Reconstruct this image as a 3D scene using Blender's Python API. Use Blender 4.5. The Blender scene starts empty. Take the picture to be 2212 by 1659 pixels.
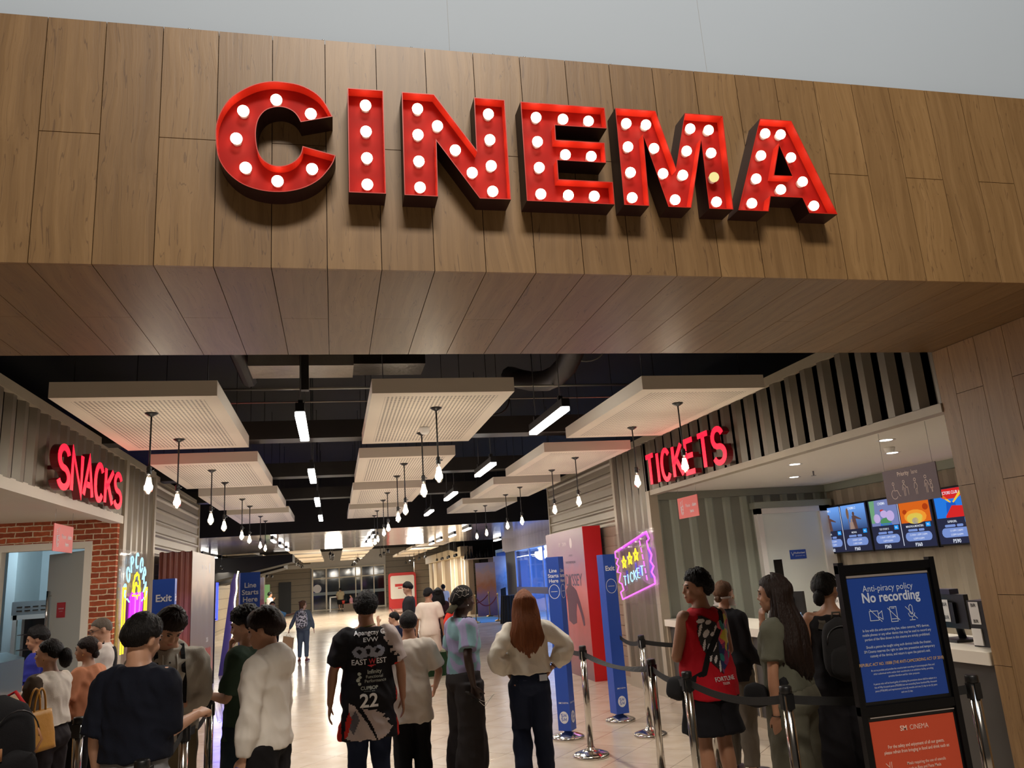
import bpy, bmesh, math, random
from mathutils import Vector, Matrix, Euler, noise
from mathutils.bvhtree import BVHTree
random.seed(7)
R = math.radians
SC = bpy.context.scene
COL = SC.collection

# ------------------------------------------------------------------ camera
cam_d = bpy.data.cameras.new('camera'); cam = bpy.data.objects.new('camera', cam_d); COL.objects.link(cam)
SC.camera = cam
F_PX, PIT, ROL, YAW = 1692.535, R(13.5585), R(-3.9), R(13.345)
cam_d.sensor_fit = 'HORIZONTAL'; cam_d.sensor_width = 36.0; cam_d.lens = 36.0 * F_PX / 2212.0
cam_d.clip_start = 0.05; cam_d.clip_end = 300
fwd = Vector((math.sin(YAW) * math.cos(PIT), math.cos(YAW) * math.cos(PIT), math.sin(PIT)))
r0 = Vector((math.cos(YAW), -math.sin(YAW), 0)); u0 = r0.cross(fwd)
rr = r0 * math.cos(ROL) + u0 * math.sin(ROL); uu = -r0 * math.sin(ROL) + u0 * math.cos(ROL)
mw = Matrix((rr, uu, -fwd)).transposed().to_4x4(); mw.translation = Vector((0, 0, 1.78))
cam.matrix_world = mw
SC.view_settings.view_transform = 'Standard'; SC.view_settings.look = 'None'
SC.view_settings.gamma = 1.0; SC.view_settings.use_curve_mapping = False
SC.view_settings.exposure = 0.0

# ------------------------------------------------------------------ world + large lamps
wd = bpy.data.worlds.new('world'); SC.world = wd; wd.use_nodes = True
wd.node_tree.nodes['Background'].inputs[0].default_value = (1.0, 0.86, 0.74, 1)
wd.node_tree.nodes['Background'].inputs[1].default_value = 0.045

def area(name, loc, target, sx, sy, energy, col=(1, 0.9, 0.78)):
    d = bpy.data.lights.new(name, 'AREA'); d.shape = 'RECTANGLE'; d.size = sx; d.size_y = sy
    d.energy = energy; d.color = col
    o = bpy.data.objects.new(name, d); COL.objects.link(o); o.location = loc
    o.rotation_euler = (Vector(target) - Vector(loc)).to_track_quat('-Z', 'Y').to_euler()
    return o
def point(name, loc, energy, col=(1, 0.85, 0.66), rad=0.05):
    d = bpy.data.lights.new(name, 'POINT'); d.energy = energy; d.color = col; d.shadow_soft_size = rad
    o = bpy.data.objects.new(name, d); COL.objects.link(o); o.location = loc
    return o
area('atrium_light', (1.0, -4.2, 11.2), (1.0, 3.4, 3.9), 3.8, 1.6, 1020, (1.0, 0.89, 0.76))
area('upper_wall_cool_fill', (1.0, 0.4, 9.8), (1.0, 3.6, 5.2), 7, 1.4, 90, (0.72, 0.85, 1.0))  # cool light added overhead to turn the white upper wall bluish

# ------------------------------------------------------------------ materials
def lin(c):
    c = c / 255.0
    return c / 12.92 if c <= 0.04045 else ((c + 0.055) / 1.055) ** 2.4
def rgb(r, g, b): return (lin(r), lin(g), lin(b), 1.0)
MATS = {}
def mat(name, col, rough=0.6, metal=0.0, emit=0.0, ecol=None, bump=0.0, bscale=60.0, var=0.0, vscale=5.0, spec=0.5, alpha=1.0, trans=0.0, stretch=(1, 1, 1)):
    if name in MATS: return MATS[name]
    m = bpy.data.materials.new(name); m.use_nodes = True; nt = m.node_tree; b = nt.nodes['Principled BSDF']
    b.inputs['Base Color'].default_value = col; b.inputs['Roughness'].default_value = rough; b.inputs['Metallic'].default_value = metal
    b.inputs['Specular IOR Level'].default_value = spec; b.inputs['Alpha'].default_value = alpha; b.inputs['Transmission Weight'].default_value = trans
    if emit:
        b.inputs['Emission Color'].default_value = ecol or col; b.inputs['Emission Strength'].default_value = emit
    if bump or var:
        tc = nt.nodes.new('ShaderNodeTexCoord'); mp = nt.nodes.new('ShaderNodeMapping'); nt.links.new(tc.outputs['Object'], mp.inputs[0])
        mp.inputs['Scale'].default_value = stretch
    if bump:
        n = nt.nodes.new('ShaderNodeTexNoise'); n.inputs['Scale'].default_value = bscale; n.inputs['Detail'].default_value = 4
        nt.links.new(mp.outputs[0], n.inputs['Vector'])
        bp = nt.nodes.new('ShaderNodeBump'); bp.inputs['Strength'].default_value = bump; bp.inputs['Distance'].default_value = 0.01
        nt.links.new(n.outputs['Fac'], bp.inputs['Height']); nt.links.new(bp.outputs[0], b.inputs['Normal'])
    if var:
        n = nt.nodes.new('ShaderNodeTexNoise'); n.inputs['Scale'].default_value = vscale; n.inputs['Detail'].default_value = 5
        nt.links.new(mp.outputs[0], n.inputs['Vector'])
        mx = nt.nodes.new('ShaderNodeMix'); mx.data_type = 'RGBA'
        mx.inputs[6].default_value = tuple(c * (1 - var) for c in col[:3]) + (1,)
        mx.inputs[7].default_value = tuple(min(1, c * (1 + var)) for c in col[:3]) + (1,)
        nt.links.new(n.outputs['Fac'], mx.inputs[0]); nt.links.new(mx.outputs[2], b.inputs['Base Color'])
    MATS[name] = m
    return m
def emat(name, col, strength):
    if name in MATS: return MATS[name]
    m = bpy.data.materials.new(name); m.use_nodes = True; nt = m.node_tree; nt.nodes.clear()
    e = nt.nodes.new('ShaderNodeEmission'); e.inputs[0].default_value = col; e.inputs[1].default_value = strength
    o = nt.nodes.new('ShaderNodeOutputMaterial'); nt.links.new(e.outputs[0], o.inputs[0])
    MATS[name] = m
    return m
class NT:
    """small helper for node graphs"""
    def __init__(s, name):
        s.m = bpy.data.materials.new(name); s.m.use_nodes = True; s.t = s.m.node_tree; s.b = s.t.nodes['Principled BSDF']; MATS[name] = s.m
    def n(s, t, **k):
        o = s.t.nodes.new('ShaderNode' + t)
        for a, v in k.items():
            if a.startswith('i_'): o.inputs[int(a[2:])].default_value = v
            else: setattr(o, a, v)
        return o
    def l(s, a, b): s.t.links.new(a, b)
    def math(s, op, a, b=None, c=None):
        o = s.n('Math', operation=op)
        for i, v in enumerate((a, b, c)):
            if v is None: continue
            if isinstance(v, (int, float)): o.inputs[i].default_value = v
            else: s.l(v, o.inputs[i])
        return o.outputs[0]
    def ramp(s, f, stops):
        r = s.n('ValToRGB'); e = r.color_ramp.elements
        while len(e) < len(stops): e.new(0.5)
        for i, (p, c) in enumerate(stops): e[i].position = p; e[i].color = c
        s.l(f, r.inputs[0]); return r.outputs[0]
    def mix(s, f, a, b):
        o = s.n('Mix', data_type='RGBA')
        for i, v in ((0, f), (6, a), (7, b)):
            if isinstance(v, (int, float, tuple)): o.inputs[i].default_value = v
            else: s.l(v, o.inputs[i])
        return o.outputs[2]

def wood(name, along, dark=1.0):
    """teak-look boards; the grain runs along the given axis"""
    q = NT(name); tc = q.n('TexCoord'); geo = tc.outputs['Object']
    sc = {'x': (0.4, 11, 11), 'y': (11, 0.4, 11), 'z': (11, 11, 0.4)}[along]
    sep = q.n('SeparateXYZ'); q.l(geo, sep.inputs[0])
    sx = {'x': 1, 'y': 0, 'z': 0}[along]
    if name.endswith('jamb'): sx = 1
    cell = q.math('FLOOR', q.math('DIVIDE', q.math('ADD', sep.outputs[sx], 1.247 + 24.7), 0.247))
    wn = q.n('TexWhiteNoise', noise_dimensions='1D'); q.l(cell, wn.inputs['W'])
    off = q.n('VectorMath', operation='MULTIPLY_ADD'); q.l(wn.outputs['Color'], off.inputs[0]); off.inputs[1].default_value = (3, 3, 3); q.l(geo, off.inputs[2])
    w1 = q.n('TexNoise'); w1.inputs['Scale'].default_value = 1.6; w1.inputs['Detail'].default_value = 2; q.l(off.outputs[0], w1.inputs['Vector'])
    add = q.n('VectorMath', operation='MULTIPLY_ADD'); q.l(w1.outputs['Color'], add.inputs[0]); add.inputs[1].default_value = (0.11, 0.11, 0.11); q.l(off.outputs[0], add.inputs[2])
    mp = q.n('Mapping'); mp.inputs['Scale'].default_value = sc; q.l(add.outputs[0], mp.inputs[0])
    n1 = q.n('TexNoise'); n1.inputs['Scale'].default_value = 2.2; n1.inputs['Detail'].default_value = 6; n1.inputs['Roughness'].default_value = 0.6; q.l(mp.outputs[0], n1.inputs['Vector'])
    n2 = q.n('TexNoise'); n2.inputs['Scale'].default_value = 1.1; n2.inputs['Detail'].default_value = 3; q.l(mp.outputs[0], n2.inputs['Vector'])
    n3 = q.n('TexNoise'); n3.inputs['Scale'].default_value = 9; n3.inputs['Detail'].default_value = 3; q.l(mp.outputs[0], n3.inputs['Vector'])
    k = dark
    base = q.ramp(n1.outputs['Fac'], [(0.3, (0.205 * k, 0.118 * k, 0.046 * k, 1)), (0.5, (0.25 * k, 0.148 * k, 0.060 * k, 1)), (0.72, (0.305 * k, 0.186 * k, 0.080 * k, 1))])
    # contour streaks
    st = q.math('ABSOLUTE', q.math('SUBTRACT', q.math('FRACT', q.math('MULTIPLY', n2.outputs['Fac'], 9.0)), 0.5))
    stm = q.math('MULTIPLY', q.math('LESS_THAN', st, 0.028), q.math('MULTIPLY', q.math('GREATER_THAN', n3.outputs['Fac'], 0.44), 0.5))
    c2 = q.mix(stm, base, (0.085 * k, 0.042 * k, 0.018 * k, 1))
    tint = q.ramp(wn.outputs['Value'], [(0.0, (0.86, 0.83, 0.82, 1)), (1.0, (1.08, 1.06, 1.04, 1))])
    mul = q.n('Mix', data_type='RGBA', blend_type='MULTIPLY'); mul.inputs[0].default_value = 1; q.l(c2, mul.inputs[6]); q.l(tint, mul.inputs[7])
    q.l(mul.outputs[2], q.b.inputs['Base Color'])
    q.b.inputs['Roughness'].default_value = 0.42
    bp = q.n('Bump'); bp.inputs['Strength'].default_value = 0.25; bp.inputs['Distance'].default_value = 0.004; q.l(n1.outputs['Fac'], bp.inputs['Height']); q.l(bp.outputs[0], q.b.inputs['Normal'])
    return q.m

def tile_floor():
    q = NT('floor_tiles'); tc = q.n('TexCoord'); mp = q.n('Mapping'); mp.inputs['Rotation'].default_value = (0, 0, R(45)); q.l(tc.outputs['Object'], mp.inputs[0])
    sep = q.n('SeparateXYZ'); q.l(mp.outputs[0], sep.inputs[0]); T = 0.6
    def line(o):
        f = q.math('FRACT', q.math('DIVIDE', q.math('ADD', o, 60.0), T))
        return q.math('GREATER_THAN', q.math('ABSOLUTE', q.math('SUBTRACT', f, 0.5)), 0.4955)
    g = q.math('MAXIMUM', line(sep.outputs[0]), line(sep.outputs[1]))
    cb = q.n('Combine' + 'XYZ'); q.l(q.math('FLOOR', q.math('DIVIDE', q.math('ADD', sep.outputs[0], 60.0), T)), cb.inputs[0]); q.l(q.math('FLOOR', q.math('DIVIDE', q.math('ADD', sep.outputs[1], 60.0), T)), cb.inputs[1])
    wn = q.n('TexWhiteNoise', noise_dimensions='3D'); q.l(cb.outputs[0], wn.inputs['Vector'])
    n = q.n('TexNoise'); n.inputs['Scale'].default_value = 3.5; n.inputs['Detail'].default_value = 6; q.l(mp.outputs[0], n.inputs['Vector'])
    base = q.ramp(n.outputs['Fac'], [(0.3, rgb(190, 175, 156)), (0.7, rgb(208, 195, 178))])
    b2 = q.mix(q.math('MULTIPLY', wn.outputs['Value'], 0.25), base, rgb(190, 168, 142))
    q.l(q.mix(g, b2, rgb(120, 98, 76)), q.b.inputs['Base Color'])
    n2 = q.n('TexNoise'); n2.inputs['Scale'].default_value = 1.3; n2.inputs['Detail'].default_value = 4; q.l(tc.outputs['Object'], n2.inputs['Vector'])
    q.l(q.math('MULTIPLY_ADD', n2.outputs['Fac'], 0.18, 0.10), q.b.inputs['Roughness'])
    bp = q.n('Bump'); bp.inputs['Strength'].default_value = 0.05; bp.inputs['Distance'].default_value = 0.02; q.l(n2.outputs['Fac'], bp.inputs['Height']); q.l(bp.outputs[0], q.b.inputs['Normal'])
    return q.m

def brick_mat():
    q = NT('red_brick'); tc = q.n('TexCoord'); mp = q.n('Mapping'); q.l(tc.outputs['Object'], mp.inputs[0]); mp.inputs['Rotation'].default_value = (R(90), 0, 0)
    nz = q.n('TexNoise'); nz.inputs['Scale'].default_value = 14; q.l(tc.outputs['Object'], nz.inputs['Vector'])
    ad = q.n('VectorMath', operation='MULTIPLY_ADD'); q.l(nz.outputs['Color'], ad.inputs[0]); ad.inputs[1].default_value = (0.02, 0.02, 0.02); q.l(mp.outputs[0], ad.inputs[2])
    br = q.n('TexBrick'); q.l(ad.outputs[0], br.inputs['Vector'])
    br.inputs['Color1'].default_value = rgb(184, 92, 54); br.inputs['Color2'].default_value = rgb(146, 66, 38); br.inputs['Mortar'].default_value = rgb(222, 204, 176)
    br.inputs['Scale'].default_value = 1.0; br.inputs['Brick Width'].default_value = 0.19; br.inputs['Row Height'].default_value = 0.066; br.inputs['Mortar Size'].default_value = 0.0075; br.inputs['Mortar Smooth'].default_value = 0.3
    n = q.n('TexNoise'); n.inputs['Scale'].default_value = 22; n.inputs['Detail'].default_value = 5; q.l(tc.outputs['Object'], n.inputs['Vector'])
    mul = q.n('Mix', data_type='RGBA', blend_type='MULTIPLY'); mul.inputs[0].default_value = 0.6; q.l(br.outputs['Color'], mul.inputs[6]); q.l(q.ramp(n.outputs['Fac'], [(0.3, (0.6, 0.55, 0.5, 1)), (0.7, (1.15, 1.1, 1.05, 1))]), mul.inputs[7])
    q.l(mul.outputs[2], q.b.inputs['Base Color']); q.b.inputs['Roughness'].default_value = 0.85
    bp = q.n('Bump', invert=True); bp.inputs['Strength'].default_value = 0.7; bp.inputs['Distance'].default_value = 0.01; q.l(br.outputs['Fac'], bp.inputs['Height']); q.l(bp.outputs[0], q.b.inputs['Normal'])
    return q.m

def siding_mat(name, c1, c2, pitch, axis):
    q = NT(name); tc = q.n('TexCoord'); sep = q.n('SeparateXYZ'); q.l(tc.outputs['Object'], sep.inputs[0])
    f = q.math('FRACT', q.math('DIVIDE', q.math('ADD', sep.outputs[axis], 30.0), pitch))
    g = q.math('LESS_THAN', f, 0.08)
    mp = q.n('Mapping'); mp.inputs['Scale'].default_value = (2, 2, 14) if axis == 2 else (14, 14, 2); q.l(tc.outputs['Object'], mp.inputs[0])
    n = q.n('TexNoise'); n.inputs['Scale'].default_value = 1.5; n.inputs['Detail'].default_value = 5; q.l(mp.outputs[0], n.inputs['Vector'])
    base = q.mix(n.outputs['Fac'], c1, c2)
    q.l(q.mix(g, base, tuple(c * 0.35 for c in c1[:3]) + (1,)), q.b.inputs['Base Color']); q.b.inputs['Roughness'].default_value = 0.5
    return q.m

def foil_mat():
    q = NT('polished_metal_soffit'); tc = q.n('TexCoord'); mp = q.n('Mapping'); mp.inputs['Scale'].default_value = (1.2, 0.5, 1); q.l(tc.outputs['Object'], mp.inputs[0])
    n = q.n('TexNoise'); n.inputs['Scale'].default_value = 1.1; n.inputs['Detail'].default_value = 2; q.l(mp.outputs[0], n.inputs['Vector'])
    q.b.inputs['Base Color'].default_value = (0.72, 0.68, 0.68, 1); q.b.inputs['Metallic'].default_value = .82; q.b.inputs['Roughness'].default_value = 0.13
    bp = q.n('Bump'); bp.inputs['Strength'].default_value = 0.22; bp.inputs['Distance'].default_value = 0.05; q.l(n.outputs['Fac'], bp.inputs['Height']); q.l(bp.outputs[0], q.b.inputs['Normal'])
    return q.m

def perforated():
    q = NT('perforated_board'); tc = q.n('TexCoord'); sep = q.n('SeparateXYZ'); q.l(tc.outputs['Object'], sep.inputs[0])
    x, y = sep.outputs[0], sep.outputs[1]
    inx = q.math('MULTIPLY', q.math('LESS_THAN', q.math('ABSOLUTE', x), 0.49), q.math('LESS_THAN', q.math('ABSOLUTE', y), 1.10))
    fx = q.math('SUBTRACT', q.math('FRACT', q.math('DIVIDE', q.math('ADD', x, 5.0), 0.034)), 0.5)
    fy = q.math('SUBTRACT', q.math('FRACT', q.math('DIVIDE', q.math('ADD', y, 5.0), 0.034)), 0.5)
    r2 = q.math('ADD', q.math('MULTIPLY', fx, fx), q.math('MULTIPLY', fy, fy))
    nz = q.n('SeparateXYZ'); gm = q.n('NewGeometry'); q.l(gm.outputs['Normal'], nz.inputs[0])
    dot = q.math('MULTIPLY', q.math('MULTIPLY', q.math('LESS_THAN', r2, 0.075), inx), q.math('LESS_THAN', nz.outputs[2], -0.5))
    q.l(q.mix(dot, rgb(226, 216, 200), rgb(60, 50, 42)), q.b.inputs['Base Color']); q.b.inputs['Roughness'].default_value = 0.7
    return q.m

M_WZ = wood('teak_boards_facade', 'z'); M_WY = wood('teak_boards_soffit', 'y', 0.9); M_WJ = wood('teak_boards_jamb', 'z', 1.3)  # jamb is the same teak, its colour lightened to offset the dim light there
M_FLOOR = tile_floor(); M_BRICK = brick_mat(); M_FOIL = foil_mat(); M_PERF = perforated()
M_WHITE = mat('white_wall_paint', rgb(176, 188, 200), 0.7, bump=0.03, bscale=4, var=0.02, vscale=1.5)
M_WARMW = mat('cream_paint', rgb(214, 208, 196), 0.6, var=0.04, vscale=2)
M_CONT = mat('container_grey_paint', rgb(124, 116, 102), 0.38, metal=0.25, bump=0.05, bscale=7, var=0.12, vscale=2.2)
M_CONTL = mat('container_frame_paint', rgb(168, 158, 140), 0.45, metal=0.1, bump=0.06, bscale=9, var=0.12, vscale=4)
M_RIB = mat('ribbed_metal_siding', rgb(150, 140, 124), 0.42, metal=0.15, bump=0.05, bscale=3, var=0.06)
M_GREEN = mat('sage_grey_metal', rgb(150, 156, 144), 0.5, metal=0.1, var=0.05)
M_BLACKC = mat('black_ceiling_paint', rgb(22, 19, 18), 0.75, var=0.3, vscale=1.2)
M_DUCT = mat('dark_duct', rgb(38, 34, 31), 0.5, metal=0.3, var=0.3, vscale=3)
M_FOILD = mat('crinkled_foil_duct', rgb(170, 160, 145), 0.35, metal=0.8, bump=0.9, bscale=9, var=0.3, vscale=3)
M_BLK = mat('black_plastic', rgb(18, 18, 19), 0.4)
M_BLKM = mat('black_metal', rgb(15, 15, 18), 0.35, metal=0.5)
M_CHROME = mat('chrome', rgb(200, 196, 190), 0.14, metal=1.0)
M_BELT = mat('black_webbing', rgb(22, 21, 21), 0.75, bump=0.2, bscale=200)
M_BLUE = mat('blue_vinyl', rgb(40, 78, 172), 0.42)
M_PRINTW = mat('white_print', rgb(225, 225, 228), 0.5)
M_PANW = mat('white_board', rgb(214, 204, 188), 0.65)
M_GLASSB = mat('bulb_glass', (1, 0.95, 0.85, 1), 0.05, trans=1.0, alpha=0.35)
M_BULBE = emat('filament_glow', (1.0, 0.86, 0.60, 1), 30)
M_LED = emat('led_tube', (1.0, 0.97, 0.90, 1), 14)
M_MARQ = emat('marquee_bulb', (1.0, 0.88, 0.66, 1), 9)
M_MARQY = emat('marquee_bulb_dim', (1.0, 0.85, 0.35, 1), 0.95)
M_RED = mat('red_letter_paint', rgb(205, 42, 24), 0.38)
M_REDB = mat('red_letter_back', rgb(150, 18, 10), 0.6, spec=.15, var=0.06, vscale=30)
M_MAROON = mat('maroon_letter_side', rgb(48, 20, 20), 0.5)
M_SIGNR = mat('red_acrylic_lit', rgb(220, 16, 40), 0.3, emit=1.3, ecol=(1.0, 0.012, 0.045, 1))
M_SIGND = mat('red_return_metal', rgb(120, 8, 22), 0.35)
M_WHT = mat('white_plastic', rgb(232, 230, 226), 0.4)
M_CORAL = mat('coral_board', rgb(222, 92, 88), 0.5)
M_STEEL = mat('brushed_steel', rgb(150, 150, 150), 0.3, metal=0.9)

# ------------------------------------------------------------------ mesh helpers
class MB:
    def __init__(s): s.v = []; s.f = []; s.mi = []; s.sm = []
    def add(s, vs, fs, mi=0, smooth=False):
        n = len(s.v); s.v.extend([tuple(p) for p in vs])
        for f in fs: s.f.append([n + i for i in f]); s.mi.append(mi); s.sm.append(smooth)
        return s
    def box(s, a, b, mi=0):
        x0, y0, z0 = (min(a[i], b[i]) for i in range(3)); x1, y1, z1 = (max(a[i], b[i]) for i in range(3))
        vs = [(x0, y0, z0), (x1, y0, z0), (x1, y1, z0), (x0, y1, z0), (x0, y0, z1), (x1, y0, z1), (x1, y1, z1), (x0, y1, z1)]
        return s.add(vs, [(0, 3, 2, 1), (4, 5, 6, 7), (0, 1, 5, 4), (1, 2, 6, 5), (2, 3, 7, 6), (3, 0, 4, 7)], mi)
    def quad(s, a, b, c, d, mi=0): return s.add([a, b, c, d], [(0, 1, 2, 3)], mi)
    def prism(s, poly, fn, d0, d1, mi=0, side=None):
        """extrude a 2D outline between depths d0 and d1; fn maps (u,v,d) to a point"""
        n = len(poly)
        vs = [fn(u, v, d0) for u, v in poly] + [fn(u, v, d1) for u, v in poly]
        s.add(vs, [tuple(range(n - 1, -1, -1)), tuple(range(n, 2 * n))], mi)
        s.add(vs, [(i, (i + 1) % n, n + (i + 1) % n, n + i) for i in range(n)], mi if side is None else side)
        return s
    def tube(s, pts, rad, n=10, mi=0, cap=True, smooth=True, flat=None):
        pts = [Vector(p) for p in pts]; m = len(pts)
        rs = rad if isinstance(rad, (list, tuple)) else [rad] * m
        t0 = (pts[1] - pts[0]).normalized(); up = Vector((0, 0, 1)) if abs(t0.z) < 0.9 else Vector((0, 1, 0))
        nx = t0.cross(up).normalized(); vs = []
        for i, p in enumerate(pts):
            t = (pts[min(i + 1, m - 1)] - pts[max(i - 1, 0)]).normalized()
            nx = (nx - t * nx.dot(t)).normalized(); ny = t.cross(nx)
            for k in range(n):
                a = 2 * math.pi * k / n; c, sn = math.cos(a), math.sin(a)
                if flat: sn *= flat
                vs.append(p + (nx * c + ny * sn) * rs[i])
        fs = [(i * n + k, i * n + (k + 1) % n, (i + 1) * n + (k + 1) % n, (i + 1) * n + k) for i in range(m - 1) for k in range(n)]
        s.add(vs, fs, mi, smooth)
        if cap:
            b = len(s.v) - len(vs); s.f.append([b + k for k in range(n - 1, -1, -1)]); s.mi.append(mi); s.sm.append(False)
            s.f.append([b + (m - 1) * n + k for k in range(n)]); s.mi.append(mi); s.sm.append(False)
        return s
    def lathe(s, prof, c=(0, 0, 0), n=20, mi=0, smooth=True):
        vs = [(c[0] + r * math.cos(2 * math.pi * k / n), c[1] + r * math.sin(2 * math.pi * k / n), c[2] + z) for r, z in prof for k in range(n)]
        m = len(prof)
        s.add(vs, [(i * n + k, i * n + (k + 1) % n, (i + 1) * n + (k + 1) % n, (i + 1) * n + k) for i in range(m - 1) for k in range(n)], mi, smooth)
        b = len(s.v) - len(vs)
        s.f.append([b + k for k in range(n - 1, -1, -1)]); s.mi.append(mi); s.sm.append(False)
        s.f.append([b + (m - 1) * n + k for k in range(n)]); s.mi.append(mi); s.sm.append(False)
        return s
    def ball(s, c, r, n=12, mi=0):
        rx, ry, rz = r if isinstance(r, (tuple, list)) else (r, r, r); h = n // 2 + 1; vs = []
        for i in range(1, h):
            t = math.pi * i / h
            for k in range(n):
                a = 2 * math.pi * k / n
                vs.append((c[0] + rx * math.sin(t) * math.cos(a), c[1] + ry * math.sin(t) * math.sin(a), c[2] + rz * math.cos(t)))
        m = h - 1; vs += [(c[0], c[1], c[2] + rz), (c[0], c[1], c[2] - rz)]; T = m * n
        fs = [(i * n + k, i * n + (k + 1) % n, (i + 1) * n + (k + 1) % n, (i + 1) * n + k)[::-1] for i in range(m - 1) for k in range(n)]
        fs += [(T, k, (k + 1) % n) for k in range(n)] + [(T + 1, (m - 1) * n + (k + 1) % n, (m - 1) * n + k) for k in range(n)]
        return s.add(vs, fs, mi, True)
    def xf(s, M):
        s.v = [tuple(M @ Vector(p)) for p in s.v]; return s
    def mesh(s, name, mats):
        me = bpy.data.meshes.new(name); me.from_pydata(s.v, [], s.f)
        if not isinstance(mats, (list, tuple)): mats = [mats]
        for m in mats: me.materials.append(m)
        me.polygons.foreach_set('material_index', s.mi); me.polygons.foreach_set('use_smooth', s.sm); me.update()
        return me
    def build(s, name, mats, parent=None):
        o = bpy.data.objects.new(name, s.mesh(name, mats)); COL.objects.link(o)
        if parent: o.parent = parent
        return o

def tag(o, label=None, cat=None, group=None, kind=None):
    if label: o['label'] = label
    if cat: o['category'] = cat
    if group: o['group'] = group
    if kind: o['kind'] = kind
    return o
def empty(name, loc=(0, 0, 0), rz=0.0, label=None, cat=None, group=None):
    o = bpy.data.objects.new(name, None); COL.objects.link(o); o.location = loc; o.rotation_euler = (0, 0, R(rz)); o.empty_display_size = 0.1
    return tag(o, label, cat, group)
def struct(name, mb, m, label=None):
    o = mb.build(name, m); tag(o, label, None, None, 'structure'); return o
def kids(o): return [c for c in bpy.data.objects if c.parent == o]
def copy_tree(o, parent=None):
    c = o.copy(); COL.objects.link(c)
    if parent: c.parent = parent; c.matrix_parent_inverse = o.matrix_parent_inverse
    for ch in kids(o): copy_tree(ch, c)
    return c

TMP_SC = bpy.data.scenes.new('tmp')
def eval_mesh(o):
    COL.objects.unlink(o); TMP_SC.collection.objects.link(o); vl = TMP_SC.view_layers[0]; vl.update(); dg = vl.depsgraph
    me = bpy.data.meshes.new_from_object(o.evaluated_get(dg)); return me
TXC = {}
def text_raw(s, size=1.0, bold=0.0, sx=1.0, align='CENTER'):
    key = (s, bold, align)
    if key not in TXC:
        c = bpy.data.curves.new('t', 'FONT'); c.body = s; c.size = 1.0; c.align_x = align; c.offset = bold; c.resolution_u = 3
        o = bpy.data.objects.new('t', c); COL.objects.link(o)
        me = eval_mesh(o)
        TXC[key] = ([tuple(v.co) for v in me.vertices], [tuple(p.vertices) for p in me.polygons])
        bpy.data.objects.remove(o); bpy.data.meshes.remove(me); bpy.data.curves.remove(c)
    vs, fs = TXC[key]
    return [(x * size * sx, y * size) for x, y, z in vs], fs
def put_text(mb, s, size, fn, u, v, d, bold=0.0, sx=1.0, align='CENTER', mi=0):
    vs, fs = text_raw(s, size, bold, sx, align)
    mb.add([fn(u + x, v + y, d) for x, y in vs], fs, mi)
    return mb
def stroke(mb, pts, w, fn, d0, d1, mi=0, side=None, closed=False):
    """flat ribbon with mitred joints along a 2D line, extruded"""
    n = len(pts); L = []; Rr = []
    for i in range(n):
        p = Vector(pts[i]); a = Vector(pts[i - 1]) if (i > 0 or closed) else None; b = Vector(pts[(i + 1) % n]) if (i < n - 1 or closed) else None
        d1v = (p - a).normalized() if a is not None else (b - p).normalized(); d2v = (b - p).normalized() if b is not None else d1v
        t = (d1v + d2v); t = t.normalized() if t.length > 1e-6 else d1v
        nn = Vector((-t.y, t.x)); k = 1.0 / max(0.45, nn.dot(Vector((-d1v.y, d1v.x))))
        L.append(p + nn * w * 0.5 * k); Rr.append(p - nn * w * 0.5 * k)
    if closed:
        for i in range(n):
            j = (i + 1) % n; mb.prism([tuple(L[i]), tuple(L[j]), tuple(Rr[j]), tuple(Rr[i])], fn, d0, d1, mi, side)
    else: mb.prism([tuple(q) for q in L] + [tuple(q) for q in reversed(Rr)], fn, d0, d1, mi, side)
def arc(cx, cy, rx, ry, a0, a1, n=14):
    return [(cx + rx * math.cos(R(a0 + (a1 - a0) * i / n)), cy + ry * math.sin(R(a0 + (a1 - a0) * i / n))) for i in range(n + 1)]
def glyph(ch):
    """stroke letters in a 0.62 x 1 box"""
    W = 0.52
    return {'T': [[(0, 1), (W, 1)], [(W / 2, 1), (W / 2, 0)]], 'I': [[(0, 0), (0, 1)]],
            'C': [arc(.26, .5, .26, .5, 40, 320, 22)], 'K': [[(0, 0), (0, 1)], [(W, 1), (0.02, .42)], [(.17, .58), (W, 0)]],
            'E': [[(W * .85, 1), (0, 1), (0, 0), (W * .85, 0)], [(0, .52), (W * .78, .52)]],
            'S': [arc(.24, .74, .24, .26, 20, 270, 16)[:-1] + [(.26, .48)] + arc(.25, .24, .26, .24, 85, -160, 16)],
            'N': [[(0, 0), (0, 1), (W, 0), (W, 1)]], 'A': [[(0, 0), (W / 2, 1), (W, 0)], [(.09, .3), (W - .09, .3)]],
            'M': [[(0, 0), (0, 1), (W * .55, .2), (W * 1.1, 1), (W * 1.1, 0)]],
            'P': [[(0, 0), (0, 1)] + arc(.18, .76, .24, .24, 90, -90, 8) + [(0, .52)]],
            'O': [arc(.25, .5, .25, .5, 0, 350, 20)], 'R': [[(0, 0), (0, 1)] + arc(.18, .76, .24, .24, 90, -90, 8) + [(0, .52)], [(.18, .52), (.42, 0)]]}[ch]

# ================================================================== the setting
XL, XR, YF, YB, ZS, ZT = -2.57, 4.42, 3.45, 4.86, 3.19, 4.40
mb = MB(); mb.box((-14, -6, -0.2), (16, 64, 0)); struct('floor', mb, M_FLOOR)

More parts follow.
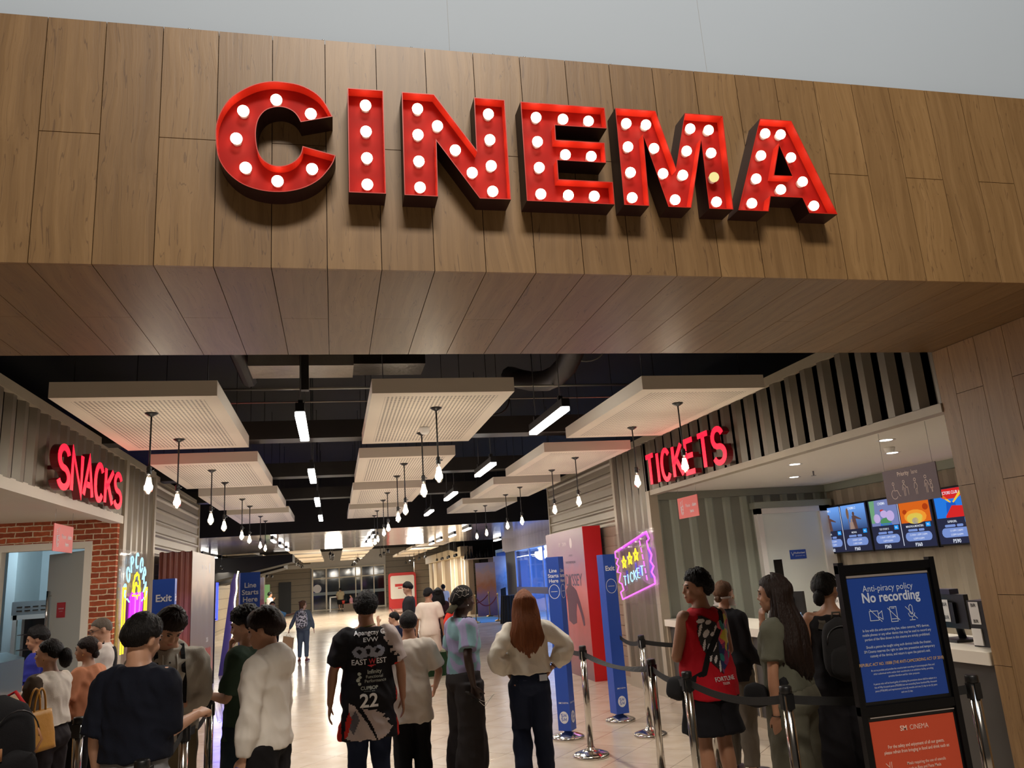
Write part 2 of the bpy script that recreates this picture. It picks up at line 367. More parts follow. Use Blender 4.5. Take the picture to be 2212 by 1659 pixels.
# portal clad in boards: facade, soffit, right jamb, left jamb (each one surface of separate boards with open joints)
W = 0.247; X0 = -1.247 - 18 * W; X1 = X0 + 54 * W; g = 0.0018
mb = MB(); i = 0; x = X0
while x < X1 - 0.01:
    cuts = [ZS, 3.815, ZT] if round((x + 1.247) / W) % 2 == 0 else [ZS, ZT]
    for a, b in zip(cuts, cuts[1:]): mb.box((x + g, YF, a + (g if a > ZS else 0)), (x + W - g, YF + 0.02, b - g))
    if x < XL: mb.box((x + g, YF, 0), (min(x + W - g, XL), YF + 0.02, ZS - g))
    if x + W > XR + 0.02: mb.box((max(x + g, XR), YF, 0), (x + W - g, YF + 0.02, ZS - g))
    x += W; i += 1
struct('wall_portal_facade', mb, M_WZ)
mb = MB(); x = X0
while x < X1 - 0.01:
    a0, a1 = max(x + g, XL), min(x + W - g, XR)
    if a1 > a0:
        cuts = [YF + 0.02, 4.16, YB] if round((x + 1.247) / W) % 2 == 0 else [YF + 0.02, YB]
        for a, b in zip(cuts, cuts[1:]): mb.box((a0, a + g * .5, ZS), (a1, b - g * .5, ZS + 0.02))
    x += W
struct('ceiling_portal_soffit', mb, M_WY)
for nm, xx, sg in (('wall_portal_jamb_right', XR, 1), ('wall_portal_jamb_left', XL, -1)):
    mb = MB(); y = YF + 0.02; k = 0
    while y < YB - 0.02:
        y2 = min(y + W, YB); zc = [0, 0.95, 2.18, ZS] if k % 2 else [0, 1.42, 2.83, ZS]
        for a, b in zip(zc, zc[1:]): mb.box((xx, y + g, a + g), (xx + sg * 0.02, y2 - g, b - g))
        y = y2; k += 1
    struct(nm, mb, M_WJ)
mb = MB(); mb.box((XR + 0.021, YF + 0.021, 0), (X1, YB - 0.01, ZT - .01)); mb.box((X0, YF + 0.021, 0), (XL - 0.021, YB - .01, ZT - .01)); mb.box((XL - .02, YF + 0.021, ZS + 0.021), (XR + .02, YB, ZT - .01))
struct('wall_portal_core', mb, mat('dark_board_core', rgb(52, 32, 22), 0.8))
mb = MB(); mb.box((X0 - 3, YF + 0.06, ZT - 0.005), (X1 + 3, YF + 0.3, 12))
for sx in (0.62, 2.08):
    mb.box((sx, YF + 0.0585, ZT), (sx + 0.002, YF + 0.0605, 12), 1)
struct('wall_upper', mb, [M_WHITE, mat('wall_joint', rgb(170, 172, 174), 0.8)])
mb = MB()
for k, sx in enumerate((-0.65, -0.02, .42, .85, 1.02, 1.5, 2.3)):
    mb.ball((sx, YF + 0.052, ZT + 0.035), 0.007, 8)
o = mb.build('screw_heads', M_STEEL); tag(o, 'tiny steel screw heads along the foot of the white upper wall', 'screws', kind='stuff')

def vcorr(mb, p, q, nrm, z0, z1, pitch=0.278, depth=0.045, mi=0):
    """vertical trapezoid ribs from plan point p to q; nrm points to the viewer's side"""
    p = Vector(p); q = Vector(q); n = Vector(nrm); L = (q - p).length; t = (q - p) / L
    prof = [(0, 0)]; s = 0.03
    while s < L - 0.05:
        prof += [(s, 0), (s + pitch * .22, -depth), (s + pitch * .5, -depth), (s + pitch * .72, 0)]; s += pitch
    prof = [a for a in prof if a[0] <= L] + [(L, 0)]
    vs = []
    for a, d in prof:
        b = p + t * a + n * d; vs += [(b.x, b.y, z0), (b.x, b.y, z1)]
    mb.add(vs, [(2 * i, 2 * i + 2, 2 * i + 3, 2 * i + 1) for i in range(len(prof) - 1)], mi)
def hribs(mb, x, y0, y1, z0, z1, sg, pitch=0.17, depth=0.03, lap=False, mi=0):
    prof = []; z = z0
    while z < z1 - 0.01:
        if lap: prof += [(z, 0), (min(z + pitch * .9, z1), depth * .25), (min(z + pitch, z1), depth)]
        else: prof += [(z, 0), (z + pitch * .35, 0), (z + pitch * .5, depth), (z + pitch * .62, depth), (z + pitch * .78, 0)]
        z += pitch
    prof = [(min(a, z1), d) for a, d in prof] + [(z1, 0)]
    vs = []
    for a, d in prof: vs += [(x + sg * d, y0, a), (x + sg * d, y1, a)]
    mb.add(vs, [(2 * i, 2 * i + 2, 2 * i + 3, 2 * i + 1) for i in range(len(prof) - 1)], mi)

# --- right side: ticket container
mb = MB(); vcorr(mb, (XR, YB), (XR, 10.56), (-1, 0), 2.79, 3.50); vcorr(mb, (XR, 10.66), (XR, 11.96), (-1, 0), 0.28, 3.50)
mb.box((XR - .012, YB, 3.50), (XR + .1, 12.04, 3.59), 1); mb.box((XR - .012, YB, 2.73), (XR + .1, 10.56, 2.795), 1)
mb.box((XR - .03, 10.54, 0), (XR + .1, 10.66, 2.795), 1); mb.box((XR - .012, 10.66, 0), (XR + .1, 12.04, .28), 1); mb.box((XR - .02, 11.96, .28), (XR + .1, 12.06, 3.5), 1)
mb.box((XR + .045, YB, 2.80), (7.4, 12.0, 3.58), 2)
struct('wall_ticket_container', mb, [M_CONT, M_CONTL, M_BLACKC])
mb = MB(); mb.box((XR, YB, 2.765), (7.35, 10.7, 2.80)); struct('ceiling_ticket_niche', mb, mat('niche_ceiling_white', rgb(226, 222, 214), 0.7))
mb = MB(); vcorr(mb, (7.28, 4.3), (7.28, 10.6), (-1, 0), 0, 2.68); mb.box((7.22, 4.3, 2.66), (7.36, 10.6, 2.765), 1)
struct('wall_ticket_back', mb, [M_CONTL, M_GREEN])
mb = MB(); vcorr(mb, (XR + .1, 10.6), (6.02, 10.6), (0, -1), 0, 2.68); vcorr(mb, (6.02, 10.6), (7.28, 10.6), (0, -1), 2.56, 2.68)
mb.box((XR + .1, 10.55, 2.66), (7.25, 10.64, 2.765), 1); mb.box((XR, 10.62, 0), (7.4, 10.75, 2.8), 1)
struct('wall_ticket_return', mb, [M_GREEN, mat('green_grey_trim', rgb(120, 122, 112), 0.5)])
mb = MB(); mb.box((XR + .03, YB - .012, 0), (7.4, YB + .02, 2.765)); struct('wall_ticket_near', mb, M_CONTL)
# white service door in the return wall
mb = MB(); mb.box((6.02, 10.50, 0), (6.10, 10.62, 2.46)); mb.box((7.05, 10.50, 0), (7.22, 10.62, 2.46)); mb.box((6.02, 10.50, 2.38), (7.22, 10.62, 2.46)); mb.box((5.98, 10.46, 2.46), (7.24, 10.62, 2.55), 1)
struct('trim_1', mb, [M_WHT, M_GREEN])
d = MB(); d.box((6.10, 10.54, 0), (7.05, 10.60, 2.38)); door1 = struct('door_1', d, mat('door_white', rgb(226, 232, 226), 0.45))
d = MB(); d.box((6.20, 10.525, .95), (6.33, 10.542, 1.72)); o = d.build('vision_panel', mat('dark_glass', rgb(12, 12, 14), 0.1)); o.parent = door1
fn = lambda u, v, dd: (u, 10.54 - dd, v)
sg = empty('door_sign', (0, 0, 0), 0, 'small blue staff notice plate on the white door behind the ticket counter', 'sign')
d = MB(); d.box((6.48, 10.53, 1.71), (6.74, 10.539, 1.84)); d.build('plate', M_BLUE, sg)
d = MB(); put_text(d, 'Authorized', .038, fn, 6.635, 1.785, .012, .02); put_text(d, 'personnel only', .026, fn, 6.64, 1.748, .012)
stroke(d, [(6.50, 1.81), (6.52, 1.76), (6.545, 1.81)], .006, fn, .011, .013); d.build('lettering', M_PRINTW, sg)

# --- siding walls beyond the containers
for nm, sx, sg_, ye in (('wall_siding_right', XR + .05, -1, 16.15), ('wall_siding_left', XL - .05, 1, 16.7)):
    mb = MB(); y0 = 12.06 if sg_ < 0 else 12.5
    hribs(mb, sx, y0, ye, 2.42, 3.52, sg_, .185, .022); hribs(mb, sx, y0, ye, 0.1, 2.42, sg_, .155, .02, True, 1)
    mb.box((sx - .02, y0, 3.52), (sx + .02, ye + .03, 3.58), 2); mb.box((sx - .03, ye, 0), (sx + .03, ye + .06, 3.6), 2); mb.box((sx - sg_ * .012, y0, 0), (sx - sg_ * .2, ye + .06, 3.6), 2)
    mb.box((sx, y0, 0), (sx + sg_ * .03, ye, .1), 2)
    struct(nm, mb, [M_RIB, mat('lap_siding', rgb(152, 134, 118), 0.5, bump=.05, bscale=8), M_CONTL])

# --- left side: snack container
mb = MB(); vcorr(mb, (XL, 10.7), (XL, YB), (1, 0), 2.79, 3.50); vcorr(mb, (XL, 12.42), (XL, 10.84), (1, 0), 0.1, 3.50, .3)
mb.box((XL + .012, YB, 3.50), (XL - .1, 12.5, 3.59), 1); mb.box((XL + .02, YB, 2.70), (XL - .1, 10.7, 2.795), 3)
mb.box((XL + .03, 10.7, 0), (XL - .1, 10.84, 3.5), 1); mb.box((XL + .03, 12.40, 0), (XL - .1, 12.5, 3.5), 1); mb.box((XL + .02, 10.8, 0), (XL - .1, 12.5, .1), 1)
mb.box((XL - .045, YB, 2.82), (-6.2, 12.5, 3.58), 2)
struct('wall_snack_container', mb, [M_CONT, M_CONTL, M_BLACKC, M_WARMW])
mb = MB(); mb.box((XL - .02, YB, 2.76), (-6.2, 10.7, 2.82)); struct('ceiling_snack_niche', mb, M_WARMW)
mb = MB(); mb.box((XL - .02, 10.6, 0), (-2.86, 10.7, 2.77)); mb.box((-2.86, 10.6, 2.5), (-3.92, 10.7, 2.77)); mb.box((-3.92, 10.6, 0), (-6.2, 10.7, 2.77))
struct('wall_brick_left', mb, M_BRICK)
mb = MB()
for a, b in (((-2.94, 10.58, 0), (-2.86, 10.72, 2.5)), ((-3.92, 10.58, 0), (-3.84, 10.72, 2.5)), ((-3.84, 10.58, 2.42), (-2.94, 10.72, 2.5))): mb.box(a, b)
struct('trim_2', mb, M_WARMW)
mb = MB(); mb.box((-6.2, 14.0, 0), (-2.75, 14.1, 3)); mb.box((-6.3, 10.7, 0), (-6.2, 14.1, 3)); mb.box((-2.8, 12.5, 0), (-2.75, 14, 3)); mb.box((-6.2, 10.7, 2.9), (-2.7, 14, 3.0)); mb.box((-6.3, YB, 0), (-6.2, 10.7, 2.8)); mb.box((-4.62, 13.0, 0), (-4.5, 14, 2.9))
struct('wall_kitchen', mb, mat('kitchen_plaster', rgb(206, 214, 216), 0.7, var=0.08, vscale=2))
area('snack_niche_fill', (-3.6, 8.6, 2.72), (-3.6, 8.9, 0), .5, 2.2, 42, (1, .93, .84))  # added light without a fitting, brightens the brick wall and kitchen door
point('kitchen_ceiling_lamp', (-4.1, 12.2, 2.6), 42, (0.62, 0.86, 1.0), .2)
dr = empty('door_2', (-2.95, 10.72, 0), 135.6); tag(dr, None, None, None, 'structure')
d = MB(); d.box((0, -.02, 0.01), (.80, .02, 2.40)); d.build('door_leaf', mat('grey_door', rgb(178, 178, 172), .5), dr)
d = MB(); d.tube([(.70, .06, 1.25), (.70, .06, 1.95)], .018, 8); d.box((.69, .0, 1.3), (.71, .06, 1.32)); d.box((.69, .0, 1.88), (.71, .06, 1.90)); d.build('door_handle', M_CHROME, dr)
s2 = empty('door_sign', (-2.95, 10.72, 0), 135.6, 'small dark red notice on the open grey kitchen door', 'sign')
d = MB(); d.box((.36, .021, 1.62), (.54, .027, 1.80)); d.build('plate', mat('dark_red_vinyl', rgb(176, 22, 32), .5), s2)
fn = lambda u, v, dd: (.45 - (u - .45), .027 + dd, v)
d = MB(); put_text(d, 'Authorized', .026, fn, .46, 1.72, .002, .02); put_text(d, 'personnel', .018, fn, .46, 1.69, .002); d.build('lettering', M_PRINTW, s2)

# --- ceilings
mb = MB(); mb.box((XL - 4.5, YB - .4, 4.7), (XR + 4.5, 23, 4.8)); mb.box((XL - 4.5, YB - .3, 3.6), (XL - 4.4, 23, 4.7)); mb.box((XR + 4.4, YB - .3, 3.6), (XR + 4.5, 23, 4.7))
struct('ceiling_black', mb, M_BLACKC)
mb = MB(); mb.box((-9, 21.9, 3.2), (11, 22.0, 4.7)); struct('wall_black_bulkhead', mb, M_BLACKC)
mb = MB(); mb.box((-9, 22.0, 3.2), (11, 32.4, 3.26)); struct('ceiling_metal_soffit', mb, M_FOIL)
mb = MB(); mb.box((-14, 32.4, 4.3), (16, 63, 4.4)); mb.box((-14, 32.3, 3.26), (16, 32.4, 4.3)); struct('ceiling_far_hall', mb, M_BLACKC)
def pipe(name, pts, r, m, label, cat='pipe', **k):
    mb = MB(); mb.tube(pts, r, 10); o = mb.build(name, m); return tag(o, label, cat, **k)
mb = MB(); mb.box((-.80, 7.8, 3.93), (.22, 8.3, 4.35)); mb.box((.22, 7.82, 3.95), (.95, 8.28, 4.33), 1)
o = mb.build('air_duct', [M_FOILD, mat('dark_foil_duct', rgb(70, 62, 50), .35, metal=.8, bump=.9, bscale=12, var=.5, vscale=4)]); tag(o, 'silver foil-wrapped air duct crossing the black ceiling behind the portal', 'duct')
M_COND = mat('galvanised_conduit', rgb(150, 146, 136), .4, metal=.5)
pipe('conduit', [(-2.6, 8.0, 3.74), (6.2, 8.0, 3.74)], .012, M_COND, 'pale steel conduit crossing the ceiling above the front ceiling panels, nearer of two', 'conduit')
pipe('conduit', [(-2.6, 9.4, 3.92), (6.2, 9.4, 3.92)], .009, M_COND, 'thin steel conduit crossing the ceiling behind the front ceiling panels, farther of two', 'conduit')
for k, y in enumerate((9.6, 13.0, 16.4)):
    mb = MB(); mb.box((XL - 3, y, 3.52), (XR + 3, y + .3, 3.74)); o = mb.build('ceiling_beam', M_DUCT); tag(o, 'dark beam across the black ceiling, %s of three from the portal' % ('first', 'second', 'third')[k], 'beam', 'dark ceiling beams')
pipe('round_duct', [(-2.4, 6.6, 4.35), (-1.2, 6.6, 4.35), (-.9, 6.9, 4.1), (-.9, 9, 4.1)], .09, M_DUCT, 'dark round duct bending over the left front ceiling panel', 'duct')
pipe('flexible_duct', [(2.3 + .12 * math.sin(i * .5), 6.6 + i * .35, 4.2 - .35 * math.sin(i * .4)) for i in range(9)], .12, M_DUCT, 'dark flexible duct sagging between centre and right ceiling panels', 'duct')
pipe('cable', [(2.62 + .24 * math.cos(R(a)), 7.6, 4.1 + .2 * math.sin(R(a))) for a in range(180, 361, 15)], .008, M_COND, 'grey cable hanging in a loop from the black ceiling right of the foil duct', 'cable')
pipe('cable', [(1.98 + .2 * math.cos(R(a)), 9.4, 3.92 + .2 * math.sin(R(a))) for a in range(180, 361, 15)], .01, M_DUCT, 'dark cable looped beside the right edge of the centre front panel', 'cable')
mb = MB(); mb.box((-.28, 7.05, 3.5), (-.2, 7.13, 4.7)); o = mb.build('hanger_strut', M_DUCT); tag(o, 'dark steel hanger strut dropping from the ceiling left of the centre panel', 'strut')

# --- ceiling panels, pendants, linear lamps
PX = (-1.49, .93, 3.32); PY = [7.62 + 3.47 * k for k in range(4)]
ordn = ('first', 'second', 'third', 'fourth', 'fifth', 'sixth'); side = ('left', 'centre', 'right')
proto = None
pb = MB(); pb.box((-.605, -1.225, 0), (.605, 1.225, .125))
pme = None
for ix, x in enumerate(PX):
    for iy, y in enumerate(PY):
        if pme is None: o = pb.build('ceiling_panel', [M_PERF]); pme = o.data
        else: o = bpy.data.objects.new('ceiling_panel', pme); COL.objects.link(o)
        o.location = (x, y, 3.30)
        tag(o, 'white perforated hanging ceiling panel, %s from the portal in the %s row' % (ordn[iy], side[ix]), 'ceiling panel', 'perforated panels of the entrance ceiling')
        hw = MB()
        for a in (-.5, .5):
            for b in (-1, 1): hw.tube([(x + a, y + b, 3.425), (x + a, y + b, 4.7)], .004, 6)
        h = hw.build('hanger_wires', M_DUCT); h.parent = o; h.matrix_parent_inverse = Matrix.Translation((-x, -y, -3.3))
def bulb_pendant(label, grp):
    root = empty('pendant_lamp', (0, 0, 0), 0, label, 'pendant lamp', grp)
    m = MB(); m.lathe([(.004, -.035), (.014, -.03), (.052, -.008), (.055, 0)], n=16); m.build('ceiling_rose', M_BLK, root)
    m = MB(); m.tube([(0, 0, -.02), (0, 0, -.46)], .0075, 8); m.build('stem', M_BLK, root)
    m = MB(); m.lathe([(.012, -.525), (.021, -.52), (.021, -.49), (.017, -.487), (.022, -.482), (.020, -.46), (.010, -.45)], n=14); m.tube([(.02, 0, -.485), (.04, 0, -.485)], .006, 6); m.build('socket', M_BLK, root)
    m = MB(); m.lathe([(.002, -.69), (.018, -.685), (.033, -.66), (.036, -.635), (.030, -.60), (.020, -.56), (.015, -.52)], n=16); b = m.build('bulb', M_GLASSB, root); b.visible_shadow = False
    m = MB()
    for k in range(6):
        a = k * math.pi / 3; m.tube([(.009 * math.cos(a), .009 * math.sin(a), -.55), (.021 * math.cos(a + .3), .021 * math.sin(a + .3), -.645), (.004 * math.cos(a), .004 * math.sin(a), -.66)], .0028, 6)
    m.ball((0, 0, -.62), (.016, .016, .033), 10); f = m.build('filament', M_BULBE, b)
    return root
pend = None; n_p = 0
for ix, x in enumerate(PX):
    for iy, y in enumerate(PY):
        for j, dy in enumerate((-.62, .63)):
            lb = 'filament bulb on a black stem, %s of two under the %s %s ceiling panel' % (('nearer', 'farther')[j], ordn[iy], side[ix])
            if pend is None: pend = bulb_pendant(lb, 'filament bulbs under the entrance panels'); o = pend
            else: o = copy_tree(pend)
            o.location = (x, y + dy, 3.30); o['label'] = lb
            point('pendant_bulb_light', (x, y + dy, 2.675), 13.5, (1, .85, .66), .03)
def linear_lamp(label, grp, L=1.2):
    root = empty('linear_lamp', (0, 0, 0), 0, label, 'linear lamp', grp)
    m = MB(); m.box((-.036, -L / 2 - .02, 0), (.036, L / 2 + .02, .075)); m.build('housing', M_BLK, root)
    m = MB(); m.box((-.04, -L / 2, -.035), (.04, L / 2, .0)); m.build('diffuser', M_LED, root)
    m = MB(); m.tube([(0, -L * .38, .07), (0, -L * .38, 1.5)], .005, 6); m.tube([(0, L * .38, .07), (0, L * .38, 1.5)], .005, 6); m.box((-.02, -L * .4, .07), (.02, -L * .36, .13)); m.box((-.02, L * .36, .07), (.02, L * .4, .13)); m.build('hanger_rods', M_BLK, root)
    return root
lin0 = None
for ix, x in enumerate((-.26, 2.04)):
    for iy in range(4):
        y = 7.2 + 3.36 * iy
        lb = 'slim white linear lamp, %s from the portal in the %s gap between panel rows' % (ordn[iy], ('left', 'right')[ix])
        if lin0 is None: lin0 = linear_lamp(lb, 'linear lamps of the entrance ceiling'); o = lin0
        else: o = copy_tree(lin0)
        o.location = (x, y, 3.2); o['label'] = lb
        area('linear_lamp_light', (x, y, 3.155), (x, y, 0), .06, 1.15, 30, (1, .96, .90)).rotation_euler = (0, 0, 0)
mb = MB(); mb.lathe([(.05, 0), (.055, -.03), (.045, -.055), (.03, -.07)], (.93, 7.95, 3.3), 18); o = mb.build('smoke_detector', M_WHT); tag(o, 'round white smoke detector under the first centre ceiling panel', 'smoke detector')
# --- far ceiling: panels and lamps, some 35 to 60 m away
fp = 0
for x in (-3.9, -1.25, 1.05, 4.4):
    for y in (36, 41, 46, 51):
        o = bpy.data.objects.new('ceiling_panel', None)
        bpy.data.objects.remove(o)
        m = MB(); m.box((-.65, -1.7, 0), (.65, 1.7, .12)); o = m.build('ceiling_panel', M_PANW); o.location = (x, y, 3.3)
        tag(o, 'pale ceiling panel of the far hall, %s back in the %s row' % (ordn[int((y - 36) / 5)], {-3.9: 'leftmost', -1.25: 'left centre', 1.05: 'right centre', 4.4: 'rightmost'}[x]), 'ceiling panel', 'panels of the far hall ceiling')
        if y in (36, 46): area('far_panel_bounce_fill', (x, y + 2.5, 3.1), (x, y + 2.5, 0), .5, .5, 40, (1, .88, .7)).rotation_euler = (0, 0, 0)  # added area lights standing in for bounce between the far panels
LL = [(-1.66, 23.6), (-1.64, 26.6), (-1.6, 29.3), (-4.4, 29.7), (-4.4, 32.0), (1.13, 23.8), (1.12, 26.1), (1.12, 28.6), (3.8, 23.0), (3.82, 26.1), (3.75, 28.9), (3.75, 31.3), (6.4, 31.4)]
for k, (x, y) in enumerate(LL):
    o = copy_tree(lin0); z = 3.19
    o.location = (x, y, 3.13); [setattr(c, 'scale', (1, 1, .05)) for c in kids(o) if c.name.startswith('hanger')]
    rowx = {-1: 'left centre', -4: 'far left', 1: 'middle', 3: 'right centre', 6: 'far right'}[int(x)]
    nth = [q for q in LL if int(q[0]) == int(x)].index((x, y))
    o['label'] = 'linear lamp under the polished metal soffit, %s back in the %s row' % (ordn[nth], rowx); o['group'] = 'linear lamps under the metal soffit'
    area('soffit_lamp_light', (x, y, 3.1), (x, y, 0), .06, 1.15, 50, (1, .95, .88)).rotation_euler = (0, 0, 0)

# ================================================================== CINEMA marquee letters
LET = {
'C': ([(0.02, 3.9), (-0.019, 3.979), (-0.065, 4.026), (-0.131, 4.057), (-0.204, 4.066), (-0.262, 4.064), (-0.327, 4.043), (-0.39, 4.003), (-0.44, 3.954), (-0.474, 3.888), (-0.491, 3.82), (-0.491, 3.747), (-0.482, 3.674), (-0.459, 3.618), (-0.421, 3.57), (-0.371, 3.533), (-0.309, 3.511), (-0.24, 3.503), (-0.171, 3.51), (-0.101, 3.534), (-0.042, 3.575), (-0.003, 3.625), (0.02, 3.665), (0.031, 3.701), (-0.116, 3.739), (-0.126, 3.696), (-0.152, 3.661), (-0.186, 3.64), (-0.222, 3.633), (-0.258, 3.64), (-0.291, 3.666), (-0.311, 3.707), (-0.32, 3.772), (-0.317, 3.832), (-0.303, 3.878), (-0.274, 3.914), (-0.229, 3.932), (-0.19, 3.93), (-0.158, 3.914), (-0.138, 3.89), (-0.124, 3.861)], [(-0.234, 3.986), (-0.379, 3.917), (-0.079, 3.924), (-0.407, 3.774), (-0.365, 3.63), (-0.227, 3.571), (-0.075, 3.64)]),
'I': ([(0.09, 4.058), (0.258, 4.058), (0.256, 3.517), (0.088, 3.517)], [(0.174, 3.988), (0.173, 3.849), (0.174, 3.71), (0.173, 3.574)]),
'N': ([(0.345, 4.057), (0.501, 4.057), (0.693, 3.769), (0.697, 4.055), (0.851, 4.053), (0.847, 3.514), (0.695, 3.513), (0.502, 3.804), (0.497, 3.514), (0.34, 3.515)], [(0.421, 3.988), (0.418, 3.848), (0.417, 3.707), (0.417, 3.571), (0.514, 3.902), (0.595, 3.777), (0.671, 3.661), (0.77, 3.985), (0.769, 3.844), (0.767, 3.703), (0.766, 3.567)]),
'E': ([(0.931, 4.05), (1.372, 4.049), (1.372, 3.93), (1.1, 3.93), (1.098, 3.849), (1.352, 3.849), (1.349, 3.736), (1.096, 3.737), (1.094, 3.634), (1.374, 3.633), (1.371, 3.511), (0.925, 3.511)], [(1.013, 3.984), (1.153, 3.984), (1.288, 3.983), (1.01, 3.849), (1.149, 3.785), (1.284, 3.784), (1.008, 3.707), (1.005, 3.564), (1.145, 3.564), (1.279, 3.565)]),
'M': ([(1.429, 4.052), (1.65, 4.052), (1.724, 3.728), (1.813, 4.05), (2.03, 4.049), (2.013, 3.51), (1.879, 3.51), (1.886, 3.897), (1.78, 3.51), (1.656, 3.51), (1.566, 3.901), (1.554, 3.511), (1.421, 3.511)], [(1.492, 3.984), (1.6, 3.984), (1.487, 3.85), (1.485, 3.706), (1.479, 3.566), (1.629, 3.85), (1.662, 3.709), (1.711, 3.565), (1.847, 3.978), (1.952, 3.977), (1.81, 3.846), (1.771, 3.706), (1.948, 3.843), (1.945, 3.703), (1.94, 3.563)]),
'A': ([(2.247, 4.049), (2.435, 4.049), (2.618, 3.508), (2.45, 3.508), (2.424, 3.594), (2.239, 3.594), (2.213, 3.508), (2.041, 3.508)], [(2.283, 3.979), (2.375, 3.979), (2.237, 3.845), (2.188, 3.707), (2.141, 3.564), (2.415, 3.844), (2.461, 3.704), (2.323, 3.651), (2.504, 3.565)])}
HOLE = [(2.337, 3.896), (2.385, 3.719), (2.279, 3.718)]
def area2(p): return sum(p[i][0] * p[(i + 1) % len(p)][1] - p[(i + 1) % len(p)][0] * p[i][1] for i in range(len(p))) / 2
def inset(poly, w):
    n = len(poly); s = 1 if area2(poly) > 0 else -1; out = []
    for i in range(n):
        p = Vector(poly[i]); a = (p - Vector(poly[i - 1])).normalized(); b = (Vector(poly[(i + 1) % n]) - p).normalized()
        n1 = Vector((-a.y, a.x)) * s; n2 = Vector((-b.y, b.x)) * s; m = (n1 + n2).normalized(); k = min(3.0, 1 / max(.3, m.dot(n1)))
        out.append(tuple(p + m * w * k))
    return out
pb = MB(); pb.lathe([(.012, 0), (.022, .0), (.022, .018), (.014, .022)], n=14)
bm_ = MB(); bm_.ball((0, 0, 0), (.0265, .022, .0265), 18)
ball_me = bm_.mesh('bulb', M_MARQ); bally_me = bm_.mesh('bulb', M_MARQY)
def curve_c(pts):
    out = []; n = len(pts); corner = {0, 23, 24, 40}
    for i in range(n):
        out.append(pts[i]); j = (i + 1) % n
        if i in (23, 40): continue
        a = pts[i - 1] if i not in corner else pts[i]; d_ = pts[(j + 1) % n] if j not in corner else pts[j]; b, c = pts[i], pts[j]
        for t in (.33, .67):
            out.append(tuple(.5 * (2 * b[k] + (c[k] - a[k]) * t + (2 * a[k] - 5 * b[k] + 4 * c[k] - d_[k]) * t * t + (3 * b[k] - a[k] - 3 * c[k] + d_[k]) * t ** 3) for k in (0, 1)))
    return out
LET['C'] = (curve_c(LET['C'][0]), LET['C'][1])
for ch, (poly, bulbs) in LET.items():
    root = empty('marquee_letter', ((min(p[0] for p in poly) + max(p[0] for p in poly)) / 2, YF, 3.51), 0,
                 'large red marquee letter %s with round bulbs on the wooden portal' % ch, 'sign letter', 'marquee letters over the entrance')
    ox, oz = root.location.x, root.location.z
    for pl, inner_hole in ((poly, False),) + (((HOLE, True),) if ch == 'A' else ()):
        t = .004; inn = inset(pl, -t if inner_hole else t); n = len(pl)
        P = lambda q, y: (q[0] - ox, y, q[1] - oz)
        so = MB(); so.add([P(q, -.12) for q in pl] + [P(q, 0) for q in pl], [(i, (i + 1) % n, n + (i + 1) % n, n + i) for i in range(n)])
        so.build('side_wall', M_MAROON, root)
        si = MB(); si.add([P(q, -.12) for q in inn] + [P(q, -.062) for q in inn], [(i, (i + 1) % n, n + (i + 1) % n, n + i) for i in range(n)])
        si.add([P(q, -.12) for q in pl] + [P(q, -.12) for q in inn], [(i, (i + 1) % n, n + (i + 1) % n, n + i) for i in range(n)])
        si.build('inner_wall', M_RED, root)
    bmx = bmesh.new(); rings = [poly] + ([HOLE] if ch == 'A' else [])
    edges = []
    for pl in rings:
        vs = [bmx.verts.new((q[0] - ox, -.062, q[1] - oz)) for q in inset(pl, .003 if pl is poly else -.003)]
        edges += [bmx.edges.new((vs[i], vs[(i + 1) % len(vs)])) for i in range(len(vs))]
    bmesh.ops.triangle_fill(bmx, use_beauty=True, edges=edges)
    me = bpy.data.meshes.new('back_plate'); bmx.to_mesh(me); bmx.free(); me.materials.append(M_REDB)
    o = bpy.data.objects.new('back_plate', me); COL.objects.link(o); o.parent = root
    for k, (bx, bz) in enumerate(bulbs):
        dim = (ch == 'M' and k == 13)
        o = bpy.data.objects.new('bulb', bally_me if dim else ball_me); COL.objects.link(o); o.parent = root; o.location = (bx - ox, -.094, bz - oz)
        if dim: o['label'] = 'dimmer yellow bulb'
        o = pb.build('socket', M_WHT, root) if k == 0 else o.copy()
        if k == 0: sock = o
        else: o = sock.copy(); COL.objects.link(o)
        o.rotation_euler = (R(90), 0, 0); o.location = (bx - ox, -.062, bz - oz)

# ================================================================== SNACKS / TICKETS channel letters
def wall_letters(word, x_face, x_back, ys, z0, h, grp, where, us):
    n = len(word); names = {'T': 0, 'S': 0, 'K': 0}
    cnt = {}
    adv = [.42 if c_ == 'I' else 1.0 for c_ in word]; tot_ = sum(adv) - (adv[0] + adv[-1]) / 2
    for i, ch in enumerate(word):
        y = ys[0] + (ys[1] - ys[0]) * (sum(adv[:i]) + adv[i] / 2 - adv[0] / 2) / tot_
        cnt[ch] = cnt.get(ch, 0) + 1; tot = word.count(ch)
        lb = 'lit red letter %s%s of the %s sign %s' % ('' if tot == 1 else ('first ' if cnt[ch] == 1 else 'last '), ch, word.lower(), where)
        root = empty('channel_letter', (x_back, y, z0), 0, lb, 'sign letter', grp)
        sgn = -1 if x_face < x_back else 1; dirn = 1 if ys[1] > ys[0] else -1; wsc = .50 * h
        wd = {'I': .0}.get(ch, 1)
        def fn(u, v, dd): return (dd, dirn * (u - .26 * wd * 1) * us * h, v * h)
        def f2(u, v, dd): return fn(u, v, dd)
        D = x_face - x_back
        fc = MB(); rt = MB()
        for st in glyph(ch):
            stroke(fc, st, .165, f2, D - sgn * .004, D); stroke(rt, st, .15, f2, sgn * .03, D - sgn * .004)
            if ch == 'I': pass
        rt.box((-sgn * .034, -.02, h * .45), (sgn * .04, .02, h * .55))
        fc.build('face', M_SIGNR, root); rt.build('return_side', M_SIGND, root)
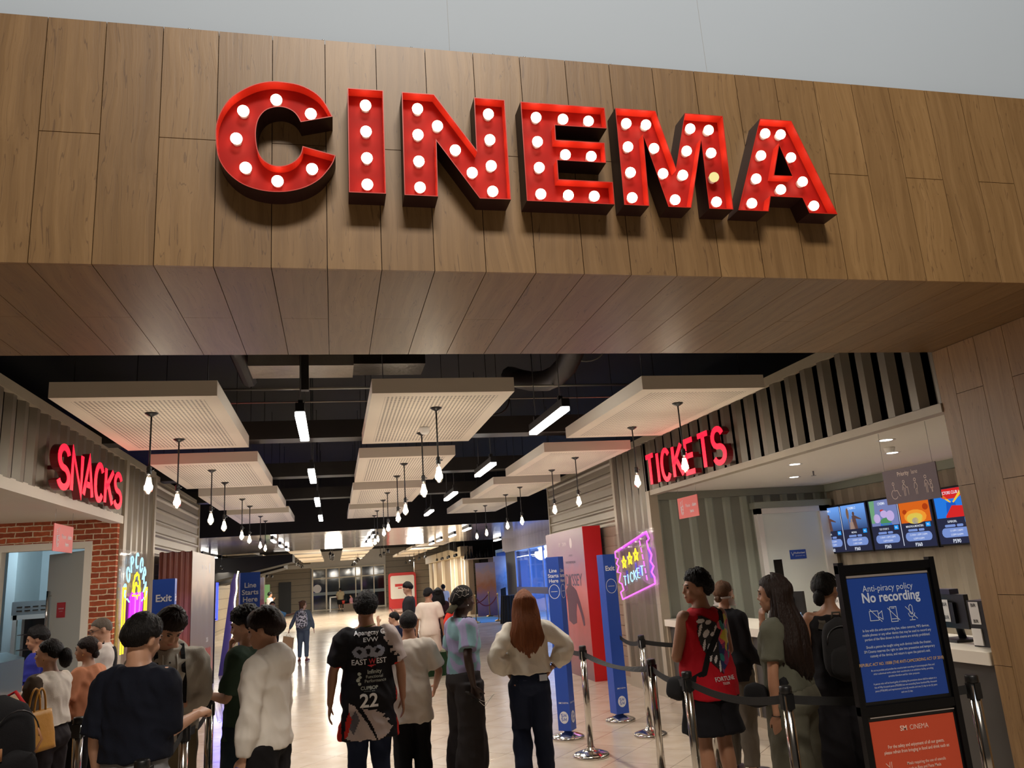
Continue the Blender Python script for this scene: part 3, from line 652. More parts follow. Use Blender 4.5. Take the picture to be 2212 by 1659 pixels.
wall_letters('TICKETS', 4.27, 4.385, (10.10, 8.08), 2.84, .385, 'letters of the tickets sign', 'on the right fascia', 1.30)
wall_letters('SNACKS', -2.43, -2.535, (7.98, 9.90), 2.83, .37, 'letters of the snacks sign', 'on the left fascia', 1.52)
for k in range(2):
    y = (8.6, 9.6)[k]
area('tickets_glow', (4.2, 9.1, 3.05), (3.0, 9.1, 3.05), 1.9, .3, 3.0, (1, .05, .08)); area('snacks_glow', (-2.38, 9.0, 3.0), (-1.2, 9.0, 3.0), 1.9, .3, 3.0, (1, .05, .08))

# ================================================================== neon signs
N_PINK = emat('neon_magenta', (0.95, 0.16, 0.95, 1), 1.7); N_YEL = emat('neon_yellow', (1.0, 0.72, 0.04, 1), 1.6)
N_CY = emat('neon_ice_blue', (0.40, 0.75, 1.0, 1), 1.6); N_BLU = emat('neon_blue', (0.06, 0.06, 1.0, 1), 3.5); N_PUR = emat('neon_violet', (0.6, 0.05, 0.95, 1), 1.5)
M_ACR = mat('clear_acrylic', (1, 1, 1, 1), .05, trans=1.0, alpha=.14)
root = empty('neon_sign', (4.33, 11.2, 1.75), 0, 'ticket-shaped magenta neon sign with three yellow stars on ribbed wall', 'neon sign')
TX = 4.33
m = MB(); m.box((0.0, -.82, -.52), (.012, .80, .52)); o = m.build('acrylic_panel', M_ACR, root); o.visible_shadow = False
def neon(name, pts, r, m_, root, off=-.02, closed=False, x=0):
    mbn = MB(); P3 = [(x + off, a - root.location.y, b - root.location.z) for a, b in pts]
    if closed: P3.append(P3[0])
    mbn.tube(P3, r, 8); return mbn.build(name, m_, root)
tick = [(11.95, 2.0), (10.58, 2.229), (10.5, 2.125), (10.6, 2.096), (10.57, 2.002), (10.47, 1.906), (10.54, 1.817), (10.44, 1.746), (10.54, 1.668), (10.45, 1.599), (10.45, 1.515), (11.8, 1.282), (11.86, 1.387), (11.72, 1.425), (11.77, 1.512), (11.89, 1.538), (11.78, 1.675), (11.93, 1.69), (11.84, 1.778), (11.93, 1.818), (11.83, 1.892), (11.94, 1.908)]
neon('outline', tick, .011, N_PINK, root, closed=True)
neon('outline', [(11.2 + (a - 11.2) * .965, 1.75 + (b - 1.75) * .94) for a, b in tick[:11]], .006, N_PUR, root)
for k in range(6):
    t0, t1 = k / 6, (k + .7) / 6
    neon('perforation_dash', [(10.87 - .15 * t0, 2.116 - .583 * t0), (10.87 - .15 * t1, 2.116 - .583 * t1)], .009, N_PINK, root)
for cy_, cz_ in ((11.59, 1.828), (11.33, 1.876), (11.07, 1.922)):
    st = []
    for i in range(10):
        a = R(90 + 36 * i); rr_ = .095 if i % 2 == 0 else .045; st.append((cy_ + rr_ * math.cos(a), cz_ + rr_ * math.sin(a)))
    neon('star', st, .010, N_YEL, root, closed=True); neon('star_core', [(cy_ + (p[0] - cy_) * .55, cz_ + (p[1] - cz_) * .55) for p in st], .006, N_YEL, root, closed=True)
for i, ch in enumerate('TICKET'):
    y = 11.66 - .145 * i; zb = 1.49 + .027 * i; mbn = MB()
    for st in glyph(ch): mbn.tube([(-.022, y - u * .2 - root.location.y + (.0 if ch != 'I' else -.04), zb + v * .135 - root.location.z) for u, v in st], .0075, 6)
    mbn.build('neon_letter', N_CY, root)
M_BLUEFILM = mat('blue_backing_film', rgb(28, 30, 190), .4)
m = MB()
for a, b, w_, h_ in ((11.5, 1.9, .12, .06), (10.62, 1.8, .13, .42), (11.2, 1.72, .07, .2), (11.05, 1.70, .1, .14), (11.6, 1.64, .08, .14)): m.box((.016, a - w_ / 2 - root.location.y, b - h_ / 2 - root.location.z), (.02, a + w_ / 2 - root.location.y, b + h_ / 2 - root.location.z))
m.build('backing_film', M_BLUEFILM, root)
m = MB()
for a, b in ((11.85, 2.0), (11.6, 2.05), (11.3, 2.05), (11.0, 2.11), (10.8, 2.14)): m.box((-.03, a - .04 - 11.2, b - .012 - 1.75), (.01, a + .04 - 11.2, b + .012 - 1.75))
m.build('mounting_clip', M_WHT, root)
point('neon_glow', (4.1, 11.2, 1.75), 5, (.9, .3, 1.0), .3)
root = empty('neon_sign', (-2.5, 11.15, 1.7), 0, 'popcorn bucket neon sign in yellow, violet and ice blue on the ribbed wall', 'neon sign')
m = MB(); m.box((-.02, -.68, -.75), (-.008, .70, .68)); o = m.build('acrylic_panel', M_ACR, root); o.visible_shadow = False
for i, ch in enumerate('POPCORN'):
    a = R(172 - 27.5 * i); cy_, cz_ = 11.2 + .53 * math.cos(a), 1.83 + .43 * math.sin(a)
    ph = (a - math.pi / 2) * .55; cp, sp = math.cos(ph), math.sin(ph); mbn = MB()
    for st in glyph(ch):
        q_ = [((u - .26) * .26, (v - .5) * .19) for u, v in st]
        mbn.tube([(.02, cy_ + a_ * cp - b_ * sp - 11.15, cz_ + a_ * sp + b_ * cp - 1.7) for a_, b_ in q_], .009, 6)
    mbn.build('neon_letter', N_CY, root)
cl = []
for i in range(25):
    a = R(-10 + 200 * i / 24); r_ = .185 + .035 * abs(math.sin(i * .9)); cl.append((11.22 + r_ * math.cos(a) * .9, 1.86 + r_ * math.sin(a) * 1.15))
neon('popcorn_outline', cl, .010, N_YEL, root, .02, closed=True)
neon('popcorn_outline', [(11.22 + .11 * math.cos(R(a)), 1.88 + (.09 + .03 * math.sin(R(a * 4))) * math.sin(R(a))) for a in range(0, 360, 20)], .009, N_YEL, root, .02, closed=True)
for k in range(5):
    x0_ = 10.95 + .135 * k; x1_ = 11.02 + .10 * k
    neon('bucket_stripe', [(x0_, 1.83), (x0_ + .05, 1.86), (x0_ + .1, 1.83), (x1_ + .08, 1.33)], .009, N_PINK if k % 2 else N_PUR, root, .02); neon('bucket_stripe', [(x0_, 1.83), (x1_, 1.33)], .009, N_PUR, root, .02)
neon('bucket_badge', [(11.22 + .1 * math.cos(R(a)), 1.47 + .13 * math.sin(R(a))) for a in range(0, 360, 20)], .011, N_CY, root, .03, closed=True)
for s_ in (-1, 1):
    for q_ in (.52, .63): neon('side_bar', [(11.19 + s_ * q_, 1.93), (11.19 + s_ * q_, 1.15)], .010, N_YEL, root, .02)
    neon('spark', [(11.2 + s_ * .33, 1.75), (11.2 + s_ * .44, 1.79)], .009, N_CY, root, .02); neon('spark', [(11.2 + s_ * .33, 1.47), (11.2 + s_ * .44, 1.49)], .009, N_CY, root, .02)
m = MB(); m.box((.0, -.22, -.43), (.008, .24, .12)); m.build('violet_film', mat('violet_film', rgb(170, 20, 190), .4, emit=.5, ecol=(.6, .02, .7, 1)), root)
point('neon_glow', (-2.2, 11.2, 1.75), 4, (.7, .5, 1.0), .3)
mb = MB(); mb.box((XL + .03, 12.43, 1.42), (XL + .05, 12.5, 1.56)); tag(mb.build('light_switch', M_WHT), 'small white wall switch beside the popcorn neon', 'switch')

# ================================================================== stanchions, belts, banner posts
def stanchion(loc, label, grp='chrome stanchions', rz=0):
    root = empty('stanchion', (loc[0], loc[1], 0), rz, label, 'stanchion', grp)
    m = MB(); m.lathe([(.175, 0), (.178, .006), (.178, .022), (.165, .032), (.10, .055), (.045, .07), (.04, .09)], n=36); m.build('base', M_CHROME, root)
    m = MB(); m.lathe([(.031, .085), (.031, .985)], n=24); m.build('pole', M_CHROME, root)
    m = MB(); m.lathe([(.034, .985), (.036, .99), (.036, 1.022), (.03, 1.03)], n=24); m.box((-.018, -.038, .90), (.018, .038, .985)); m.box((-.038, -.018, .90), (.038, .018, .985)); m.build('belt_head', M_BLK, root)
    return root
ST = {'A': (2.42, 7.93), 'B': (3.28, 8.52), 'C': (2.51, 6.35), 'D': (2.41, 5.45), 'E': (2.59, 4.47), 'F': (3.62, 4.17), 'G': (3.0, 6.35), 'L1': (-1.70, 6.22), 'L2': (-.93, 5.63), 'L3': (-.91, 4.39), 'L4': (-.92, 6.62)}
LB = {'A': 'chrome stanchion right of the white sweater woman, round base in full view', 'B': 'chrome stanchion below the ticket neon, nearest the ticket counter end', 'C': 'chrome stanchion left of the man in the red sleeveless shirt',
      'D': 'chrome stanchion overlapping the red shirt, behind its left hip', 'E': 'chrome stanchion in front of the woman in sage green', 'F': 'chrome stanchion between the policy sign stand and the wooden jamb',
      'G': 'chrome stanchion half hidden behind the legs of the man in red', 'L1': 'chrome stanchion between the woman in peach and the man in navy', 'L2': 'chrome stanchion at the bag of the man in grey henley',
      'L3': 'chrome stanchion nearest the camera on the left, only its top showing', 'L4': 'chrome stanchion the boy in green rests his hand on'}
for k, v in ST.items(): stanchion(v, LB[k])
def belt(a, b, label, sag=.05, z=.95, twist=0, za=None, zb=None):
    m = MB(); n = 14; za = za or z; zb = zb or z; vs = []
    d = Vector((b[0] - a[0], b[1] - a[1], 0)).normalized(); nn = Vector((-d.y, d.x, 0))
    for i in range(n + 1):
        t = i / n; p = Vector((a[0] + (b[0] - a[0]) * t, a[1] + (b[1] - a[1]) * t, za + (zb - za) * t - sag * 4 * t * (1 - t)))
        ph = twist * math.sin(math.pi * t); up = Vector((0, 0, 1)) * math.cos(ph) + nn * math.sin(ph); sd = nn * math.cos(ph) - Vector((0, 0, 1)) * math.sin(ph)
        for s1, s2 in ((-1, -1), (1, -1), (1, 1), (-1, 1)): vs.append(p + up * .024 * s1 + sd * .0012 * s2)
    m.add(vs, [(i * 4 + k, i * 4 + (k + 1) % 4, i * 4 + 4 + (k + 1) % 4, i * 4 + 4 + k) for i in range(n) for k in range(4)])
    return tag(m.build('queue_belt', M_BELT), label, 'belt', 'black queue belts')
def bt(a, b, lb, **k):
    A, B = Vector(a), Vector(b); d = (B - A).normalized() * .037; belt(A + d, B - d, lb, **k)
bt((2.46, 8.78), ST['A'], 'short black belt from the blue queue-start post to the first stanchion', sag=.02)
bt(ST['A'], ST['C'], 'black belt twisting across the blue exit post', sag=.05, twist=1.1)
bt(ST['C'], ST['D'], 'black belt crossing the hip of the man in red', sag=.03)
bt(ST['D'], ST['E'], 'black belt below the hips of the man in red and woman in sage', sag=.05)
bt(ST['E'], ST['F'], 'black belt passing behind the policy sign stand', sag=.03)
bt((3.34, 9.4), ST['B'], 'black belt from the blue exit post to the stanchion below the ticket neon', sag=.04)
bt(ST['B'], (4.37, 8.25), 'black belt from that stanchion to the ticket counter', sag=.06)
bt(ST['L4'], ST['L2'], 'black belt falling from the hand of the boy in green, towards the middle stanchion', sag=.05, z=.95)
bt(ST['L2'], ST['L3'], 'black belt nearest the camera on the left side', sag=.04)

def seg_circle(mbx, cx_, cy_, r, w_, fn, d0, d1, ry=None):
    stroke(mbx, arc(cx_, cy_, r, ry or r, 0, 352.5, 47), w_, fn, d0, d1, closed=True)
def banner_post(loc, rz, word, label, w=.165, dz_=0.0):
    root = empty('banner_post', (loc[0], loc[1], 0), rz, label, 'queue sign', 'blue queue sign posts')
    m = MB(); m.lathe([(.175, 0), (.178, .006), (.178, .022), (.165, .032), (.10, .055), (.045, .07), (.04, .10)], n=36); m.build('base', M_CHROME, root)
    h = w / 2; m = MB(); m.box((-h, -h, .09), (h, h, 1.93)); m.build('banner_box', M_BLUE, root)
    pr_ = MB()
    for ang in (0, 90):
        c, s_ = math.cos(R(ang)), math.sin(R(ang))
        def fn(u, v, dd): x_, y_ = u, -h - dd; return (x_ * c - y_ * s_, x_ * s_ + y_ * c, v)
        if word == 'Exit': put_text(pr_, 'Exit', .082, fn, 0, 1.735 + dz_, .002, .022)
        else:
            for k, t_ in enumerate(('Line', 'Starts', 'Here')): put_text(pr_, t_, .056, fn, 0, 1.76 + dz_ - .056 * k, .002, .018)
        seg_circle(pr_, 0, 1.55 + dz_, w * .42, .006, fn, .001, .002, w * .5); stroke(pr_, [(-w * .26, 1.55 + dz_), (w * .26, 1.55 + dz_)], .006, fn, .001, .002)
        put_text(pr_, 'SM', .024, fn, -.036, .365, .002, .02); put_text(pr_, 'CINEMA', .024, fn, .02, .365, .002, 0)
        pr_.prism(arc(0, .225, .052, .062, 0, 350, 35), fn, .001, .002)
        pr2 = MB() if ang == 0 else pr2
        for dx, dz, ch in ((-.016, .007, 'S'), (.018, .007, 'M'), (-.016, -.034, 'S'), (.018, -.034, 'M')):
            for st in glyph(ch): stroke(pr2, [(dx - .014 + u * .042, .225 + dz + v * .030) for u, v in st], .006, fn, .0025, .003)
    pr_.build('lettering', M_PRINTW, root); pr2.build('emblem', M_BLUE, root)
    return root
banner_post((3.29, 9.48), 8, 'Exit', 'blue exit post in front of the red side of the film display, right of hall')
banner_post((2.46, 8.86), -38, 'Line', 'blue queue-start post seen on two faces, behind the white sweater woman', w=.15)
banner_post((-1.42, 7.45), 5, 'Exit', 'blue exit post on the left, behind the man in the grey henley', w=.175, dz_=.01)
banner_post((-.68, 6.98), 10, 'Line', 'blue queue-start post on the left, behind the boys in green and white', w=.155, dz_=.05)

# ================================================================== hanging boards
def hang_board(name, loc, w, h, m_, label, top, cat='hanging sign', rz=90):
    root = empty(name, loc, rz, label, cat)
    b = MB(); b.box((-w / 2, -.004, -h / 2), (w / 2, .004, h / 2)); b.build('board', m_, root)
    c = MB()
    for s_ in (-1, 1): c.tube([(s_ * (w / 2 - .03), 0, h / 2 - .02), (s_ * (w / 2 - .03), 0, top - loc[2])], .0015, 6)
    c.build('wires', M_STEEL, root)
    return root
def cup_icon(p, fn, cx_, cz_, s):
    for st in ([(-.3, .25), (-.22, -.5), (.02, -.62), (.25, -.5), (.32, .3)], [(-.3, .25), (.05, .2), (.32, .3)], [(-.2, .2), (-.16, -.35)], [(-.08, .2), (-.06, -.38)], [(.02, .15), (.03, -.1), (.3, -.1)], [(.15, .25), (.2, .75), (.32, .85)],
               [(-.3, .4), (-.1, .4)], [(-.28, .55), (-.1, .52)], [(-.26, .7), (-.16, .62), (-.08, .75)], [(-.18, -.35), (.0, -.48), (.22, -.35)]):
        stroke(p, [(cx_ + a * s, cz_ + b * s) for a, b in st], .05 * s, fn, .005, .0055)
def claim(loc, rz, label, top):
    r_ = hang_board('hanging_sign', loc, .60, .27, M_CORAL, label, top, rz=rz)
    p = MB()
    for sd in (1, -1):
        fn = (lambda u, v, dd: (u, -dd, v)) if sd == 1 else (lambda u, v, dd: (-u, dd, v))
        cup_icon(p, fn, -.18, -.01, .13)
        put_text(p, 'Please', .062, fn, .005, .0, .0052, -.004, .9); put_text(p, 'claim', .062, fn, .19, .0, .0052, .018, .95); put_text(p, 'here', .062, fn, .11, -.075, .0052, .018, .95)
    p.build('lettering', M_PRINTW, r_)
claim((4.52, 9.58, 2.47), -90, 'coral hanging sign for claiming orders below the right red letters', 2.77)
claim((-2.70, 8.97, 2.43), 90, 'coral hanging sign for claiming orders before the brick wall', 2.76)
r_ = hang_board('hanging_sign', (4.72, 5.70, 2.285), .64, .29, mat('mauve_board', rgb(104, 86, 96), .55), 'mauve priority lane sign with four outlined figures hung on wires', 2.765, rz=-90)
p = MB(); fn = lambda u, v, dd: (u, -dd, v)
put_text(p, 'Priority', .052, fn, -.065, .082, .0052, .018, .9); put_text(p, 'lane', .052, fn, .072, .082, .0052, -.004, .9)
L_ = lambda pts, ox_, oz_, s=.1: stroke(p, [(ox_ + a * s, oz_ + b * s) for a, b in pts], .0052, fn, .005, .0055)
def fig_head(ox_, oz_, s, x_, y_, r_2=.12): stroke(p, arc(ox_ + x_ * s, oz_ + y_ * s, r_2 * s, r_2 * s, 0, 330, 11), .005, fn, .005, .0055, closed=True)
fig_head(-.2, -.03, .1, -.05, .55); L_([(-.03, .38), (0, -.05), (.35, -.05), (.55, -.5), (.7, -.55)], -.2, -.03); stroke(p, arc(-.205, -.065, .038, .038, 100, 330, 16), .005, fn, .005, .0055)
fig_head(-.075, -.03, .1, 0, .6); L_([(-.25, -.1), (-.15, .3), (0, .42), (.12, .28), (.25, .1), (.4, .12)], -.075, -.03); L_([(-.08, .2), (-.08, -.6)], -.075, -.03); L_([(.08, .1), (.06, -.6)], -.075, -.03); L_([(.4, .12), (.42, -.55)], -.075, -.03)
fig_head(.06, -.03, .1, 0, .62); L_([(-.18, -.1), (-.1, .32), (.05, .4), (.22, .1), (.15, -.12), (.02, -.15)], .06, -.03); L_([(-.04, -.15), (-.04, -.6)], .06, -.03); L_([(.12, -.15), (.1, -.6)], .06, -.03)
fig_head(.185, -.03, .1, 0, .7); L_([(-.2, -.1), (-.14, .35), (0, .46), (.14, .35), (.3, -.05)], .185, -.03); L_([(-.07, .2), (-.07, -.6)], .185, -.03); L_([(.07, .2), (.07, -.6)], .185, -.03)
fig_head(.235, -.03, .1, .02, .3, .1); L_([(-.12, -.3), (-.06, .1), (.1, .1), (.16, -.3)], .235, -.03); L_([(0, -.2), (0, -.6)], .235, -.03); L_([(.08, -.2), (.08, -.6)], .235, -.03)
p.build('lettering', mat('pale_pink_print', rgb(226, 206, 196), .5), r_)

# ================================================================== menu screens
E_ = {}
def em(r, g, b, s=1.0):
    k = (r, g, b, s)
    if k not in E_: E_[k] = emat('screen_%d_%d_%d' % (r, g, b), rgb(r, g, b), s)
    return E_[k]
def grad_screen(name, c1, c2, z0, z1):
    q = NT(name); q.t.nodes.remove(q.b); tc = q.n('TexCoord'); sp = q.n('SeparateXYZ'); q.l(tc.outputs['Object'], sp.inputs[0])
    f = q.math('DIVIDE', q.math('SUBTRACT', sp.outputs[2], z0), z1 - z0)
    c = q.ramp(f, [(0, c1), (1, c2)]); e = q.n('Emission'); q.l(c, e.inputs[0]); o = [x for x in q.t.nodes if x.type == 'OUTPUT_MATERIAL'][0]; q.l(e.outputs[0], o.inputs[0])
    return q.m
SKYSCR = grad_screen('screen_sky', rgb(40, 50, 90), rgb(110, 160, 235), -.06, .28)
def screen(y, cells, label, z=2.09):
    """landscape screen on the back wall; local x runs to the viewer's right"""
    root = empty('menu_screen', (7.18, y, z), -90, label, 'screen', 'menu screens behind the ticket counter')
    b = MB(); b.box((-.60, 0, -.345), (.60, .06, .345)); b.build('bezel', M_BLK, root)
    b = MB(); b.box((-.58, -.003, -.325), (.58, 0, .325)); b.build('display', em(42, 44, 66), root)
    fn = lambda u, v, dd: (u, -.003 - dd, v)
    for k, (head, title, times, price, art) in enumerate(cells):
        cx_ = -.29 + .58 * k; w_ = .27
        a = MB(); a.prism([(cx_ - w_, -.02), (cx_ + w_, -.02), (cx_ + w_, .32), (cx_ - w_, .32)], fn, .0005, .001); a.build('picture', art[0], root)
        for mtl, shapes in art[1]:
            a = MB()
            for j, sh in enumerate(shapes): a.prism([(cx_ + u, v) for u, v in sh], fn, .001, .0014 + .0002 * j)
            a.build('picture_shape', mtl, root)
        t = MB(); put_text(t, head, .05, fn, cx_ - .02, .255, .003, .01, .8); put_text(t, title, .036, fn, cx_ - .04, -.078, .003, .008, .85); put_text(t, price, .062, fn, cx_ - .02, -.315, .003, .012)
        t.build('lettering', em(230, 236, 250), root)
        t = MB(); t.prism([(cx_ + .16, -.085), (cx_ + .24, -.085), (cx_ + .24, -.03), (cx_ + .16, -.03)], fn, .001, .002); t.build('rating_tile', em(30, 150, 240), root)
        t = MB(); put_text(t, 'PG', .034, fn, cx_ + .2, -.07, .003, .006); t.build('rating_lettering', em(235, 240, 250), root)
        t = MB()
        for (a0, a1, z0_, z1_) in ((-.17, 0, -.13, -.10), (.02, .12, -.13, -.10), (-.235, .235, -.25, -.14)):
            hh = (z1_ - z0_) / 2; cz_ = (z0_ + z1_) / 2
            t.prism(arc(cx_ + a1 - hh, cz_, hh, hh, -90, 90, 6) + arc(cx_ + a0 + hh, cz_, hh, hh, 90, 270, 6), fn, .001, .002)
        t.build('time_pill', em(120, 144, 206), root)
        t = MB(); put_text(t, times[0], .034, fn, cx_, -.185, .003, .0, .9); put_text(t, times[1], .034, fn, cx_, -.232, .003, .0, .9); t.build('time_lettering', em(226, 232, 250), root)
    t = MB(); t.prism([(-.004, -.30), (.004, -.30), (.004, .31), (-.004, .31)], fn, .001, .003); t.build('divider', em(220, 226, 245), root)
    return root
def blob(x, y, rx, ry, n=14, a0=0, a1=360): return arc(x, y, rx, ry, a0, a1 - (360 / n if a1 - a0 == 360 else 0), n)
adv = (SKYSCR, [(em(120, 92, 74), [blob(-.13, .2, .03, .08), [(-.135, .12), (-.125, .12), (-.115, -.02), (-.125, -.02)]]), (em(92, 66, 62), [blob(.0, .19, .025, .03), [(-.04, .165), (.03, .165), (.16, .11), (.15, .1), (.04, .12), (.06, -.02), (-.03, -.02)]]), (em(156, 130, 118), [blob(-.06, .10, .02, .025), [(-.1, .08), (-.03, .08), (.0, -.02), (-.11, -.02)]])])
toy = (em(118, 128, 178), [(em(110, 160, 120), [[(-.27, .02), (-.2, .02), (-.16, .32), (-.27, .32)]]), (em(190, 170, 220), [blob(-.15, .08, .07, .06), blob(.12, .1, .08, .07), blob(0, .13, .07, .05)]), (em(80, 140, 90), [blob(.02, .03, .11, .05)]), (em(190, 60, 60), [blob(-.03, .18, .04, .015)]), (em(60, 110, 200), [[(-.1, -.02), (.14, -.02), (.12, .01), (-.09, .01)]])])
mon = (em(214, 100, 30), [(em(238, 150, 50), [blob(0, .05, .2, .09)]), (em(210, 206, 90), [blob(-.01, .03, .15, .07)]), (em(90, 110, 170), [blob(-.01, .0, .06, .04)]), (em(170, 60, 20), [blob(-.18, .12, .04, .03), blob(.2, .16, .05, .04)])])
act = (em(40, 120, 220), [(em(210, 40, 40), [[(-.27, .32), (.27, .32), (.27, .26), (.1, .2), (-.1, .2), (-.27, .28)], [(-.12, .0), (.0, .12), (.26, .1), (.26, -.02), (-.12, -.02)]]), (em(240, 190, 60), [[(-.27, .32), (-.2, .32), (.0, .16), (-.02, .15)], [(.2, .32), (.27, .32), (.04, .15), (.02, .16)]]), (em(30, 90, 190), [[(-.08, .16), (.06, .16), (.08, .02), (-.1, .02)]])])
screen(10.2 + .0, [('CINEMA 1', 'MOANA', ('12:00NN 2:30PM', '4:30PM 7:30PM'), 'P360', adv), ('CINEMA 2', 'MOANA', ('10:40AM 1:20PM', '5:10PM 7:50PM'), 'P360', adv)], 'leftmost menu screen with two pale blue film listings, nearest the white door', 2.09)
screen(8.98, [('CINEMA', 'TOY STORY 5', ('11:00AM 1:10PM 3:30PM', '5:40PM 8:00PM'), 'P360', toy), ('CINEMA', 'MINIONS & MONSTERS', ('12:10NN 1:30PM 3:40PM', '6:20PM 8:30PM'), 'P360', mon)], 'middle menu screen with a pastel listing and an orange listing', 2.09)
screen(7.76, [('DIRECTORS CLUB 1', 'SUPERGIRL', ('12:10PM 3:00PM', '5:50PM 8:40PM'), 'P590', act), ('DIRECTORS CLUB 2', 'SUPERGIRL', ('1:10PM 4:00PM', '6:50PM'), 'P590', act)], 'rightmost menu screen with a red and blue listing, cut by the wooden jamb', 2.10)
# downlights, sprinkler, detector in the niche ceiling
for k, (x, y) in enumerate(((5.08, 6.35), (5.85, 7.25), (5.09, 7.91), (5.92, 9.26))):
    root = empty('downlight', (x, y, 2.765), 0, 'round recessed downlight over the ticket counter, %s from the portal' % ordn[k], 'downlight', 'downlights over the ticket counter')
    m = MB(); m.lathe([(.055, -.001), (.085, -.004), (.085, 0), (.055, 0)], n=24); m.build('trim_ring', M_WHT, root); m = MB(); m.lathe([(.055, -.003), (.055, -.001)], n=24); m.build('lens', M_LED, root)
    s_ = bpy.data.lights.new('downlight_beam', 'SPOT'); s_.energy = 72; s_.spot_size = R(125); s_.spot_blend = .8; s_.color = (1, .93, .82); s_.shadow_soft_size = .05
    so_ = bpy.data.objects.new('downlight_beam', s_); COL.objects.link(so_); so_.location = (x, y, 2.74)
mb = MB(); mb.tube([(5.81, 8.66, 2.765), (5.81, 8.66, 2.71)], .01, 8); mb.lathe([(.03, 0), (.032, .004)], (5.81, 8.66, 2.705), 12); tag(mb.build('fire_sprinkler', M_STEEL), 'small steel sprinkler head in the white niche ceiling', 'sprinkler')
mb = MB(); mb.lathe([(.03, -.05), (.045, -.04), (.055, -.01), (.055, 0)], (5.5, 6.85, 2.765), 18); tag(mb.build('smoke_detector', M_WHT), 'white smoke detector between downlights over the ticket counter', 'smoke detector')

# ================================================================== ticket counter and its equipment
root = empty('ticket_counter', (XR, 7.7, 0), 0, 'long ticket counter with white top and dark ribbed front', 'counter')
M_CTOP = mat('white_solid_surface', rgb(232, 224, 210), .3); M_CFR = mat('dark_grey_panel', rgb(74, 70, 66), .5, var=.1); M_CL = mat('pale_wood_strip', rgb(176, 160, 138), .5)
m = MB(); m.box((0, -2.80, .94), (.75, 2.86, 1.026)); m.build('counter_top', M_CTOP, root)
m = MB(); m.box((.06, -2.80, 0), (.55, 2.86, .94)); m.build('counter_body', M_CFR, root)
m = MB(); m.box((.02, -2.80, 0), (.06, 2.86, .10))
for k in range(6): m.box((.02, 2.8 - .94 * k, .1), (.06, 2.85 - .94 * k, .94)); m.box((.04, 2.45 - .94 * k, .1), (.06, 2.47 - .94 * k, .94))
m.build('front_strips', M_CL, root)
def pos_terminal(loc, rz, label, lit):
    root = empty('sales_terminal', loc, rz, label, 'sales terminal', 'sales terminals on the ticket counter')
    m = MB(); m.box((-.13, -.1, 0), (.13, .12, .02)); m.tube([(0, .05, .02), (0, .02, .2)], .03, 10); m.build('stand', M_BLK, root)
    m = MB(); m.box((-.19, -.02, .10), (.19, .02, .36)); m.box((-.08, -.045, .14), (.08, -.02, .3)); m.build('monitor', M_BLK, root)
    m = MB(); m.box((-.175, .0205, .115), (.175, .023, .345)); m.build('display', em(*lit), root)
    m = MB(); m.box((-.23, -.03, .36), (.05, .05, .40)); m.build('card_reader', mat('navy_plastic', rgb(34, 36, 66), .4), root)
    m = MB(); m.box((-.05, -.048, .15), (.03, -.0455, .32)); m.build('paper_label', M_WHT, root)
    m = MB(); put_text(m, 'BIR', .04, lambda u, v, dd: (u, -.048 - dd, v), -.01, .27, .0005, .01); put_text(m, 'BIR', .04, lambda u, v, dd: (u, -.048 - dd, v), -.01, .17, .0005, .01); m.build('label_lettering', M_BLK, root)
    return root
pos_terminal((4.85, 8.05, 1.026), -62, 'black sales terminal on the ticket counter beside the woman in blazer', (214, 206, 150))
pos_terminal((4.82, 7.05, 1.026), -90, 'black sales terminal on the counter behind the woman in sage green', (90, 110, 200))
pos_terminal((4.82, 5.62, 1.026), -95, 'black sales terminal at the near end of the counter beside the jamb', (70, 160, 190))
root = empty('customer_display', (4.70, 6.02, 1.026), 250, 'teal lit customer display beside the policy stand', 'screen')
m = MB(); m.box((-.1, -.02, 0), (.1, .06, .02)); m.box((-.15, -.012, .02), (.15, .012, .34)); m.build('housing', M_BLK, root); m = MB(); m.box((-.135, .0125, .035), (.135, .015, .325)); m.box((-.135, -.015, .035), (.135, -.0125, .325)); m.build('display', em(60, 150, 178), root)
root = empty('payment_box', (4.66, 5.08, 1.026), -90, 'black payment box with white paper labels at the counter end', 'payment box')
m = MB(); m.box((-.17, -.02, 0), (.17, .2, .33)); m.build('box_body', M_BLK, root)
m = MB(); m.box((-.15, -.024, .16), (-.06, -.0205, .32)); m.box((-.16, -.03, .01), (-.07, -.0205, .13)); m.build('paper_label', M_WHT, root)
fn = lambda u, v, dd: (u, -.0245 - dd, v)
m = MB(); put_text(m, 'BIR', .035, fn, -.105, .285, .001, .01); put_text(m, 'BIR', .035, fn, -.105, .17, .001, .01); m.build('label_lettering', M_BLK, root)
m = MB(); put_text(m, 'maya', .06, fn, .06, .22, .001, .012); put_text(m, 'We accept', .02, fn, .05, .28, .001); m.build('logo', M_PRINTW, root)
mb = MB(); mb.lathe([(.02, 0), (.03, .005), (.03, .13), (.012, .15), (.012, .17)], (4.66, 7.55, 1.026), 14); tag(mb.build('bottle', [mat('clear_blue_bottle', rgb(120, 150, 190), .15)]), 'small blue-white bottle beside the second sales terminal', 'bottle')

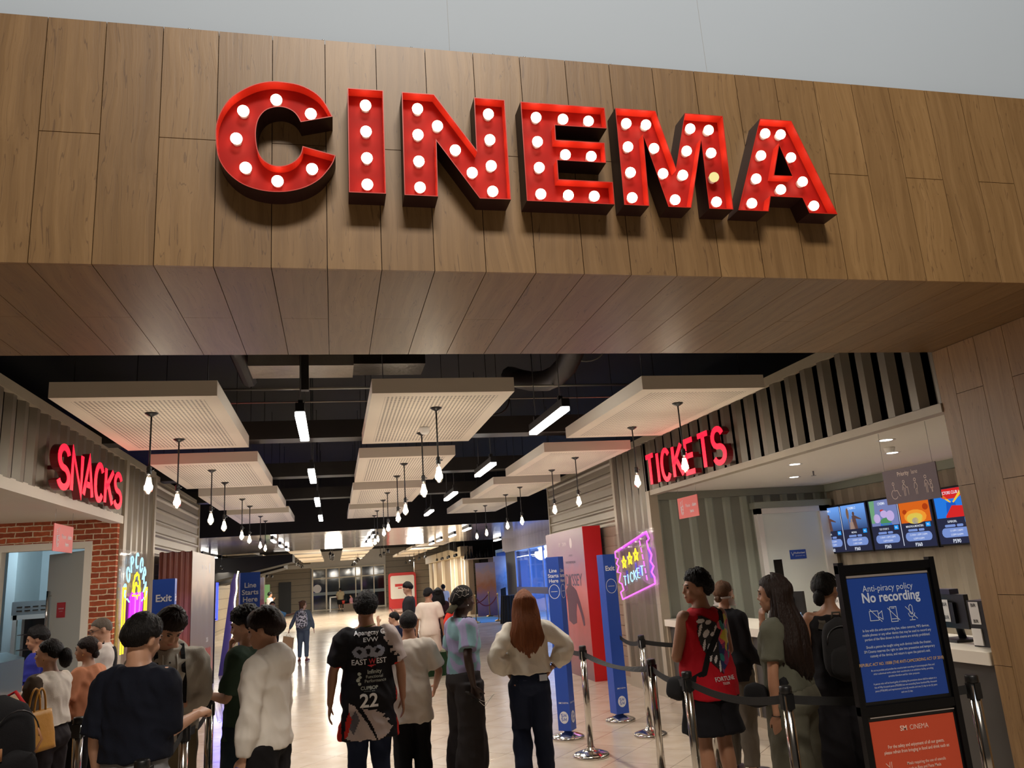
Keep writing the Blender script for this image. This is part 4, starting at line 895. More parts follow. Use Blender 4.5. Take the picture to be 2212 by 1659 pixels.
# ================================================================== policy sign stand
SX0, SX1, SY = 2.745, 3.375, 4.02
root = empty('sign_stand', ((SX0 + SX1) / 2, SY, 0), 0, 'black poster stand holding a blue notice above an orange notice', 'sign stand')
hw = (SX1 - SX0) / 2
m = MB()
for s_ in (-1, 1): m.box((s_ * (hw - .0), -.02, .06), (s_ * (hw - .035), .02, 1.715))
m.box((-hw, -.018, 1.655), (hw, .018, 1.70)); m.box((-hw, -.018, .91), (hw, .018, .955)); m.box((-hw, -.018, .06), (hw, .018, .10))
m.box((-hw, -.25, .0), (-hw + .04, .25, .06)); m.box((hw - .04, -.25, .0), (hw, .25, .06)); m.build('frame', M_BLKM, root)
m = MB(); m.box((-hw + .035, .0, .955), (hw - .035, .014, 1.655)); m.box((-hw + .035, .0, .10), (hw - .035, .014, .91)); m.build('backing_board', M_BLK, root)
m = MB(); m.box((-hw + .05, -.008, 1.628), (hw - .05, -.001, 1.640)); m.box((-hw + .05, -.02, .895), (hw - .05, -.0185, .90)); m.build('clip_rail', mat('silver_trim', rgb(190, 180, 176), .3, metal=.6), root)
m = MB(); m.box((-hw + .052, -.004, .975), (hw - .052, 0, 1.627)); bp_ = m.build('blue_notice', mat('blue_notice_paper', rgb(30, 66, 150), .35), root); bp_['label'] = 'blue anti-piracy notice'
m = MB(); m.box((-hw + .05, -.004, .115), (hw - .05, 0, .875)); op_ = m.build('orange_notice', mat('orange_notice_paper', rgb(196, 74, 46), .4), root); op_['label'] = 'orange food notice'
fn = lambda u, v, dd: (u, -.004 - dd, v)
m = MB(); T = lambda s, z, sz, b=.0, x=0, sx=1, al='CENTER': put_text(m, s, sz, fn, x, z, .0015, b, sx, al)
T('Anti-piracy policy', 1.548, .050, -.002, -.01, .92); T('No recording', 1.490, .074, .024, 0, .92)
for cx_, k in ((-.115, 0), (.0, 1), (.115, 2)):
    z_ = 1.418; ic = {0: [[(-.03, .02), (.012, .02), (.012, -.022), (-.03, -.022), (-.03, .02)], [(.014, .005), (.032, .018), (.032, -.02), (.014, -.008)]],
                     1: [[(-.016, .032), (.016, .032), (.016, -.034), (-.016, -.034), (-.016, .032)], [(-.016, -.022), (.016, -.022)], [(-.008, .026), (.008, .026)]],
                     2: [[(-.008, .0), (-.008, .028), (0, .036), (.008, .028), (.008, .0), (0, -.008), (-.008, 0)], [(-.016, -.002), (-.012, -.016), (0, -.02), (.012, -.016), (.016, -.002)], [(0, -.02), (0, -.034)], [(-.014, -.034), (.014, -.034)]]}[k]
    for st in ic: stroke(m, [(cx_ + a * 1.3, z_ + b * 1.2) for a, b in st], .0035, fn, .001, .0015)
    stroke(m, [(cx_ - .034, z_ + .034), (cx_ + .034, z_ - .036)], .0035, fn, .001, .0016)
for i, t_ in enumerate(('In line with the anti-camcording law, video cameras, MP3 devices,', 'mobile phones or any other device that may be used to record any', 'portion of the films shown in this cinema are strictly prohibited.')): T(t_, 1.335 - .0235 * i, .0198, .004, 0, .82)
for i, t_ in enumerate(('Should a patron be caught using such devices inside the theater,', 'SM Cinema reserves the right to take into preventive and temporary', "custody of the device, and return it upon the patron's exit.")): T(t_, 1.248 - .0235 * i, .0198, .004, 0, .82)
for i, t_ in enumerate(('An act to prohibit and penalize the unauthorized recording of cinematographic films and', 'other audiovisual works and/or their soundtracks in an exhibition facility, providing', 'penalties therefore and for other purposes.')): T(t_, 1.128 - .018 * i, .0142, .002, 0, .80)
for i, t_ in enumerate(('A person who will be found guilty of violating the provisions above shall be subject to a', 'fine of Fifty thousand pesos (P50,000) but not exceeding Seven hundred fifty thousand', 'pesos (P750,000) and imprisonment of six (6) months and one (1) day to six (6) years', 'and one (1) day.')): T(t_, 1.058 - .018 * i, .0142, .002, 0, .80)
m.build('notice_lettering', mat('pale_blue_print', rgb(196, 206, 226), .5), bp_)
m = MB(); put_text(m, 'REPUBLIC ACT NO. 10088 (THE ANTI-CAMCORDING ACT OF 2010)', .0225, fn, 0, 1.157, .0015, .004, .80); m.build('gold_lettering', mat('gold_print', rgb(214, 176, 120), .5), bp_)
m = MB(); T('SM', .815, .036, .02, -.062); T('CINEMA', .815, .036, -.002, .035, .9)
for i, t_ in enumerate(('For the safety and enjoyment of all our guests,', 'please refrain from bringing in food and drink such as:')): T(t_, .735 - .027 * i, .0235, .014, 0, .80)
for j, (a, b) in enumerate((('Meals requiring the use of utensils', 'such as Rice and Pasta Meals'), ('Alcoholic and Non-Alcoholic', 'Beverages in bottles and cans'), ('Food with strong odor', 'such as durian and dried fish'))):
    z_ = .645 - .11 * j; T(a, z_, .022, .006, .045, .80); T(b, z_ - .026, .022, .006, .03, .80)
    stroke(m, [(-.205, z_ + .02), (-.145, z_ - .045)], .003, fn, .001, .0015); stroke(m, [(-.2, z_ - .012), (-.19, z_ - .038), (-.165, z_ - .038), (-.155, z_ - .012), (-.2, z_ - .012)], .003, fn, .001, .0015); stroke(m, [(-.185, z_ - .005), (-.18, z_ + .025)], .003, fn, .001, .0015); stroke(m, [(-.172, z_ - .005), (-.17, z_ + .025)], .003, fn, .001, .0015)
m.build('notice_lettering', mat('peach_print', rgb(240, 205, 190), .5), op_)

# ================================================================== film displays in the entrance hall
def poster_mat(name, stops, axis, a, b, nscale=1.2, nmix=.35, ncol=(.5, .3, .25, 1)):
    q = NT(name); tc = q.n('TexCoord'); sp = q.n('SeparateXYZ'); q.l(tc.outputs['Object'], sp.inputs[0])
    f = q.math('DIVIDE', q.math('SUBTRACT', sp.outputs[axis], a), b - a); n = q.n('TexNoise'); n.inputs['Scale'].default_value = nscale; n.inputs['Detail'].default_value = 3; q.l(tc.outputs['Object'], n.inputs['Vector'])
    f2 = q.math('ADD', f, q.math('MULTIPLY', q.math('SUBTRACT', n.outputs['Fac'], .5), .35)); c = q.ramp(f2, stops)
    q.l(q.mix(q.math('MULTIPLY', q.math('SMOOTH_MIN', n.outputs['Fac'], 1.0, .1), nmix), c, ncol), q.b.inputs['Base Color']); q.b.inputs['Roughness'].default_value = .38
    return q.m
M_POD = poster_mat('dusk_poster', [(0, rgb(96, 52, 50)), (.3, rgb(170, 70, 60)), (.55, rgb(210, 120, 120)), (.75, rgb(160, 120, 150)), (1, rgb(170, 150, 160))], 2, 0, 2.46, 1.4, .3, rgb(150, 90, 140))
M_REDV = mat('red_vinyl', rgb(196, 18, 22), .4)
M_SIL = mat('plum_print', rgb(84, 36, 66), .45)
root = empty('film_display', (4.08, 12.8, 0), 0, 'tall film display box with a dusk-coloured poster face and a red side', 'film display')
m = MB(); m.box((0.006, .006, 0), (.30, 2.4, 2.46)); m.build('display_box', M_BLK, root)
m = MB(); m.box((-.004, 0, 0), (.005, 2.4, 2.46)); pf = m.build('poster_face', M_POD, root); pf['label'] = 'dusk-coloured poster face'
m = MB(); m.box((-.006, -.006, 0), (.31, .004, 2.47)); rf = m.build('red_side', M_REDV, root); rf['label'] = 'plain red side'
fn = lambda u, v, dd: (-.004 - dd, 2.4 - u, v)
m = MB(); put_text(m, 'SM', .085, fn, .95, 2.2, .002, .022); put_text(m, 'CINEMA', .085, fn, 1.24, 2.2, .002, 0, .9); m.prism(arc(1.66, 2.23, .075, .09, 0, 345, 24), fn, .001, .002); m.build('logo_lettering', mat('pink_white_print', rgb(226, 210, 214), .5), pf)
m = MB(); put_text(m, 'ODYSSEY', .29, fn, 1.55, 1.50, .003, .004, 1.0); put_text(m, 'A FILM BY', .05, fn, 1.6, 2.0, .002); put_text(m, 'CHRISTOPHER NOLAN', .06, fn, 1.55, 1.88, .002, .002); m.build('title_lettering', mat('slate_print', rgb(88, 84, 110), .5), pf)
m = MB(); put_text(m, '07.17.26', .11, fn, 1.0, 1.28, .003, .01); m.build('date_lettering', mat('pink_print', rgb(214, 70, 84), .5), pf)
m = MB()  # generic standing silhouette with one arm lowered to the side
m.prism([(1.35, 1.62), (1.42, 1.70), (1.50, 1.64), (1.52, 1.5), (1.62, 1.48), (1.78, 1.42), (1.95, 1.22), (2.1, .98), (2.12, .86), (2.04, .84), (1.92, 1.05), (1.76, 1.22), (1.68, 1.05), (1.66, .88), (1.45, .84), (1.2, .9), (1.2, 1.2), (1.14, 1.42), (1.3, 1.5)], fn, .0015, .0025)
m.build('silhouette', M_SIL, pf)
M_PBR = poster_mat('copper_drape_print', [(0, rgb(170, 96, 50)), (.35, rgb(196, 110, 70)), (.6, rgb(150, 90, 110)), (.8, rgb(120, 64, 44)), (1, rgb(98, 50, 36))], 2, 0, 2.42, 3.0, .4, rgb(110, 60, 60))
M_PGR = poster_mat('silver_brown_print', [(0, rgb(120, 96, 88)), (.22, rgb(150, 60, 44)), (.38, rgb(96, 74, 72)), (.62, rgb(110, 104, 108)), (.8, rgb(190, 168, 150)), (1, rgb(176, 166, 156))], 2, 0, 2.42, 1.5, .2, rgb(120, 110, 110))
root = empty('film_display', (-2.06, 12.75, 0), 0, 'tall film display box on the left with a copper cloth front and silver-grey side', 'film display')
m = MB(); m.box((-.44, .006, 0), (-.01, 2.3, 2.42)); m.build('display_box', M_BLK, root)
m = MB()
vs = []; N_ = 40
for i in range(N_ + 1):
    x_ = -.46 + .46 * i / N_; y_ = -.012 + .008 * math.sin(i * .9) + .006 * math.sin(i * 2.3)
    for j in range(7): vs.append((x_, y_ - (.01 if j == 6 else 0), 2.42 * j / 6 + (.012 * math.sin(i * .5) if j == 6 else 0)))
m.add(vs, [(i * 7 + j, (i + 1) * 7 + j, (i + 1) * 7 + j + 1, i * 7 + j + 1) for i in range(N_) for j in range(6)], 0, True); cf = m.build('cloth_front', M_PBR, root); cf['label'] = 'copper-coloured cloth front'
m = MB(); m.box((-.008, -.01, 0), (.004, 2.3, 2.42)); gf = m.build('poster_side', M_PGR, root); gf['label'] = 'silver-grey poster side'
fn = lambda u, v, dd: (.004 + dd, u, v)
m = MB(); put_text(m, 'SM', .09, fn, .95, 2.18, .002, .02); put_text(m, 'CINEMA', .09, fn, 1.3, 2.18, .002, 0, .8); m.prism(arc(1.7, 2.21, .06, .09, 0, 345, 20), fn, .001, .002); put_text(m, '2026', .1, fn, 1.6, 1.02, .002, .01); m.build('logo_lettering', M_PRINTW, gf)
m = MB()
for k in range(7): m.prism([(.95 + .16 * k, .62), (1.05 + .16 * k, .62), (1.08 + .16 * k, .95 - .01 * k), (.93 + .16 * k, .93)], fn, .001, .002)
m.build('red_figures', mat('rust_print', rgb(150, 52, 36), .5), gf)
m = MB(); put_text(m, 'COMING SOON', .09, fn, 1.4, .45, .002, .01); m.build('gold_lettering', mat('dull_gold', rgb(150, 110, 70), .5), gf)

# ================================================================== far hall (18 to 62 m away)
M_BRN = siding_mat('brown_wood_cladding', rgb(158, 144, 122), rgb(134, 120, 98), .45, 2)
M_TAUPE = mat('taupe_panel', rgb(146, 126, 100), .5, var=.08, vscale=.6); M_POST = mat('pale_post', rgb(240, 230, 208), .5)
mb = MB(); mb.box((-12, 62, 0), (-1.7, 62.3, 4.4)); mb.box((3.85, 62, 0), (15, 62.3, 4.4)); mb.box((-1.7, 62, 3.1), (3.85, 62.3, 4.4), 1); mb.box((-4.7, 61.9, 3.15), (-1.7, 62, 3.45), 1)
struct('wall_far_end', mb, [M_BRN, M_WARMW])
mb = MB(); mb.box((-3.95, 61.8, 0), (-3.1, 62.02, 2.25)); struct('door_3', mb, mat('dark_doorway', rgb(28, 30, 34), .5))
mb = MB(); mb.box((-12, 23, 0), (-11.9, 62, 4.4)); mb.box((-5.2, 24, 0), (-5.0, 42, 3.3)); mb.box((-5.4, 47, 0), (-5.0, 62, 3.3)); struct('wall_far_left', mb, M_BRN)
mb = MB(); mb.box((-5.0, 46.9, 0), (-4.75, 47.4, 3.3)); mb.box((-5.0, 56, 0), (-4.8, 56.5, 3.3)); mb.box((-5.0, 60, 0), (-4.8, 60.6, 3.3)); struct('trim_3', mb, M_POST)
# glazed doors at the end
M_GL = mat('dark_night_glass', rgb(26, 36, 42), .06, spec=.8)
mb = MB(); mb.box((-1.6, 61.95, 0), (3.75, 62.0, 3.1)); struct('window_1', mb, M_GL)
mb = MB()
for x in (-1.62, -.62, .35, 1.55, 1.95, 2.9, 3.7): mb.box((x, 61.8, 0), (x + (.12 if x in (-.62, 1.95, -1.62, 3.7) else .07), 61.95, 3.1))
for z_ in (2.3, 3.02, .02): mb.box((-1.62, 61.82, z_), (3.8, 61.95, z_ + .09))
mb.box((-1.55, 61.88, 1.12), (3.7, 61.94, 1.34), 1)
struct('trim_4', mb, [M_POST, mat('frosted_band', rgb(150, 162, 166), .6)])
mb = MB(); mb.lathe([(.30, -.0), (.30, .012)], n=28); mb.xf(Matrix.Translation((-1.22, 61.78, 1.62)) @ Matrix.Rotation(R(90), 4, 'X')); tag(mb.build('round_sticker', mat('white_sticker', rgb(236, 232, 232), .5)), 'round white sticker on the leftmost far glass door', 'sticker')
root = empty('photo_booth', (4.5, 55, 0), 0, 'big red television-shaped photo wall at the far end of the hall', 'display'); M_TVR = mat('tv_red', rgb(196, 40, 40), .45)
m = MB(); m.prism(arc(.72, 2.13, .2, .2, 0, 90, 6) + arc(-.72, 2.13, .2, .2, 90, 180, 6) + [(-.92, 0), (.92, 0)], lambda u, v, dd: (u, dd, v), 0, .4); m.build('body', M_TVR, root)
m = MB(); m.prism(arc(.68, 2.02, .12, .12, 0, 90, 5) + arc(-.68, 2.02, .12, .12, 90, 180, 5) + arc(-.68, .75, .12, .12, 180, 270, 5) + arc(.68, .75, .12, .12, 270, 360, 5), lambda u, v, dd: (u, -dd, v), 0, .03); m.build('screen_panel', mat('booth_white', rgb(226, 222, 214), .5), root)
m = MB(); m.box((-.5, -.04, 1.42), (.05, -.031, 1.6)); m.box((.0, -.04, 1.3), (.45, -.031, 1.42)); m.box((.15, -.04, 1.52), (.4, -.031, 1.62)); m.box((-.3, -.04, 1.28), (-.05, -.031, 1.36)); m.build('printed_words', M_TVR, root)
m = MB(); m.lathe([(.12, 0), (.12, .05)], n=20); m.xf(Matrix.Translation((.1, 0, .35)) @ Matrix.Rotation(R(90), 4, 'X')); m.build('dial', mat('dark_red', rgb(120, 24, 28), .5), root)
# right: taupe panels with pale posts, receding
mb = MB(); mb.box((6.35, 38.5, 0), (6.6, 54, 3.2)); mb.box((5.4, 55.6, 0), (6.6, 56, 3.3), 2); 
for y in (38.6, 39.6, 42, 43.4, 47, 51, 53.5): mb.box((6.2, y, 0), (6.36, y + .28, 3.0), 1)
mb.box((6.0, 38.5, 2.75), (6.4, 54, 3.22), 3); struct('wall_far_right', mb, [M_TAUPE, M_POST, M_BRN, mat('stone_band', rgb(168, 150, 116), .6, var=.25, vscale=3)])
mb = MB(); mb.prism([(5.62, 3.13), (8.3, 2.3), (8.6, 3.6), (5.62, 3.6)], lambda u, v, dd: (u, dd, v), 39.5, 40.0); mb.prism([(7.3, 0), (8.3, 0), (7.9, 2.6), (7.0, 2.6)], lambda u, v, dd: (u, dd, v), 38.8, 39.2); struct('wall_black_raked_right', mb, M_BLACKC)
mb = MB(); mb.prism([(-1.6, 2.8), (-1.6, 3.1), (-4.8, 3.1), (-4.8, 2.2)], lambda u, v, dd: (u, dd, v), 33, 35); mb.prism([(-2.1, 2.66), (-2.1, 3.1), (-4.8, 3.1), (-4.8, 2.1)], lambda u, v, dd: (u, dd, v), 36, 39); struct('wall_black_raked_left', mb, M_BLACKC)
mb = MB(); mb.box((6.1, 38.2, 2.56), (7.6, 38.7, 2.60)); o = mb.build('hanging_shelf', M_PANW); tag(o, 'pale hanging shelf crowded with dark bottle shapes, far right', 'shelf'); 
for k, x in enumerate((6.2, 6.34, 6.5, 6.64, 6.8, 6.94, 7.05, 7.2, 7.34, 7.5)):
    h = .26 + .1 * ((k * 7) % 3); m = MB(); m.lathe([(.045, 0), (.06, .02), (.06, h * .4), (.02, h * .7), (.02, h)], (x, 38.45, 2.601), 10); tag(m.build('bottle', M_BLK), 'dark bottle-shaped object standing on the far hanging shelf', 'bottle', 'dark bottles on the hanging shelf')
mb = MB()
for x in (6.15, 7.55): mb.tube([(x, 38.22, 2.60), (x, 38.22, 4.3)], .012, 6)
h_ = mb.build('shelf_wires', M_BLK); h_.parent = o
# right: glazed hall entrance with blue light behind
mb = MB(); vs = []
for i in range(60): vs += [(7.45 - (.05 if i % 2 else 0), 20.5 + .25 * i, 2.76), (7.45 - (.05 if i % 2 else 0), 20.5 + .25 * i, 3.32)]
mb.add(vs, [(2 * i, 2 * i + 2, 2 * i + 3, 2 * i + 1) for i in range(59)]); mb.box((7.44, 20.5, 2.7), (7.6, 35, 2.77)); struct('wall_slatted_fascia', mb, mat('lilac_grey_slats', rgb(176, 164, 176), .5))
mb = MB(); mb.box((7.6, 18, 0), (9.8, 18.1, 3.3)); mb.box((9.7, 18, 0), (9.8, 37.4, 3.3)); mb.box((7.5, 37.2, 0), (9.8, 37.4, 2.76)); mb.box((7.5, 18, 2.77), (9.8, 37.4, 2.9)); struct('wall_blue_lobby', mb, mat('lobby_pale_blue', rgb(120, 160, 220), .5))
mb = MB(); mb.box((7.6, 33.2, 0), (7.7, 35.6, 2.76)); struct('wall_navy_panel', mb, mat('navy_panel', rgb(16, 18, 38), .6))
mb = MB(); mb.box((7.50, 20.5, 0), (7.52, 33.2, 2.70)); o = struct('window_2', mb, mat('clear_glass', (1, 1, 1, 1), .02, trans=1.0, alpha=.22)); o.visible_shadow = False
mb = MB()
for y in (20.5, 22.6, 24.6, 26.6, 28.5, 30.6, 33.1): mb.box((7.48, y, 0), (7.54, y + .07, 2.7))
mb.box((7.47, 20.5, .98), (7.50, 33.1, 1.22), 1); struct('trim_5', mb, [mat('blue_lit_frame', rgb(130, 150, 200), .4), mat('deep_blue_band', rgb(20, 36, 120), .4)])
area('blue_lobby_light', (8.6, 28.5, 2.7), (8.6, 28.5, 0), 1.6, 14, 420, (.25, .48, 1.0)).rotation_euler = (0, 0, 0)
# carpet, rope posts, film standees, draped table
mb = MB(); mb.box((5.3, 31.2, 0), (6.75, 35.4, .012)); tag(mb.build('carpet', mat('sky_blue_carpet', rgb(64, 140, 196), .9, bump=.3, bscale=90)), 'sky blue carpet laid before the film standees, far right', 'carpet')
M_BRASS = mat('brass', rgb(200, 160, 96), .25, metal=1.0)
RP = [((5.36, 31.3), 'brass rope post at the near left corner of the blue carpet'), ((6.26, 31.3), 'brass rope post at the near right corner of the blue carpet'), ((6.65, 35.2), 'brass rope post at the far right corner of the blue carpet'), ((5.5, 35.3), 'brass rope post at the far left corner of the blue carpet')]
for (p_, lb) in RP:
    root = empty('rope_post', (p_[0], p_[1], .012), 0, lb, 'rope post', 'brass rope posts round the carpet'); m = MB(); m.lathe([(.16, 0), (.16, .03), (.05, .06), (.02, .1)], n=18); m.build('base', M_BRASS, root)
    m = MB(); m.lathe([(.02, .1), (.02, .96), (.03, .98), (.035, 1.02), (.02, 1.06)], n=12); m.build('pole', M_BRASS, root)
for k, (a, b) in enumerate((((6.26, 31.3), (5.36, 31.3)), ((6.65, 35.2), (5.5, 35.3)))):
    m = MB(); A, B = Vector(a), Vector(b); d_ = (B - A).normalized() * .045; A = A + d_; B = B - d_
    m.tube([(A.x + (B.x - A.x) * t / 14, A.y + (B.y - A.y) * t / 14, .94 - .32 * 4 * (t / 14) * (1 - t / 14)) for t in range(15)], .022, 8); tag(m.build('rope', mat('crimson_rope', rgb(110, 22, 28), .7)), 'crimson rope sagging along the %s edge of the blue carpet' % ('near', 'far')[k], 'rope', 'crimson ropes')
def standee(x, y, w, h, rz, m_, label, lean=4):
    root = empty('film_standee', (x, y, 0), rz, label, 'standee'); root.rotation_euler = (R(lean), 0, R(rz)); m = MB(); m.box((-w / 2, -.02, .0), (w / 2, .02, h)); m.build('panel', m_, root)
    m = MB(); m.prism([(0.02, .02), (.35, .02), (.02, h * .7)], lambda u, v, dd: (dd, u, v), -.02, .02); m.build('back_strut', M_BLK, root); return root
P1 = poster_mat('orange_lilac_print', [(0, rgb(96, 92, 150)), (.35, rgb(160, 130, 170)), (.6, rgb(224, 140, 80)), (.85, rgb(236, 190, 160)), (1, rgb(206, 190, 206))], 2, 0, 2.2, 3, .15)
P2 = poster_mat('icy_mountain_print', [(0, rgb(150, 150, 180)), (.3, rgb(190, 186, 200)), (.5, rgb(90, 110, 140)), (.7, rgb(120, 160, 210)), (1, rgb(214, 216, 232))], 2, 0, 2.3, 4, .3, rgb(230, 232, 240))
P3 = poster_mat('grey_figure_print', [(0, rgb(110, 106, 112)), (.5, rgb(150, 140, 130)), (.8, rgb(130, 120, 116)), (1, rgb(160, 150, 150))], 2, 0, 2.2, 5, .3, rgb(60, 56, 56))
standee(4.85 * 36.2 / 26, 36.2, .9, 2.35, -15, P1, 'film standee printed orange over lilac, leftmost behind the blue carpet'); standee(5.15 * 36.6 / 26, 36.6, .55, 2.5, -10, P3, 'narrow grey film standee between the orange and the icy one'); standee(5.42 * 36.4 / 26, 36.4, .85, 2.6, -5, P2, 'film standee with pale icy blue mountain print, rightmost')
root = empty('draped_table', (5.55 * 30 / 26 + .05, 29.6, 0), 0, 'round table under a black pleated cloth near the blue-lit doors', 'table'); m = MB(); n_ = 48
m.add([((.38 + .025 * (i % 2) + (.08 if z_ == 0 else 0)) * math.cos(2 * math.pi * i / n_), (.38 + .025 * (i % 2) + (.08 if z_ == 0 else 0)) * math.sin(2 * math.pi * i / n_), z_) for z_ in (0, 1.0) for i in range(n_)], [(i, (i + 1) % n_, n_ + (i + 1) % n_, n_ + i) for i in range(n_)] + [tuple(range(n_, 2 * n_))]); m.build('black_cloth', mat('black_cloth', rgb(14, 13, 15), .8), root)
mb = MB(); mb.prism([(-.1, 0), (.1, 0), (.1, .3), (-.1, .24)], lambda u, v, dd: (6.15 + u, 29.6 + dd, 1.0 + v), 0, .03); tag(mb.build('menu_stand', M_BLK), 'small black card stand on the black draped table', 'card stand')
# left far: LED tube, lit arch, posters
mb = MB(); mb.box((-4.0, 16.72, 0), (-2.62, 16.9, 3.6)); mb.box((-4.2, 16.7, 0), (-4.0, 24, 3.6)); struct('wall_left_return', mb, siding_mat('dark_log_siding', rgb(120, 104, 86), rgb(92, 80, 66), .17, 2))
root = empty('led_tube', (-2.40, 18.0, 0), 0, 'vertical deep blue LED tube beyond the left film display', 'led tube'); m = MB(); m.tube([(0, 0, 1.24), (0, 0, 2.0)], .022, 8); m.build('tube_light', emat('led_blue', (0.02, 0.03, 1.0, 1), 7), root); m = MB(); m.box((-.12, -.02, 0), (-.03, .02, 2.04)); m.box((-.05, -.02, 1.25), (0, .02, 1.27)); m.build('mounting', M_BLK, root)
point('blue_tube_glow', (-2.2, 17.8, 1.0), 22, (.06, .08, 1.0), .2); area('blue_soffit_wash', (-4.3, 25, 1.6), (-4.0, 25, 3.2), .5, 4, 60, (.05, .07, 1.0))  # second light is an added blue wash on the soffit, no real uplight
root = empty('lit_arch', (-2.32, 19.5, 0), 0, 'violet arch panel edged with a warm white wavy LED line, left of hall', 'arch'); m = MB(); m.prism([(-.22, 0), (.0, 0), (.16, 2.0), (.15, 2.16), (.09, 2.2), (.02, 2.0)], lambda u, v, dd: (u, dd, v), 0, .12); m.build('arch_panel', mat('violet_panel', rgb(70, 58, 112), .5), root)
m = MB(); m.tube([(.02 + .145 * (t / 20) + .012 * math.sin(t * 1.3), -.02, .3 + 1.95 * t / 20) for t in range(21)], .016, 8); m.build('led_line', emat('led_warm', (1, .86, .45, 1), 6), root)
mb = MB(); mb.box((-2.06, 21.2, 0), (-1.72, 21.3, 2.1)); tag(mb.build('film_poster', poster_mat('rusty_pale_print', [(0, rgb(190, 170, 150)), (.5, rgb(180, 90, 60)), (.75, rgb(150, 90, 80)), (1, rgb(190, 190, 190))], 2, 0, 2.1, 4, .2)), 'rust and pale film poster panel right of the queue-start post', 'poster')
mb = MB(); mb.prism([(-.5, -.3), (.62, .1), (-.2, .5)], lambda u, v, dd: (-3.1 + u, 46 + v * 3.2, dd), .001, .004); tag(mb.build('floor_sticker', mat('red_floor_vinyl', rgb(196, 30, 36), .5)), 'red pointed floor sticker in the far hall, left', 'sticker')
mb = MB(); mb.box((-3.45, 43, 1.2), (-3.2, 43.05, 2.05)); mb.box((-3.37, 43.0, 0), (-3.28, 43.05, 1.2)); tag(mb.build('green_screen_stand', emat('pale_green_screen', rgb(150, 190, 120), .6)), 'pale green lit poster stand at the far left', 'poster')
root = empty('white_counter', (.02, 59.0, 0), 0, 'low white counter by the far glass doors', 'counter'); m = MB(); m.box((-.35, 0, 0), (-.25, .6, 1.0)); m.box((-.35, 0, .95), (.35, .6, 1.02)); m.build('counter_frame', M_WHT, root)
mb = MB(); mb.box((.62, 57.4, 0), (2.0, 58.4, .5)); tag(mb.build('bench', mat('brown_bench', rgb(92, 80, 68), .7)), 'brown block bench in front of the far glass doors', 'bench')
root = empty('bench', (1.55, 15.9, 0), 0, 'green artificial-grass block bench behind the boy in white', 'bench'); m = MB(); m.box((-.65, -.35, 0), (.55, .35, .42)); m.build('block', mat('dark_green_turf', rgb(28, 60, 30), .95, bump=.5, bscale=150), root); m = MB(); m.box((-.3, -.3, .42), (.5, .3, .46)); m.build('top_board', mat('pale_board', rgb(170, 176, 150), .5), root)
mb = MB(); mb.box((1.55, 15.7, .465), (1.85, 15.8, .72)); tag(mb.build('navy_box', mat('navy_box', rgb(30, 44, 90), .5)), 'small navy box standing on the green bench', 'box')
# spotlight tracks of the far hall
tk = 0
TRK = [(-1.9, 40, 3.0, 9, 1.5), (1.25, 42, 3.0, 9, 1.6), (-.1, 36, 3.1, 6, 1.5), (4.5, 40, 2.85, 9, 1.4), (5.6, 37, 2.75, 7, 1.2), (2.4, 36, 3.1, 6, 1.5), (-4.2, 30, 2.7, 3, 2.2), (-2.9, 38, 2.35, 2, 1.5)]
M_SPOTE = emat('spot_lens', (1, .94, .84, 1), 26)
hm = MB(); hm.lathe([(.03, .10), (.055, .09), (.07, 0), (.06, -.005)], n=12); hme = hm.mesh('housing', M_BLK); lm = MB(); lm.lathe([(.058, -.008), (.058, -.002)], n=12); lme = lm.mesh('lens', M_SPOTE)
rown = ('left row', 'middle row', 'centre back row', 'right row', 'far right row', 'right centre row', 'row over the left arch', 'row by the dark doorway')
for r_i, (x, y, z, n, dy) in enumerate(TRK):
    for k in range(n):
        root = empty('track_spotlight', (x + (.05 if k % 2 else -.05), y + dy * k, z), 0, 'bright spotlight of the far ceiling, place %d from the front, %s' % (k + 1, rown[r_i]), 'spotlight', 'far hall spotlights')
        for nm, me_ in (('housing', hme), ('lens', lme)):
            o = bpy.data.objects.new(nm, me_); COL.objects.link(o); o.parent = root; o.rotation_euler = (R(35), 0, 0)
        m = MB(); m.tube([(0, 0, .09), (0, 0, 3.26 - z if y < 32 else 4.3 - z)], .008, 6); m.build('drop_rod', M_BLK, root)
    area('far_spot_light', (x, y + dy * n / 2, z - .15), (x, y, 0), .4, dy * n * .8, (30 if x > 4 else 110) * n / 3, (1, .9, .74)).rotation_euler = (0, 0, 0)
for a_, b_ in ((-3, 48), (2, 50), (5.2, 56), (0, 38), (4, 40)): point('far_hall_wall_fill', (a_, b_, 2.9), 100, (1, .93, .82), .4)  # added point lights without fittings, lift the dark far walls
# popcorn machine, kitchen counter and snack counter
root = empty('popcorn_machine', (-4.06, 12.55, .95), 0, 'steel and glass food warmer cabinet in the blue-lit kitchen', 'food warmer'); m = MB(); m.box((-.24, -.2, .72), (.24, .2, .90)); m.build('vented_top', mat('pale_steel', rgb(160, 172, 178), .4, metal=.4), root)
m = MB()
for a in (-.22, .18): m.box((a, -.2, 0), (a + .05, -.15, .72)); m.box((a, .15, 0), (a + .05, .2, .72))
m.box((-.24, -.2, 0), (.24, .2, .06)); m.box((-.24, -.2, .66), (.24, .2, .72)); m.build('frame', M_WHT, root)
m = MB(); m.box((-.18, .14, .06), (.18, .16, .66)); m.build('back_glass', mat('grey_glass', rgb(70, 78, 84), .1), root); m = MB()
for z_ in (.25, .45): m.box((-.17, -.14, z_), (.17, .14, z_ + .01))
m.build('wire_shelf', M_STEEL, root); m = MB()
for k in range(8): m.box((-.18 + .10 * (k % 4), -.203, .77 + .05 * (k // 4)), (-.11 + .10 * (k % 4), -.2005, .782 + .05 * (k // 4)))
m.build('vent_slot', M_DUCT, root)
